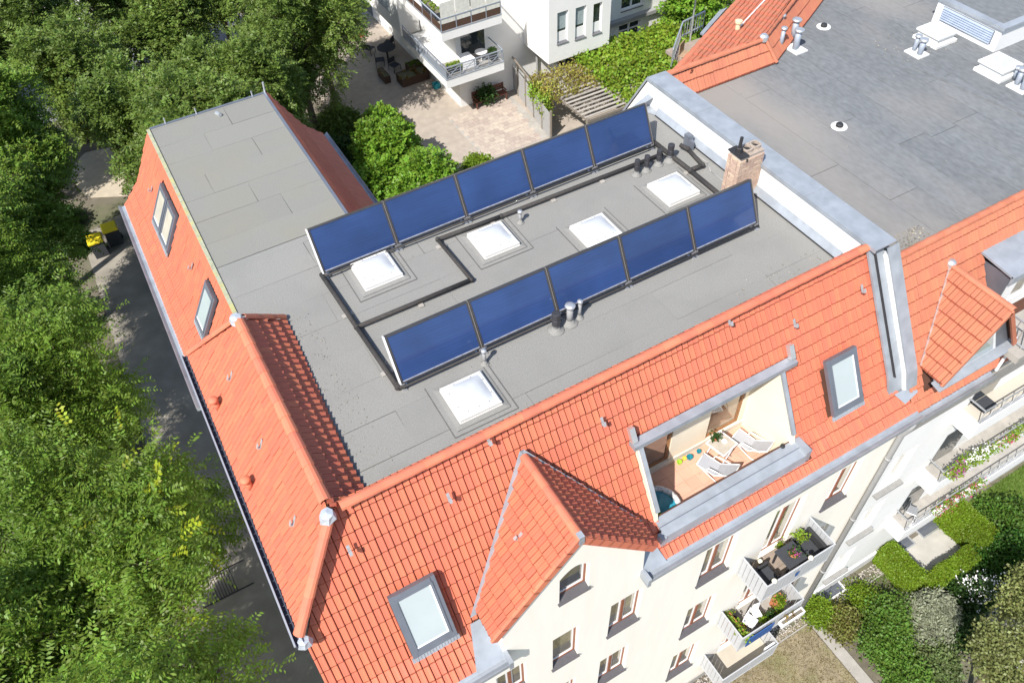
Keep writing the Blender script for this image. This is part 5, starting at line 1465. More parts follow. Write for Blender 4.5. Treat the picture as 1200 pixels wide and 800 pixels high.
t = thing("privacy_cloth", "dark blue cloth hung outside the middle balcony front", "cloth", (8.6, 4.14, 3.5)); mb = MB(); mb.prism([(8.55, 4.145, z + .60), (9.38, 4.145, z + .60), (9.38, 4.150, z + .08), (8.55, 4.150, z + .08)], (0, -.02, 0)); mb.build("cloth", BLUEC, t)
planter(9.55, 3.98, 10.3, 4.13, z + .30, .16, WHITEP, "white flower trough with soil hung on the middle balcony front", 6, LEAF_B)
# lowest balcony: white side screen and a dark planter
t = thing("white_screen", "white panel leaning inside the lowest balcony's far end", "panel", (10.1, 4.3, BZ[2])); mb = MB(); mb.box(9.95, 4.25, BZ[2], 10.3, 4.3, BZ[2] + .7); mb.build("panel", WHITEP, t)
t = thing("folded_chair", "dark folded chair frame by the lowest balcony's far corner", "chair", (10.45, 4.5, 0.0))
for dx in (0, .12): mb = MB(); mb.beam((10.42 + dx, 4.45, 0), (10.5 + dx, 4.75, .8), .03, .03); mb.build("leg", BLACKM, t)
mb = MB(); mb.box(10.44, 4.6, .4, 10.6, 4.72, .43); mb.build("seat", BLACKM, t)

# everything on these balconies was measured on the plane y = 5.0: bring it to the facade plane
for o in SC.objects:
    if o.name not in BALC0 and o.parent is None:
        z_ = o.location.z / K
        lev = BZ[0] if z_ > 5.9 else (BZ[1] if z_ > 2.9 else BZ[2])
        o.location += Vector((-.375, -.20, (1 - SW) * (CAMZ - lev))) * K

# ------------------------------------------------------------------ furniture on the roof terrace
z = TZF
def recliner(x, y, rz, label):
    t = thing("sling_chair", label, "lounge chair", (x, y, z), rz, local=True, group=None)
    w = .20
    rail = [(-.40, .42), (-.10, .24), (.36, .30)]        # back top, hinge, seat front (y,z)
    for s in (-1, 1):
        mb = MB(); mb.tube([(s * w, 0.50, .60), (s * w, .05, .24), (s * w, -.42, .33)], .016, 6); mb.build("side_rail", WHITEP, t, smooth=True)
        mb = MB(); mb.tube([(s * w, -.38, .32), (s * w * 1.02, .18, 0.016), (s * w, .30, .016)], .014, 6); mb.build("leg", WHITEP, t, smooth=True)
        mb = MB(); mb.tube([(s * w * 1.02, .36, .44), (s * w * 1.04, -.10, .44), (s * w * 1.04, -.30, .016)], .015, 6); mb.build("armrest", WHITEP, t, smooth=True)
    mb = MB(); mb.tube([(-w, .5, .6), (w, .5, .6)], .016, 6); mb.tube([(-w, -.42, .33), (w, -.42, .33)], .016, 6); mb.build("crossbar", WHITEP, t, smooth=True)
    mb = MB()
    pr_ = [(.49, .605), (.27, .42), (.05, .245), (-.18, .27), (-.41, .335)]
    for q in range(4):
        mb.prism([(-w + .015, pr_[q][0], pr_[q][1]), (w - .015, pr_[q][0], pr_[q][1]), (w - .015, pr_[q + 1][0], pr_[q + 1][1]), (-w + .015, pr_[q + 1][0], pr_[q + 1][1])], (0, 0.006, .008))
    mb.build("sling", mat("sling_fabric", (0.36, 0.37, 0.40), 0.85, 0.06, 20), t)
    t.scale = (.84, .84, .84)
    return t
recliner(7.66, 5.92, rad(205), "white tubular sling chair in the middle of the terrace")
recliner(8.66, 6.02, rad(200), "white tubular sling chair by the terrace's sunny side wall")
t = thing("table", "small folding table with white frame beside the terrace door", "table", (8.0, 6.2, z))
mb = MB(); mb.frame_box((8.0, 6.2, z + .50), Vector((.97, .22, 0)).normalized(), Vector((-.22, .97, 0)).normalized(), Vector((0, 0, 1)), -.21, -.21, 0, .21, .21, .02); mb.build("tabletop", mat("table_top", (0.42, 0.38, 0.32), 0.6), t)
Ut, Vt = Vector((.97, .22, 0)).normalized(), Vector((-.22, .97, 0)).normalized()
mb = MB()
for (a, b, c, d) in ((-.235, -.235, .235, -.212), (-.235, .212, .235, .235), (-.235, -.212, -.212, .212), (.212, -.212, .235, .212)): mb.frame_box((8.0, 6.2, z + .497), Ut, Vt, Vector((0, 0, 1)), a, b, 0, c, d, .028)
mb.build("rim", WHITEP, t)
for (a, b) in ((-.2, -.2), (.2, -.2), (-.2, .2), (.2, .2)):
    p = Vector((8.0, 6.2, z)) + Ut * a + Vt * b; q = Vector((8.0, 6.2, z)) - Ut * a * 1.1 + Vt * b
    mb = MB(); mb.tube([p + Vector((0, 0, .49)), q], .012, 6); mb.build("leg", WHITEP, t)
t = thing("potted_plant", "small green pot plant standing on the terrace table", "potted plant", (7.95, 6.3, z + .52)); mb = MB(); mb.lathe((7.93, 6.33, z + .52), [(.03, 0), (.045, .08), (.01, .075)], 8); mb.build("pot", TERRA, t); flowers(t, [(7.93, 6.33, z + .64)], None, 16, (.03, .03, .05), 9, 0, LEAF_D)
t = thing("ashtray", "small pale dish on the terrace table", "dish", (8.06, 6.2, z + .52)); mb = MB(); mb.lathe((8.06, 6.2, z + .52), [(.04, 0), (.06, .025), (.05, .025), (.01, .01)], 10); mb.build("dish", WHITEP, t)
# paddling pool
px, py, pr0 = 6.12, 5.82, 0.44
t = thing("paddling_pool", "inflatable paddling pool with teal water in the terrace corner", "paddling pool", (px, py, z))
def torus(mb, c, R, r, n=20, mseg=8):
    vs = []; fs = []
    for i in range(n):
        a = 2 * PI * i / n
        for j in range(mseg):
            b = 2 * PI * j / mseg; q = R + r * math.cos(b); vs.append((c[0] + q * math.cos(a), c[1] + q * math.sin(a), c[2] + r * math.sin(b)))
    for i in range(n):
        for j in range(mseg): fs.append((i * mseg + j, ((i + 1) % n) * mseg + j, ((i + 1) % n) * mseg + (j + 1) % mseg, i * mseg + (j + 1) % mseg))
    mb.add(vs, fs)
ZEB = mat("zebra_vinyl", (0.75, 0.74, 0.74), 0.35, 0.1, 8, tint=(0.12, 0.12, 0.14), tscale=9.0, tamt=1.0)
for k in range(2):
    mb = MB(); torus(mb, (px, py, z + .06 + .105 * k), pr0, .06); mb.build("ring", ZEB, t, smooth=True)
mb = MB(); mb.lathe((px, py, z + .13), [(pr0 - .04, 0), (pr0 - .04, .01), (.002, .01)], 20); mb.build("water", WATER, t)
for i, (x, y, m_, l, r) in enumerate(((7.2, 6.5, LIME, "green toy bucket by the terrace wall", .06), (7.35, 6.52, mat("yellow_toy", (.7, .6, .1), .4), "yellow toy beside the green bucket", .05), (7.46, 6.48, TEAL, "teal watering can by the terrace wall", .07), (7.72, 6.5, TEAL, "teal toy under the folding table", .055), (6.05, 5.7, LIME, "green toy floating in the paddling pool", .05))):
    zz = z if i < 4 else z + .14
    t = thing("toy", l, "toy", (x, y, zz)); mb = MB(); mb.lathe((x, y, zz), [(r * .7, 0), (r, r * 1.2), (r * .85, r * 1.2), (r * .6, r * .3), (.002, r * .3)], 10); mb.build("bucket", m_, t)
    mb = MB(); mb.tube([(x - r, y, zz + r * 1.2), (x - r * .5, y, zz + r * 1.8), (x + r * .5, y, zz + r * 1.8), (x + r, y, zz + r * 1.2)], .008, 5); mb.build("handle", m_, t)
t = thing("wall_lamp", "white oval lamp on the terrace wall under the lintel", "lamp", (8.6, 6.5, 12.35)); mb = MB(); mb.lathe((8.72, 6.50, 12.3), [(.02, 0), (.11, .04), (.12, .10), (.06, .14), (.01, .15)], 10); mb.build("shade", WHITEP, t, smooth=True); mb = MB(); mb.box(8.69, 6.5, 12.34, 8.75, TYB - .002, 12.38); mb.build("bracket", WHITEP, t)
# ------------------------------------------------------------------ neighbouring house on the right
NB = thing("apartment_building", "white neighbouring house with dark flat roof and older orange tiles", "apartment building", (12.1, 4.95, 0))
NZ = 13.40
accn = {'full': [], 'clip': MB(), 'nose': MB()}
NRY, NRZ, NEY = 6.60, 13.62, 4.78
NEZ = NRZ - (NRY - NEY) * math.tan(rad(60))
On = Vector((0, NEY, NEZ)); NL = (NRY - NEY) / C60
def nfz(y): return NRZ - (NRY - y) * math.tan(rad(60))
def npt(x, y, n=0.0): return Vector((x, y, nfz(y))) + NF * n
def nv(y): return (y - NEY) / C60
ndeck = MB()
# dormer gable: apex on the slope, ridge to the front
DX, DYB, DZ, DYF = 13.62, 6.24, 13.00, 4.72
DWL, DDL = 1.12, 1.62                       # half width and drop of its roof
drm_hole = [(DX, nv(6.30)), (DX - DWL, nv(5.36)), (DX - DWL, nv(5.0)), (DX + DWL, nv(5.0)), (DX + DWL, nv(5.36))]
flat_dormer = (14.62, 5.3, 19.5, 6.16)
slope(accn, On, U, VF, [(12.12, 0), (27, 0), (27, NL), (12.02, NL)], [drm_hole, [(flat_dormer[0], nv(5.0)), (flat_dormer[2], nv(5.0)), (flat_dormer[2], nv(6.16)), (flat_dormer[0], nv(6.16))]], w=0.115, L=0.285)
deck(ndeck, On, U, VF, [(12.02, 0), (27, 0), (27, NL), (12.02, NL)], -0.04)
for sgn in (-1, 1):
    Ud = Vector((0, -1, 0)) if sgn < 0 else Vector((0, 1, 0))
    zf = DZ - DDL; yb = NRY - (NRZ - zf) / math.tan(rad(60))
    fb = Vector((DX + sgn * DWL, yb, zf)); ff = Vector((DX + sgn * DWL, DYF, zf)); rf, rb = Vector((DX, DYF, DZ)), Vector((DX, DYB, DZ))
    O_ = fb if sgn < 0 else ff
    pp = [plane_uv(O_, Ud, rf - ff, p) for p in (fb, ff, rf, rb)]
    slope(accn, O_, Ud, rf - ff, pp, w=0.105, L=0.285, lift=0.03); deck(ndeck, O_, Ud, rf - ff, pp, 0.0)
# rear tiled edge
slope(accn, (12.0, 13.74, NZ + .02), U, (0, .36, .62), [(0, 0), (3.5, 0), (3.28, .715), (0, .715)], w=0.105, L=0.34); deck(ndeck, (12.0, 13.74, NZ + .02), U, (0, .36, .62), [(0, 0), (3.5, 0), (3.28, .715), (0, .715)])
Uc = Vector((3.3, 1.77, 0)).normalized(); Vc = Vector((-.24, .40, .62))
slope(accn, (15.5, 13.74, NZ + .02), Uc, Vc, [(0, 0), (4.6, 0), (4.4, .72), (-.12, .72)], w=0.105, L=0.34); deck(ndeck, (15.5, 13.74, NZ + .02), Uc, Vc, [(0, 0), (4.6, 0), (4.4, .72), (-.12, .72)])
Ua = Vector((.45, -.89, 0)); Va = Vector((.89, .45, 0.04))
if Ua.cross(Va).z < 0: Ua = -Ua
RA_ = [(12.35, 14.02), (15.2, 14.06), (19.4, 16.4), (18.9, 17.6), (16.2, 16.02)]
Oa = Vector((12.35, 14.02, 13.98)); ppA = [plane_uv(Oa, Ua, Va, (a, b, 13.98 + ((a - 12.35) * .89 + (b - 14.02) * .45) * .04)) for a, b in RA_]
for tri in ((0, 1, 2), (0, 2, 4), (4, 2, 3)):
    pass
slope(accn, Oa, Ua, Va, [ppA[0], ppA[1], ppA[2], ppA[4]], w=0.115, L=0.33, lift=0.01); slope(accn, Oa, Ua, Va, [ppA[4], ppA[2], ppA[3]], w=0.115, L=0.33, lift=0.01)
deck(ndeck, Oa, Ua, Va, ppA)
Ud_ = Vector((-3.85, -2.0, 0)).normalized(); Vd = Vector((.25, -.48, .75))
slope(accn, (16.6, 16.55, 13.2), Ud_, Vd, [(0, 0), (4.6, 0), (4.6, .92), (0, .92)], w=0.115, L=0.3); deck(ndeck, (16.6, 16.55, 13.2), Ud_, Vd, [(0, 0), (4.6, 0), (4.6, .92), (0, .92)])
NROOF = ndeck.build("roof", UNDER, NB)
finish_tiles(NROOF, accn, TILE_B, TILE_B1, 300)
ridge(NROOF, (12.05, NRY + .02, NRZ + .02), (27, NRY + .02, NRZ + .02), 0.085, m=RIDGE_B)
ridge(NROOF, (DX, DYF - .02, DZ + .05), (DX, DYB - .02, DZ + .05), 0.075, m=RIDGE_B)
ridge(NROOF, (12.05, 14.08, 14.03), (15.2, 14.08, 14.03), 0.085, m=RIDGE_B); ridge(NROOF, (15.2, 14.10, 14.03), (19.3, 16.3, 14.1), 0.085, m=RIDGE_B)
ridge(NROOF, (15.26, 14.06, 14.03), (15.5, 13.72, NZ + .06), 0.07, m=RIDGE_B); ridge(NROOF, (12.4, 14.12, 14.0), (16.25, 16.1, 14.08), 0.095, m=RIDGE_B)
for (c, r) in (((15.22, 14.08, 14.1), .12), ((DX, DYB, DZ + .1), .10)):
    mb = MB(); mb.lathe(c, [(r, -.1), (r, .02), (r * .6, .07), (.01, .08)], 8); mb.build("ridge_cap", ALU, NROOF)
mb = MB(); mb.prism([npt(DX - .06, DYB + .03, .06), npt(DX + .04, DYB + .03, .06), npt(DX - DWL + .02, 5.34, .06), npt(DX - DWL - .06, 5.34, .06)], -NF * .012); mb.build("valley_flashing", ALU, NROOF)
mb = MB(); zf = DZ - DDL; mb.prism([(DX - DWL, 4.86, zf - .05), (DX + DWL, 4.86, zf - .05), (DX, 4.86, DZ - .06)], (0, .08, 0)); mb.build("dormer_cheek", ZINC_D, NB)
mb = MB(); mb.prism([(DX - .62, 4.83, zf + .03), (DX + .62, 4.83, zf + .03), (DX, 4.83, DZ - .55)], (0, .028, 0)); tw = mb.build("dormer_window", WHITEP, NB)
mb = MB(); mb.prism([(DX - .48, 4.815, zf + .09), (DX + .48, 4.815, zf + .09), (DX, 4.815, DZ - .68)], (0, .014, 0)); mb.build("pane", GLASS_SKY, tw)
mb = MB(); mb.prism([(DX - DWL - .1, 4.66, zf - .12), (DX + DWL + .05, 4.66, zf - .12), (DX + DWL + .05, 4.9, zf - .06), (DX - DWL - .1, 4.9, zf - .06)], (0, 0, .03)); mb.build("dormer_sill", ZINC, NB)
mb = MB()
for sgn in (-1, 1): mb.beam((DX + sgn * DWL, DYF, zf - .03), (DX, DYF, DZ - .03), .05, .1)
mb.build("verge_board", RIDGE_B, NB)
mb = MB(); mb.tube([(DX + DWL + .05, 4.75, zf + .1), (DX + DWL + .05, 4.75, zf - 1.0)], .035, 8); mb.build("downpipe", WHITEP, NB)
# flat-topped dormer with zinc roof
x0, _, x1, yb = flat_dormer
mb = MB(); mb.prism([(x0 - .08, 5.38, 12.86), (x1, 5.38, 12.86), (x1, yb + .05, 12.95), (x0 - .08, yb + .05, 12.95)], (0, 0, .05)); mb.box(x0 - .08, 5.34, 12.72, x1, 5.40, 12.92); mb.build("dormer_roof", ZINC, NB)
mb = MB(); mb.prism([(x0, 5.45, 11.6), (x0, 6.1, 12.75), (x0, 5.45, 12.85)], (.06, 0, 0)); mb.build("dormer_side", ZINC_D, NB)
mb = wall_poly(rect(x0 + .06, 11.3, x1, 12.86), [rect(15.05, 11.85, 16.3, 12.7)], 5.45, 5.53); mb.build("dormer_front", WHITE, NB)
window(15.05, 11.75, 16.3, 12.7, 5.45, 2, WHITEP, GLASS, None, "window", .02, parent=NB)
mb = MB(); mb.box(x0 - .1, 4.4, 11.12, x1, 5.45, 11.3); mb.build("dormer_terrace", GREYPAV, NB)
# balustrade of that small terrace
mb = MB()
for a in ((14.75, 4.42, 14.75, 5.3), (14.75, 4.42, 19, 4.42)):
    mb.beam((a[0], a[1], 11.95), (a[2], a[3], 11.95), .03, .03); mb.beam((a[0], a[1], 11.4), (a[2], a[3], 11.4), .025, .025)
    n = 6
    for k in range(n + 1): x = a[0] + (a[2] - a[0]) * k / n; y = a[1] + (a[3] - a[1]) * k / n; mb.beam((x, y, 11.3), (x, y, 11.95), .02, .02, up=(1, 0, 0))
mb.build("railing", ALU, NB)
# facade
nwin = [(12.95, 6.3, 13.75, 7.9), (12.98, 3.7, 13.78, 5.25), (12.98, 1.1, 13.78, 2.5)]
mb = wall_poly(rect(12.12, 0, 27, 10.3), [rect(*w) for w in nwin], 4.95, 5.1); mb.build("facade", WHITE, NB)
for w in nwin: window(*w, 4.95, 2, WHITEP, GLASS, None, "window", .10, parent=NB)
for w in nwin:
    mb = MB(); mb.box(w[0] - .08, 4.80, w[1] - .10, w[2] + .08, 4.949, w[1] - .03); mb.build("window_ledge", mat("stone_ledge", (.27, .265, .25), .85), NB)
mb = MB(); mb.box(12.14, 4.90, 9.2, 27, 4.948, 9.75); mb.build("frieze", mat("grey_frieze", (.27, .26, .24), .9), NB)
mb = MB(); mb.box(12.14, 4.88, 0, 27, 4.948, 0.5); mb.build("plinth", mat("pale_plinth", (.62, .62, .62), .9), NB)
NBG = trough((12.3, NEY + .02, NEZ), (14.6, NEY + .02, NEZ), (0, -1, 0), .2); NBG.parent = NB; NBG.location = (Vector((-.8, 5, 0)) - Vector((12.1, 4.95, 0))) * K
mb = MB(); mb.prism([(12.1, 5.1, 0), (12.1, 14, 0), (12.1, 14, NZ - .1), (12.1, 6.6, NZ - .1), (12.1, 5.1, 10.8)], (.1, 0, 0)); mb.box(12.2, 13.9, 8, 27, 14.0, NZ - .1); mb.build("hull", WHITE, NB)
# loggias: white slabs with parapets, railings and flower boxes
lz = [8.0, 5.3, 2.6]
for i, z in enumerate(lz):
    t = thing("balcony", ["topmost white loggia of the neighbouring house, with grey rail and doormat", "middle white loggia overflowing with petunias", "lowest white loggia above the patio"][i], "balcony", (14.85, 4.95, z))
    mb = MB(); mb.box(14.85, 4.40, z, 27, 4.949, z + .55); mb.build("parapet", WHITE, t)
    mb = MB(); mb.box(14.90, 4.42, z + .55, 27, 4.50, z + .585); mb.build("coping", ALU, t)
    mb = MB(); mb.beam((14.9, 4.46, z + 1.05), (26, 4.46, z + 1.05), .03, .03); mb.beam((14.9, 4.46, z + 1.05), (14.9, 4.9, z + 1.05), .03, .03)
    for k in range(24): mb.beam((14.9 + k * .4, 4.46, z + .58), (14.9 + k * .4, 4.46, z + 1.04), .018, .018, up=(1, 0, 0))
    mb.build("railing", ALU, t)
    mb = MB(); mb.box(14.95, 4.52, z + .55, 26, 4.945, z + .57); mb.build("floor", GREYPAV if i else BEIGE, t)
    mb = MB(); mb.box(15.1, 4.938, z + .6, 16.0, 4.9485, z + 2.0); mb.build("door", GLASS_D, t)
t = thing("doormat", "dark mat on the topmost loggia floor", "mat", (15.2, 4.7, 8.6)); mb = MB(); mb.box(15.25, 4.56, 8.571, 15.75, 4.93, 8.585); mb.build("mat", CUSH, t)
for i, (x0, x1, z, m_, lf, l) in enumerate(((15.0, 15.55, 6.2, PETAL_P, LEAF_V, "flower box with magenta and lime plants on the middle loggia"), (15.55, 16.5, 6.25, PETAL_W, LEAF_H, "flower box spilling white petunias on the middle loggia"), (16.5, 18.9, 6.1, PETAL_R, LEAF_H, "long box of pink and yellow flowers on the middle loggia"), (15.9, 18.0, 3.35, PETAL_R, LEAF_H, "box of red flowers on the lowest loggia"))):
    t = thing("flower_box", l, "flower box", (x0, 4.32, z)); mb = MB(); mb.box(x0, 4.30, z, x1, 4.42, z + .12); mb.build("trough", WPLAST, t)
    g = np.random.default_rng(i); P = np.stack([g.uniform(x0, x1, 40), g.uniform(4.24, 4.42, 40), np.full(40, z + .16)], 1)
    flowers(t, P, m_, 200 if i == 1 else 130, (.06, .05, .07), 60 + i, .05, lf, (.036, .024) if i == 1 else (.03, .02))
chair_simple(15.35, 4.72, 3.17, rad(30), "pale chair inside the lowest loggia", ALU, .3)

# ------------------------------------------------------------------ dark flat roof of the neighbour
mb = MB(); mb.prism([(12.0, 6.62, NZ - .3), (27, 6.62, NZ - .3), (34, 20, NZ - .3), (24, 19.0, NZ - .3), (15.5, 13.95, NZ - .3), (12.0, 13.95, NZ - .3)], (0, 0, .28)); NFLAT = mb.build("flat_roof", SEAM, NB)
rn = random.Random(11)
x = 12.02; col = 0
while x < 26:
    w = .86
    ytop = 13.75 if x < 15.5 else min(13.75 + (x - 15.5) * .536, 19)
    y = 6.64; y2 = 6.64 + rn.uniform(1.2, 4.3)
    while y < ytop - .05:
        e = min(y2, ytop)
        g = .006
        mb = MB(); dz = rn.uniform(-.004, 0)
        tr = e if e < ytop else ytop
        tr2 = e if e < ytop - .001 else (13.75 if x + w < 15.5 else min(13.75 + (x + w - 15.5) * .536, 19))
        mb.prism([(x + g, y + g, NZ - .014), (x + w - g, y + g, NZ - .014), (x + w - g, tr2 - g, NZ - .014), (x + g, tr - g, NZ - .014)], (0, 0, .014 + dz)); mb.build("felt_sheet", FELT_D, NFLAT)
        y = e; y2 = y + rn.uniform(4.6, 6.4)
    x += w; col += 1
# low fold in the felt running toward the plant room
mb = MB(); mb.beam((18.4, 11.6, NZ + .01), (18.9, 8.4, NZ + .01), .16, .05); mb.build("felt_fold", FELT_D, NB)
# roof outlets
for (x, y, l) in ((14.83, 10.75, "roof outlet with white collar in the stained middle of the dark roof"), (17.95, 14.5, "roof outlet with white collar near the tiled rear edge")):
    t = thing("roof_outlet", l, "roof drain", (x, y, NZ)); mb = MB(); mb.lathe((x, y, NZ), [(.20, 0), (.19, .015), (.10, .02), (.10, .008)], 16); mb.build("collar", WPLAST, t)
    mb = MB(); mb.lathe((x, y, NZ + .01), [(.09, 0), (.09, .06), (.07, .08), (.01, .08)], 10); mb.build("strainer", BLACKM, t)
# skylights
def skylight(x0, y0, x1, y1, label):
    t = thing("roof_dome", label, "roof dome", (x0, y0, NZ))
    mb = MB(); mb.bevbox(x0, y0, NZ, x1, y1, NZ + .10, .02); mb.build("base", WPLAST, t)
    mb = MB(); d = .07; mb.box(x0 + d, y0 + d, NZ + .10, x1 - d, y1 - d, NZ + .24); mb.build("curb", WPLAST, t)
    mb = MB(); d = .02; mb.bevbox(x0 + d, y0 + d, NZ + .24, x1 - d, y1 - d, NZ + .31, .02); mb.build("rim", WPLAST, t)
    mb = MB(); d = .11; mb.bevbox(x0 + d, y0 + d, NZ + .31, x1 - d, y1 - d, NZ + .335, .02); mb.build("pane", DOME, t)
skylight(19.5, 11.95, 20.3, 12.75, "flat white roof light beside the louvred plant room, farther one")
skylight(19.5, 9.95, 20.3, 10.75, "flat white roof light nearer the front of the dark roof")
for (x, y, l, n) in ((18.95, 12.1, "white plate with paired grey vents by the farther roof light", 2), (19.75, 9.55, "white plate with paired grey vents by the nearer roof light", 2), (16.45, 14.0, "white plate at the foot of the tallest grey vent by the tiles", 0)):
    t = thing("vent_plate", l, "vent base", (x, y, NZ)); mb = MB(); mb.box(x - .2, y - .25, NZ, x + .2, y + .25, NZ + .04); mb.build("plate", WPLAST, t)
gvp = "grey vents of the dark roof"
for (x, y, h, r, l) in ((18.93, 12.0, .42, .075, "grey vent at the farther roof light, near one"), (18.97, 12.22, .42, .06, "grey vent at the farther roof light, black-topped"), (19.72, 9.45, .42, .075, "grey vent at the nearer roof light, near one"), (19.8, 9.68, .42, .07, "grey vent at the nearer roof light, far one"), (20.0, 9.9, .3, .06, "short grey vent behind the nearer roof light"),
                      (16.42, 14.0, .55, .085, "tall grey vent on the white plate by the orange tiles"), (16.75, 14.45, .55, .085, "second tall grey vent rising by the orange tiles"), (16.05, 14.2, .62, .055, "slim grey vent piercing the tiles, lower one"), (16.5, 14.75, .62, .055, "slim grey vent piercing the tiles, upper one")):
    vent(x, y, h, r, l, z=NZ + .02, base=False, m=mat("grey_vent", (.36, .40, .46), .5, .06, 6, metal=.2))
t = thing("vent_pipe", "cream vent pipe with white lid on the rear tiles", "vent pipe", (14.9, 14.75, 14.05)); mb = MB(); mb.lathe((14.9, 14.75, 14.02), [(.07, 0), (.06, .25), (.10, .27), (.10, .33), (.01, .35)], 10); mb.build("pipe", mat("cream_pipe", (.6, .5, .33), .6), t); mb = MB(); mb.lathe((14.9, 14.75, 14.02), [(.18, 0), (.16, .06), (.08, .08)], 10); mb.build("collar", ALU, t)
t = thing("cable", "pale rod running up the rear tiles from the cream vent", "cable", (15.0, 14.8, 14.1)); mb = MB(); mb.tube([(15.0, 14.78, 14.14), (17.6, 16.0, 14.24)], .02, 6); mb.build("rod", WPLAST, t)
# plant room with louvres
t = thing("plant_room", "white louvred plant room with grey coping on the dark roof", "plant room", (20.65, 11.05, NZ))
X0, Y0, X1, Y1, H1 = 20.65, 11.05, 25.5, 13.1, .62
mb = MB(); mb.box(X0, Y0, NZ - .01, X1, Y1, NZ + H1); mb.build("wall", WHITE, t)
mb = MB(); o_ = .07; mb.box(X0 - o_, Y0 - o_, NZ + H1, X1, Y0 + .14, NZ + H1 + .08); mb.box(X0 - o_, Y0 + .14, NZ + H1, X0 + .14, Y1 + o_, NZ + H1 + .08); mb.build("coping", ZINC, t)
mb = MB(); mb.box(X0 + .14, Y0 + .14, NZ + H1, X1, Y1, NZ + H1 + .03); mb.build("roof", FELT_D, t)
mb = MB(); mb.box(X0 - .012, Y0 + .18, NZ + .14, X0 - .002, Y1 - .22, NZ + .52); lv = mb.build("louvre_frame", ZINC_D, t)
for k in range(6):
    mb = MB(); z = NZ + .16 + k * .06; mb.prism([(X0 - .05, Y0 + .2, z), (X0 - .013, Y0 + .2, z + .045), (X0 - .013, Y0 + .2, z + .03)], (0, Y1 - Y0 - .44, 0)); mb.build("slat", mat("blue_grey_slat", (.38, .44, .54), .45, metal=.3), lv)
# small roof terrace behind the rear tiles
t = thing("roof_balcony", "small railed balcony with lime cushion behind the orange rear tiles", "balcony", (14.3, 16.2, 12.4))
mb = MB(); mb.box(14.7, 16.5, 12.30, 16.0, 17.3, 12.40); mb.build("floor", DECKM, t)
mb = MB()
for (a, b) in (((14.25, 16.45), (15.45, 17.55)), ((15.45, 17.55), (16.4, 17.7))):
    mb.beam((a[0], a[1], 12.95), (b[0], b[1], 12.95), .04, .04); mb.beam((a[0], a[1], 12.5), (b[0], b[1], 12.5), .03, .03)
    for k in range(9): x = a[0] + (b[0] - a[0]) * k / 8; y = a[1] + (b[1] - a[1]) * k / 8; mb.beam((x, y, 12.40), (x, y, 12.95), .02, .02, up=(1, 0, 0))
mb.build("railing", ALU, t)
t = thing("cushion_seat", "round lime cushion on the small rear balcony", "cushion", (15.0, 16.4, 12.40)); mb = MB(); mb.lathe((15.0, 16.4, 12.40), [(.18, 0), (.26, .06), (.26, .16), (.18, .24), (.01, .26)], 14); mb.build("cushion", LIME, t, smooth=True)
chair_simple(14.6, 16.25, 12.40, rad(30), "wooden chair on the small rear balcony", WOODF, .36)
t = thing("parasol", "blue parasol edge above the rear tiles at the top of the picture", "parasol", (15.4, 17.0, 12.6)); mb = MB(); mb.lathe((15.6, 17.3, 14.3), [(.85, 0), (.5, .18), (.02, .3)], 8); mb.build("canopy", mat("blue_canvas", (.03, .22, .62), .8, .1), t); mb = MB(); mb.tube([(15.6, 17.3, 12.4), (15.6, 17.3, 14.5)], .025, 6); mb.build("pole", ALU, t)
mb = MB(); mb.prism([(14.2, 15.25, 13.9), (15.6, 15.98, 13.95), (15.55, 16.2, 13.8), (14.3, 15.5, 13.8)], (0, 0, .05)); mb.build("rear_flashing", ZINC, NB)
# ------------------------------------------------------------------ courtyard and the white building behind
COURT = mat("courtyard_paving", (0.37, 0.32, 0.27), 0.95, 0.13, 2.2, 0.4, 30, tint=(0.30, 0.265, 0.23), tscale=0.8, tamt=0.5)
sheet("courtyard", [(11.5, 27.0), (28, 27.0), (28, 33.5), (19.6, 33.5), (19.6, 36.2), (16.2, 36.2), (16.2, 52), (8.0, 52), (9.0, 44), (11.0, 36)], COURT, 0.006)
# loose paving stones lying in the courtyard
PAVE = mat("paving_stone", (0.41, 0.345, 0.295), 0.9, 0.1, 6, 0.2, 50, rand=0.14, hue=0.012)
cy = thing("paving_field", "pale pinkish paving in front of the bench and the fence", "paving", (15, 31, 0.0))
base = MB(); base.box(15.05, 30.7, -.01, 19.05, 35.2, .012); bp_ = base.build("bedding", CONC, cy)
me_ = None
for i in range(13):
    for j in range(15):
        x = 15.1 + i * .30 + (.15 if j % 2 else 0); y = 30.75 + j * .295
        if x + .28 > 19.0 - (35.5 - y) * .10: continue
        if me_ is None:
            mb = MB(); mb.bevbox(0, 0, 0, .285, .28, .03, .008); me_ = mb.mesh("paving_stone", PAVE)
        o = bpy.data.objects.new("paving_stone", me_); COL.objects.link(o); o.parent = bp_; ORG[o.name] = ORG[cy.name]
        o.location = (Vector((x, y, .008 + rnd.uniform(-.006, .004))) - Vector((15, 31, 0))) * K; o.rotation_euler = (0, 0, rnd.uniform(-.02, .02))
RB = thing("apartment_building", "white apartment building with corner balconies behind the courtyard", "apartment building", (16.2, 35.7, 0))
RY = 35.7
door_r = (26.65, 0.0, 28.15, 1.68)
mb = wall_poly(rect(16.2, 0, 24.0, 9), [rect(22.25, 0.0, 23.7, .98)], RY, RY + .2); mb.box(16.2, RY + .2, 0, 16.4, 48, 9); mb.build("wall", WHITE, RB)
mb = wall_poly(rect(24.0, 0, 30.3, 1.9), [rect(*door_r)], RY, RY + .2); mb.box(30.1, RY + .2, 0, 30.3, 44, 1.9); mb.build("wall", WHITE, RB)
mb = wall_poly(rect(24.0, 2.1, 30.3, 9), [rect(26.8, 2.5, 28.3, 3.4)], RY + .12, RY + .3); mb.box(30.1, RY + .3, 2.1, 30.3, 44, 9); mb.build("wall", WHITE, RB)
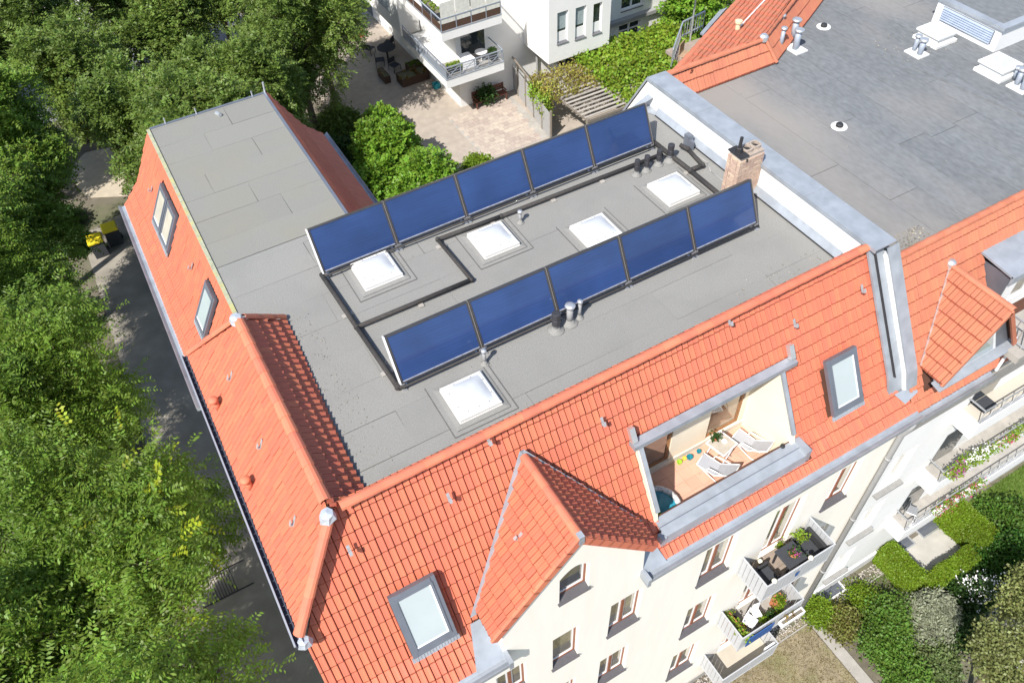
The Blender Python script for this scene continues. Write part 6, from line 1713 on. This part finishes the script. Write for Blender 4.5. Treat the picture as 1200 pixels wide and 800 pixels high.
mb = MB(); mb.box(23.95, RY - .22, 1.9, 30.55, RY + .4, 2.1); mb.build("cornice", mat("grey_cornice", (.30, .30, .30), .8), RB)
window(26.8, 2.42, 28.3, 3.4, RY + .12, 2, WHITEP, GLASS_D, mat("dark_sill", (.13, .13, .14), .6), "window", .1, parent=RB, inner=WHITEP)
w = window(door_r[0], -.08, door_r[2], door_r[3], RY, 2, WHITEP, GLASS_D, None, "glazed_door", .08, parent=RB, inner=WHITEP)
mb = MB(); mb.box(26.7, RY + .06, 1.26, 28.1, RY + .10, 1.34); mb.build("transom", WHITEP, w)
window(22.25, -.08, 23.7, .98, RY, 2, WHITEP, GLASS_D, None, "glazed_door", .08, parent=RB)
# projecting bay with three tall windows
bw = [(20.8, 3.5, 21.45, 5.2), (21.9, 3.42, 22.55, 5.15), (23.0, 3.38, 23.55, 5.05)]
mb = wall_poly(rect(20.28, 2.55, 24.1, 9), [rect(*q) for q in bw], 33.1, 33.25); mb.box(20.28, 33.25, 2.55, 20.4, RY, 9); mb.box(23.98, 33.25, 2.55, 24.1, RY, 9); mb.box(20.4, 33.25, 2.55, 23.98, RY, 2.7); mb.build("bay", WHITE, RB)
for i, q in enumerate(bw):
    w = window(*q, 33.1, 1, WHITEP, GLASS_D, mat("dark_sill", (.13, .13, .14), .6), "window", .1, parent=RB)
    mb = MB(); mb.box(q[0] + .05, 33.19, q[1] + .1, q[2] - .05, 33.215, q[1] + .62); mb.build("lower_panel", WHITEP, w)
    if i < 2: mb = MB(); mb.box(q[0] + .06, 33.215, q[1] + .75, q[2] - .06, 33.225, q[3] - .05); mb.build("blind", mat("grey_blind", (.30, .36, .37), .7), w)
mb = MB(); mb.tube([(21.05, 35.6, 0), (21.05, 35.6, 9)], .07, 8); mb.build("downpipe", PIPE_G, RB)
mb = MB(); mb.prism([(21.4, 35.68, 0), (22.2, 35.68, 0), (22.2, 33.4, 0), (22.2, 33.4, 1.3)], (0.0, .0, .02)) if False else mb.box(22.05, 33.6, 0, 22.2, RY - .01, 1.0); mb.build("garden_wall", WHITE, RB)
# balconies
BLUEG = mat("blue_grey_rail", (.33, .37, .43), .45, .08, 6, metal=.3)
def rear_balcony(z, label, solid):
    t = thing("balcony", label, "balcony", (14.75, 34.1, z)); x0, x1, yf, yb = 14.78, 18.15, 34.1, 39.4
    mb = MB(); mb.box(x0, yf, z, x1, RY - .002, z + .46); mb.box(x0, RY - .002, z, 16.19, yb, z + .46); s = mb.build("slab", WHITE, t)
    mb = MB(); mb.box(x0 + .1, yf + .1, z + .46, x1 - .05, RY - .01, z + .475); mb.build("floor", GREYPAV, t)
    mb = MB(); mb.box(x0 - .02, yf - .02, z + .46, x1 + .02, yf + .08, z + .50); mb.box(x0 - .02, yf + .08, z + .46, x0 + .08, yb, z + .50); mb.build("coping", ZINC, t)
    h = z + 1.12
    rb = MB(); rb.beam((x0 + .03, yf + .03, h), (x1 - .03, yf + .03, h), .05, .05); rb.beam((x0 + .03, yf + .06, h), (x0 + .03, yb, h), .05, .05); rb.beam((x1 - .03, yf + .06, h), (x1 - .03, RY - .02, h), .05, .05)
    r_ = rb.build("railing", BLUEG, t)
    n = 4
    for k in range(n + 1):
        x = x0 + .03 + (x1 - x0 - .06) * k / n; mb = MB(); mb.beam((x, yf + .03, z + .5), (x, yf + .03, h - .025), .04, .04, up=(1, 0, 0)); mb.build("post", BLUEG, r_)
        y = yf + .03 + (yb - yf - .06) * (k + 1) / (n + 1); mb = MB(); mb.beam((x0 + .03, y, z + .5), (x0 + .03, y, h - .025), .04, .04, up=(1, 0, 0)); mb.build("post", BLUEG, r_)
    for k in range(n):
        a = x0 + .06 + (x1 - x0 - .06) * k / n; b = x0 + (x1 - x0 - .06) * (k + 1) / n
        if solid:
            mb = MB(); mb.box(a, yf + .02, z + .5, b, yf + .04, z + .85); mb.build("lower_panel", BROWNP, r_)
            mb = MB(); mb.box(a, yf + .02, z + .86, b, yf + .04, z + 1.9); mb.build("screen", mat("cream_screen", (.62, .62, .56), .4), r_)
        else:
            mb = MB()
            for q in range(4): mb.beam((a, yf + .03, z + .58 + q * .13), (b, yf + .03, z + .58 + q * .13), .015, .02)
            mb.beam((a, yf + .03, z + .55), (b, yf + .03, h - .06), .02, .03); mb.build("lattice", BLUEG, r_)
    for k in range(5):
        a = yf + .06 + (yb - yf - .06) * k / 5; b = yf + (yb - yf - .06) * (k + 1) / 5
        mb = MB(); mb.box(x0 + .02, a, z + .5, x0 + .04, b, z + (.85 if solid else .95)); mb.build("side_panel", BROWNP if solid else BLUEG, r_)
    mb = MB(); mb.box(16.5, RY - .012, z + .48, 17.9, RY - .003, z + 2.3); mb.build("balcony_door", GLASS_D, t)
    return t
b1 = rear_balcony(2.45, "lower white corner balcony with blue-grey railing and plants", False)
b2 = rear_balcony(5.02, "upper white corner balcony with brown panels and cream screen", True)
planter(15.2, 34.5, 15.9, 34.9, 2.94, .35, CUSH, "leafy planter in the corner of the lower courtyard balcony", 120, LEAF_V)
planter(17.6, 34.4, 17.95, 34.8, 2.94, .5, CUSH, "tall slim plant at the right end of the lower courtyard balcony", 160, LEAF_D)
planter(15.1, 35.2, 15.5, 37.0, 5.50, .4, CUSH, "green planter on the upper corner balcony", 120, LEAF_V)
t = thing("covered_furniture", "white covered furniture on the lower courtyard balcony", "covered furniture", (16.1, 34.7, 2.93)); mb = MB(); mb.bevbox(15.95, 34.45, 2.93, 16.7, 35.2, 3.5, .12); mb.build("cover", WHITEP, t, smooth=False)
t = thing("table", "small round table on the lower courtyard balcony", "table", (17.2, 34.8, 2.93)); mb = MB(); mb.lathe((17.2, 34.8, 3.42), [(.32, 0), (.33, .03), (.01, .03)], 14); mb.build("tabletop", WPLAST, t); mb = MB(); mb.tube([(17.2, 34.8, 2.93), (17.2, 34.8, 3.43)], .03, 6); mb.build("leg", WPLAST, t)
# second white volume farther left
mb = wall_poly(rect(14.95, 2.6, 16.1, 9), [], 40.1, 40.3); mb.box(14.95, 40.3, 2.6, 15.1, 47, 9); mb.box(15.1, 40.3, 2.6, 16.19, 47, 2.75); mb.build("rear_bay", WHITE, RB)
mb = MB(); mb.box(14.935, 41.2, 3.4, 14.948, 44.5, 4.6); mb.build("bay_window", GLASS_SKY, RB)
# bench with a plant
t = thing("garden_bench", "dark red wooden bench against the white wall in the courtyard", "bench", (16.7, 35.3, 0))
RW_ = mat("red_brown_wood", (.13, .05, .035), .6, .2, 8, rand=.1)
for k in range(4): mb = MB(); mb.box(16.75, 34.95 + k * .115, .40, 18.75, 35.05 + k * .115, .44); mb.build("slat", RW_, t)
for k in range(3): mb = MB(); mb.box(16.75, 35.42, .50 + k * .13, 18.75, 35.45, .60 + k * .13); mb.build("slat", RW_, t)
for x in (16.8, 18.65):
    mb = MB(); mb.box(x, 34.96, 0, x + .06, 35.02, .40); mb.box(x, 35.38, 0, x + .06, 35.419, .9); mb.box(x, 34.96, .6, x + .06, 35.38, .64); mb.build("leg", RW_, t)
bush("potted_plant", "leafy green plant standing on the courtyard bench", 17.5, 35.25, .55, .75, LEAF_D, 41, 260, (.14, .05), 6, .3, .42, cat="potted plant")
# fence of panels between courtyard and pergola
t = thing("garden_fence", "grey panel fence with timber posts along the courtyard edge", "fence", (19.2, 33, 0))
fp0, fp1 = Vector((19.6, 36.1, 0)), Vector((18.75, 30.4, 0))
FPAN = mat("fence_panel", (.36, .36, .355), .8, .08, 5, rand=.05)
n = 5
for k in range(n + 1):
    p = fp0.lerp(fp1, k / n); mb = MB(); mb.beam(p, p + Vector((0, 0, 2.05 if k < 4 else 1.75)), .09, .09, up=(1, 0, 0)); mb.build("post", TIMBER_G, t)
for k in range(n):
    p = fp0.lerp(fp1, k / n); q = fp0.lerp(fp1, (k + 1) / n); d = (q - p).normalized()
    mb = MB(); mb.beam(p + d * .06 + Vector((0, 0, .8)), q - d * .06 + Vector((0, 0, .8)), .03, 1.45); mb.build("panel", FPAN, t)
mb = MB(); mb.beam(fp0 + Vector((0, 0, 1.98)), fp0.lerp(fp1, .6) + Vector((0, 0, 1.98)), .07, .07); mb.build("rail", TIMBER_G, t)
# pergola with slats, partly grown over
t = thing("pergola", "weathered timber pergola overgrown with bright green vine", "pergola", (19, 28, 0))
PZ = 2.15
for (x, y) in ((19.6, 28.3), (19.4, 32.4), (22.0, 28.0), (21.9, 32.9), (25.5, 28.2), (25.5, 33.0), (27.6, 30.5)):
    mb = MB(); mb.beam((x, y, 0), (x, y, PZ), .11, .11, up=(1, 0, 0)); mb.build("post", TIMBER_G, t)
for (a, b) in (((19.6, 28.2), (27.6, 28.2)), ((19.3, 32.6), (27.6, 32.9)), ((19.4, 30.4), (27.6, 30.5)), ((19.6, 28.2), (19.3, 32.6)), ((21.95, 28.0), (21.9, 33.0))):
    mb = MB(); mb.beam((a[0], a[1], PZ - .06), (b[0], b[1], PZ - .06), .09, .14); mb.build("beam", TIMBER_G, t)
PW_ = mat("pale_slat", (.35, .32, .28), .8, .15, 6, rand=.15)
for k in range(15):
    y = 28.35 + k * .31; mb = MB(); mb.box(19.5 - k * .02, y, PZ + .02, 21.85, y + .12, PZ + .06); mb.build("slat", PW_, t)
for k in range(15):
    y = 28.35 + k * .31; mb = MB(); mb.box(22.0, y, PZ + .02, 27.5, y + .15, PZ + .06); mb.build("slat", PW_, t)
mb = MB()
for i in range(9):
    a = PI * i / 8; 
pts = [(19.6 + 2.3 * i / 8, 28.15 - .55 * math.sin(PI * i / 8), 1.45) for i in range(9)]
mb.tube(pts, .04, 6); mb.tube([(p[0], p[1], p[2] - .5) for p in pts], .03, 6)
for p in pts[::2]: mb.tube([(p[0], p[1], 0), p], .03, 5)
mb.build("curved_railing", TIMBER_G, t)
g = np.random.default_rng(8); n = 3000
P = np.stack([g.uniform(21.9, 28.3, n), g.uniform(28.0, 33.6, n), np.full(n, PZ + .12)], 1)
ok = ~(((np.abs(P[:, 0] - 23.0) < .35) & (np.abs(P[:, 1] - 29.3) < .55)) | ((np.abs(P[:, 0] - 24.2) < .3) & (np.abs(P[:, 1] - 28.7) < .35)) | ((P[:, 0] < 22.3) & (g.random(n) < .5)))
P = P[ok]; P[:, 2] += np.sin(P[:, 0] * 2.1) * .08 + np.cos(P[:, 1] * 2.7) * .08 + g.normal(0, .06, len(P))
D = np.tile([0, 0, .6], (len(P), 1)) + g.normal(0, .6, (len(P), 3))
leaf_layer(t, "vine", P, D, LEAF_V, 8, (.16, .085), 9, .36)
n = 420; P = np.stack([g.uniform(19.0, 21.8, n), g.uniform(30.4, 33.0, n), PZ + .1 + g.normal(0, .08, n)], 1)
leaf_layer(t, "dry_vine", P, np.tile([0, 0, .6], (n, 1)) + g.normal(0, .6, (n, 3)), LEAF_VB, 9, (.11, .05), 7, .25)
n = 220; P = np.stack([19.15 + g.normal(0, .12, n), g.uniform(31.2, 33.0, n), g.uniform(1.0, 2.2, n)], 1)
leaf_layer(t, "hanging_vine", P, np.tile([-.4, 0, -.3], (n, 1)) + g.normal(0, .6, (n, 3)), LEAF_V, 10, (.12, .055), 7, .22)
# seating group under the white bay
t = thing("round_table", "dark round garden table at the far end of the courtyard", "table", (14.9, 42.8, 0)); mb = MB(); mb.lathe((14.9, 42.8, .68), [(.55, 0), (.56, .04), (.01, .04)], 16); mb.build("tabletop", CUSH, t); mb = MB(); mb.tube([(14.9, 42.8, 0), (14.9, 42.8, .69)], .05, 8); mb.build("leg", BLACKM, t)
for i, (x, y, r, l) in enumerate(((14.2, 43.9, 2.2, "dark garden chair on the far side of the round table"), (14.2, 42.3, 1.2, "dark garden chair on the courtyard side of the round table"), (14.7, 41.3, .3, "dark garden chair nearest the balconies"), (15.5, 43.9, -2.4, "dark garden chair under the white bay"))):
    chair_simple(x, y, 0, r, l, CUSH, .52, "dark chairs round the garden table")
planter(14.3, 39.3, 16.0, 40.2, 0, .5, BROWNP, "brown planter trough with rusty grasses near the corner balcony", 240, LEAF_B)
planter(15.2, 40.3, 16.1, 40.9, 0, .5, BROWNP, "planter with green plant by the corner balcony", 200, LEAF_H)
planter(14.1, 46.0, 14.7, 46.6, 0, .5, TERRA, "planter of orange flowers at the top of the courtyard", 180, LEAF_VB)
planter(13.6, 40.2, 13.95, 41.3, 0, .45, BROWNP, "narrow dark red planter at the edge of the seating group", 20, LEAF_B)
t = thing("crate", "small turquoise crate on the paving by the corner balcony", "crate", (15.9, 38.3, 0)); mb = MB(); mb.box(15.75, 38.1, 0, 16.1, 38.45, .04); mb.box(15.75, 38.1, .04, 15.78, 38.45, .28); mb.box(16.07, 38.1, .04, 16.1, 38.45, .28); mb.box(15.78, 38.1, .04, 16.07, 38.13, .28); mb.box(15.78, 38.42, .04, 16.07, 38.45, .28); mb.build("crate", TEAL, t)
# side street behind the trees: pale house front and road
rs = thing("apartment_building", "pale house glimpsed between the trees at the top left", "apartment building", (-4, 56, 0))
mb = wall_poly(rect(-2, 0, 9, 8), [rect(1 + i * 2.2, 1.2, 2.2 + i * 2.2, 3.0) for i in range(3)], 60, 60.3); mb.build("wall", WHITE, rs)
for i in range(3): window(1 + i * 2.2, 1.1, 2.2 + i * 2.2, 3.0, 60, 2, WHITEP, GLASS_D, None, "window", .1, parent=rs)
sheet("road", [(-30, 47), (9, 47), (9, 53.5), (-30, 53.5)], mat("asphalt", (.19, .19, .20), .9, .15, 2, .3, 60), 0.006)
sheet("pavement", [(-30, 53.8), (12, 53.8), (12, 59.9), (-30, 59.9)], GREYPAV, 0.10)
# yellow bins at the end of the side path
for (x, y, l) in ((-2.85, 34.6, "yellow-lidded waste bin at the end of the side path"), (-3.6, 34.1, "second bin with yellow lid beside the first")):
    t = thing("waste_bin", l, "bin", (x, y, 0)); mb = MB(); mb.prism([(x - .3, y - .3, 0), (x + .3, y - .3, 0), (x + .3, y + .3, 0), (x - .3, y + .3, 0)], (0, 0, .85)); mb.build("body", CUSH, t)
    mb = MB(); mb.bevbox(x - .34, y - .36, .85, x + .34, y + .36, .97, .05); mb.build("lid", YELLOW, t)
    for s in (-1, 1): mb = MB(); mb.tube([(x + s * .32, y + .22, .12), (x + s * .36, y + .22, .12)], .12, 10); mb.build("wheel", BLACKM, t)
# dark slatted rack on the path (bicycle stand)
t = thing("bicycle_rack", "dark metal bicycle rack on the shaded side path", "bicycle rack", (-3.4, 14.9, 0))
for k in range(9): mb = MB(); mb.beam((-3.75 + k * .09, 14.6, .02), (-3.75 + k * .09, 15.3, .45), .02, .02); mb.build("bar", BLACKM, t)
for y, z in ((14.6, .02), (15.3, .45)): mb = MB(); mb.beam((-4.2, y, z), (-2.5, y, z), .03, .03); mb.build("rail", BLACKM, t)

# ------------------------------------------------------------------ trees
st = "street trees along the side path"
right = lambda P: np.where((P[:, 0] > 0.6) & (P[:, 2] > 5.5))[0]
SZ = (0.115, 0.026)
tree("street_tree", "big street tree nearest the front at the lower left", -4.9, 7.2, 7.6, 3.0, 3.6, LEAF_A, 51, 9200, SZ, 11, .52, .2, st, 34, .25, young=(LEAF_Y, 22, right))
tree("street_tree", "street tree with yellow-green new shoots over the path", -4.7, 12.7, 7.4, 3.1, 3.7, LEAF_A, 52, 9200, SZ, 11, .52, .2, st, 34, .25, young=(LEAF_Y, 70, right))
tree("street_tree", "street tree beside the middle of the roof wing", -5.3, 18.5, 7.4, 3.2, 3.6, LEAF_A, 53, 9200, SZ, 11, .52, .2, st, 34, .25)
tree("street_tree", "street tree beside the bins, partly hiding the sand", -6.2, 25.0, 7.4, 3.2, 3.6, LEAF_A, 54, 9200, SZ, 11, .52, .2, st, 34, .25)
tree("street_tree", "street tree behind the sandy playground at the far left", -5.2, 32.5, 7.2, 3.2, 3.6, LEAF_A, 55, 7000, (.14, .038), 11, .55, .2, st, 38, .22)
ct = "courtyard trees behind the roof wing"
tree("courtyard_tree", "tall airy tree right behind the end of the roof wing", 2.0, 29.5, 6.2, 3.0, 3.8, LEAF_C, 61, 8049, (.145, .038), 11, .5, .2, ct, 32, .25)
tree("courtyard_tree", "airy tree between roof wing and courtyard, darker underneath", 5.0, 33.2, 5.4, 2.2, 3.2, LEAF_C, 62, 6324, (.145, .038), 11, .5, .2, ct, 32, .25)
tree("courtyard_tree", "tree left of the roof wing end beside the sand", 0.4, 33.5, 5.8, 2.3, 3.3, LEAF_C, 63, 4140, (.145, .038), 11, .5, .17, ct, 32, .25)
tree("courtyard_tree", "tree at the top edge above the roof wing", 8.4, 37.5, 6.6, 3.4, 4.0, LEAF_C, 64, 5979, (.145, .038), 11, .5, .2, ct, 32, .25)
tree("courtyard_tree", "tree at the top left reaching out of the picture", -2.6, 44.0, 6.4, 3.6, 4.0, LEAF_C, 65, 5979, (.145, .038), 11, .55, .2, ct, 32, .25)
tree("courtyard_tree", "loose tree over the light courtyard gravel at the top", 12.2, 47.0, 5.6, 2.4, 3.0, LEAF_C, 66, 1724, (.145, .038), 11, .5, .15, ct, 32, .25)
tree("courtyard_tree", "dark tree beyond the white building at the top right", 33.5, 40.5, 4.5, 3.8, 4.6, LEAF_C, 67, 6899, (.145, .038), 11, .5, .2, ct, 32, .25)
tree("courtyard_tree", "tree beside the railed rear balcony, behind the vine", 30.5, 33.5, 2.6, 2.4, 2.8, LEAF_S, 68, 3200, (.17, .07), 9, .4, .15, ct, 12, .44)
bush("elder_bush", "large bright green elder bush in the sun by the courtyard", 11.0, 28.8, 2.6, 3.0, LEAF_S, 71, 7000, (.17, .065), 9, .38, pinnate=True, lobes=16, lr=.42)
bush("elder_bush", "taller half-shaded bush behind the bright elder bush", 10.4, 32.2, 2.0, 3.9, LEAF_S, 72, 5200, (.16, .06), 9, .38, pinnate=True, lobes=12, lr=.42)
bush("bush", "small bush at the courtyard edge above the rear collectors", 14.3, 29.9, .9, 1.1, LEAF_H, 73, 900, (.13, .05), 8, .3)
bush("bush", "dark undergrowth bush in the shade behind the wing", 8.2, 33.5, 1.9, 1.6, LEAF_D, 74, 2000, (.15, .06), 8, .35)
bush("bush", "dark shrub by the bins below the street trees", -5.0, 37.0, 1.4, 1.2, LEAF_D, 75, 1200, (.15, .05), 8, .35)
bush("bush", "dark undergrowth bush under the tree at the wing's far end", 2.5, 36.5, 1.8, 1.3, LEAF_D, 76, 1500, (.15, .06), 8, .35)

for i, (x, y, h, R, H, l) in enumerate(((-1.2, 39.0, 5.6, 2.6, 3.2, "leafy tree shading the sand from behind"), (3.6, 41.5, 6.2, 3.0, 3.8, "tree above the far end of the roof wing"), (-8.0, 40.0, 6.5, 3.4, 4.0, "tree in the far left upper corner"), (1.0, 49.5, 6.0, 3.2, 3.8, "tree by the street at the upper edge"), (7.0, 47.0, 6.0, 3.2, 3.8, "tree by the light gravel at the upper edge"), (-7.5, 49.5, 6.0, 3.2, 3.8, "street side tree at the upper left edge"), (4.6, 34.8, 5.2, 2.4, 3.2, "smaller tree tucked behind the roof wing's far end"))):
    tree("courtyard_tree", l, x, y, h, R, H, LEAF_C, 80 + i, 4300, (.165, .045), 10, .55, .18, ct, 28, .25)
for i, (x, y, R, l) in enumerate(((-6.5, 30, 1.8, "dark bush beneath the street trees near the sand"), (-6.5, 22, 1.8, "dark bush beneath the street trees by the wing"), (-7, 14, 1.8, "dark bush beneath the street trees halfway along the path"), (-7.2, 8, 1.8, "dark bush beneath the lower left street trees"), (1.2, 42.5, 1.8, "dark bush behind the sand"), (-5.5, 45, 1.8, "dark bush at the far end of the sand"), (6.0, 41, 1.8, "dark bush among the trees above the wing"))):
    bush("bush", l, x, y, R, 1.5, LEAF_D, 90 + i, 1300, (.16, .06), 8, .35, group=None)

for i, (x, y, l) in enumerate(((-8.2, 9.8, "added shade tree standing farther from the house at the lower left"), (-8.4, 15.6, "added shade tree standing farther from the house at mid left"), (-8.6, 21.8, "added shade tree standing farther from the house beside the wing"), (-5.0, 2.6, "street tree at the bottom left corner"))):  # the three farther trees are added as a second row to shade the path
    tree("street_tree", l, x, y, 7.6, 3.0, 3.6, LEAF_A, 151 + i, 5200, (.125, .032), 10, .52, .2, st, 34, .235)

tree("street_tree", "added street tree shading the bins beside the roof wing", -5.9, 28.9, 6.9, 2.9, 3.4, LEAF_A, 161, 6000, (.14, .036), 11, .52, .2, st, 36, .225)  # extra tree, added to put the bins and path end in shade

bush("elder_bush", "bright green bush spreading toward the shaded side of the roof wing", 8.7, 30.6, 1.9, 3.0, LEAF_S, 171, 4200, (.17, .065), 9, .38, pinnate=True, lobes=12, lr=.44)
bush("elder_bush", "bright green bush at the upper end of the shrub mass by the courtyard", 11.3, 35.2, 1.5, 2.6, LEAF_S, 172, 2600, (.17, .065), 9, .38, pinnate=True, lobes=10, lr=.44)
bush("bush", "dark bush masking the near edge of the sand", -.3, 37.2, 1.0, 1.0, LEAF_D, 173, 900, (.15, .05), 8, .3)
bush("bush", "dark bush masking the right edge of the sand", .7, 40.2, 1.2, 1.2, LEAF_D, 174, 900, (.15, .05), 8, .3)
bush("bush", "dark bush by the side path next to the bins", -4.4, 35.0, .8, .9, LEAF_D, 175, 700, (.14, .05), 8, .3)

tree("courtyard_tree", "airy tree leaning over the shaded courtyard edge left of the garden table", 10.4, 40.0, 5.6, 2.9, 3.4, LEAF_C, 181, 5200, (.15, .04), 11, .52, .17, ct, 30, .25)
bush("bush", "dark shrub under the tree along the shaded courtyard edge", 9.8, 36.6, 1.6, 1.8, LEAF_C, 182, 1800, (.15, .06), 8, .35)
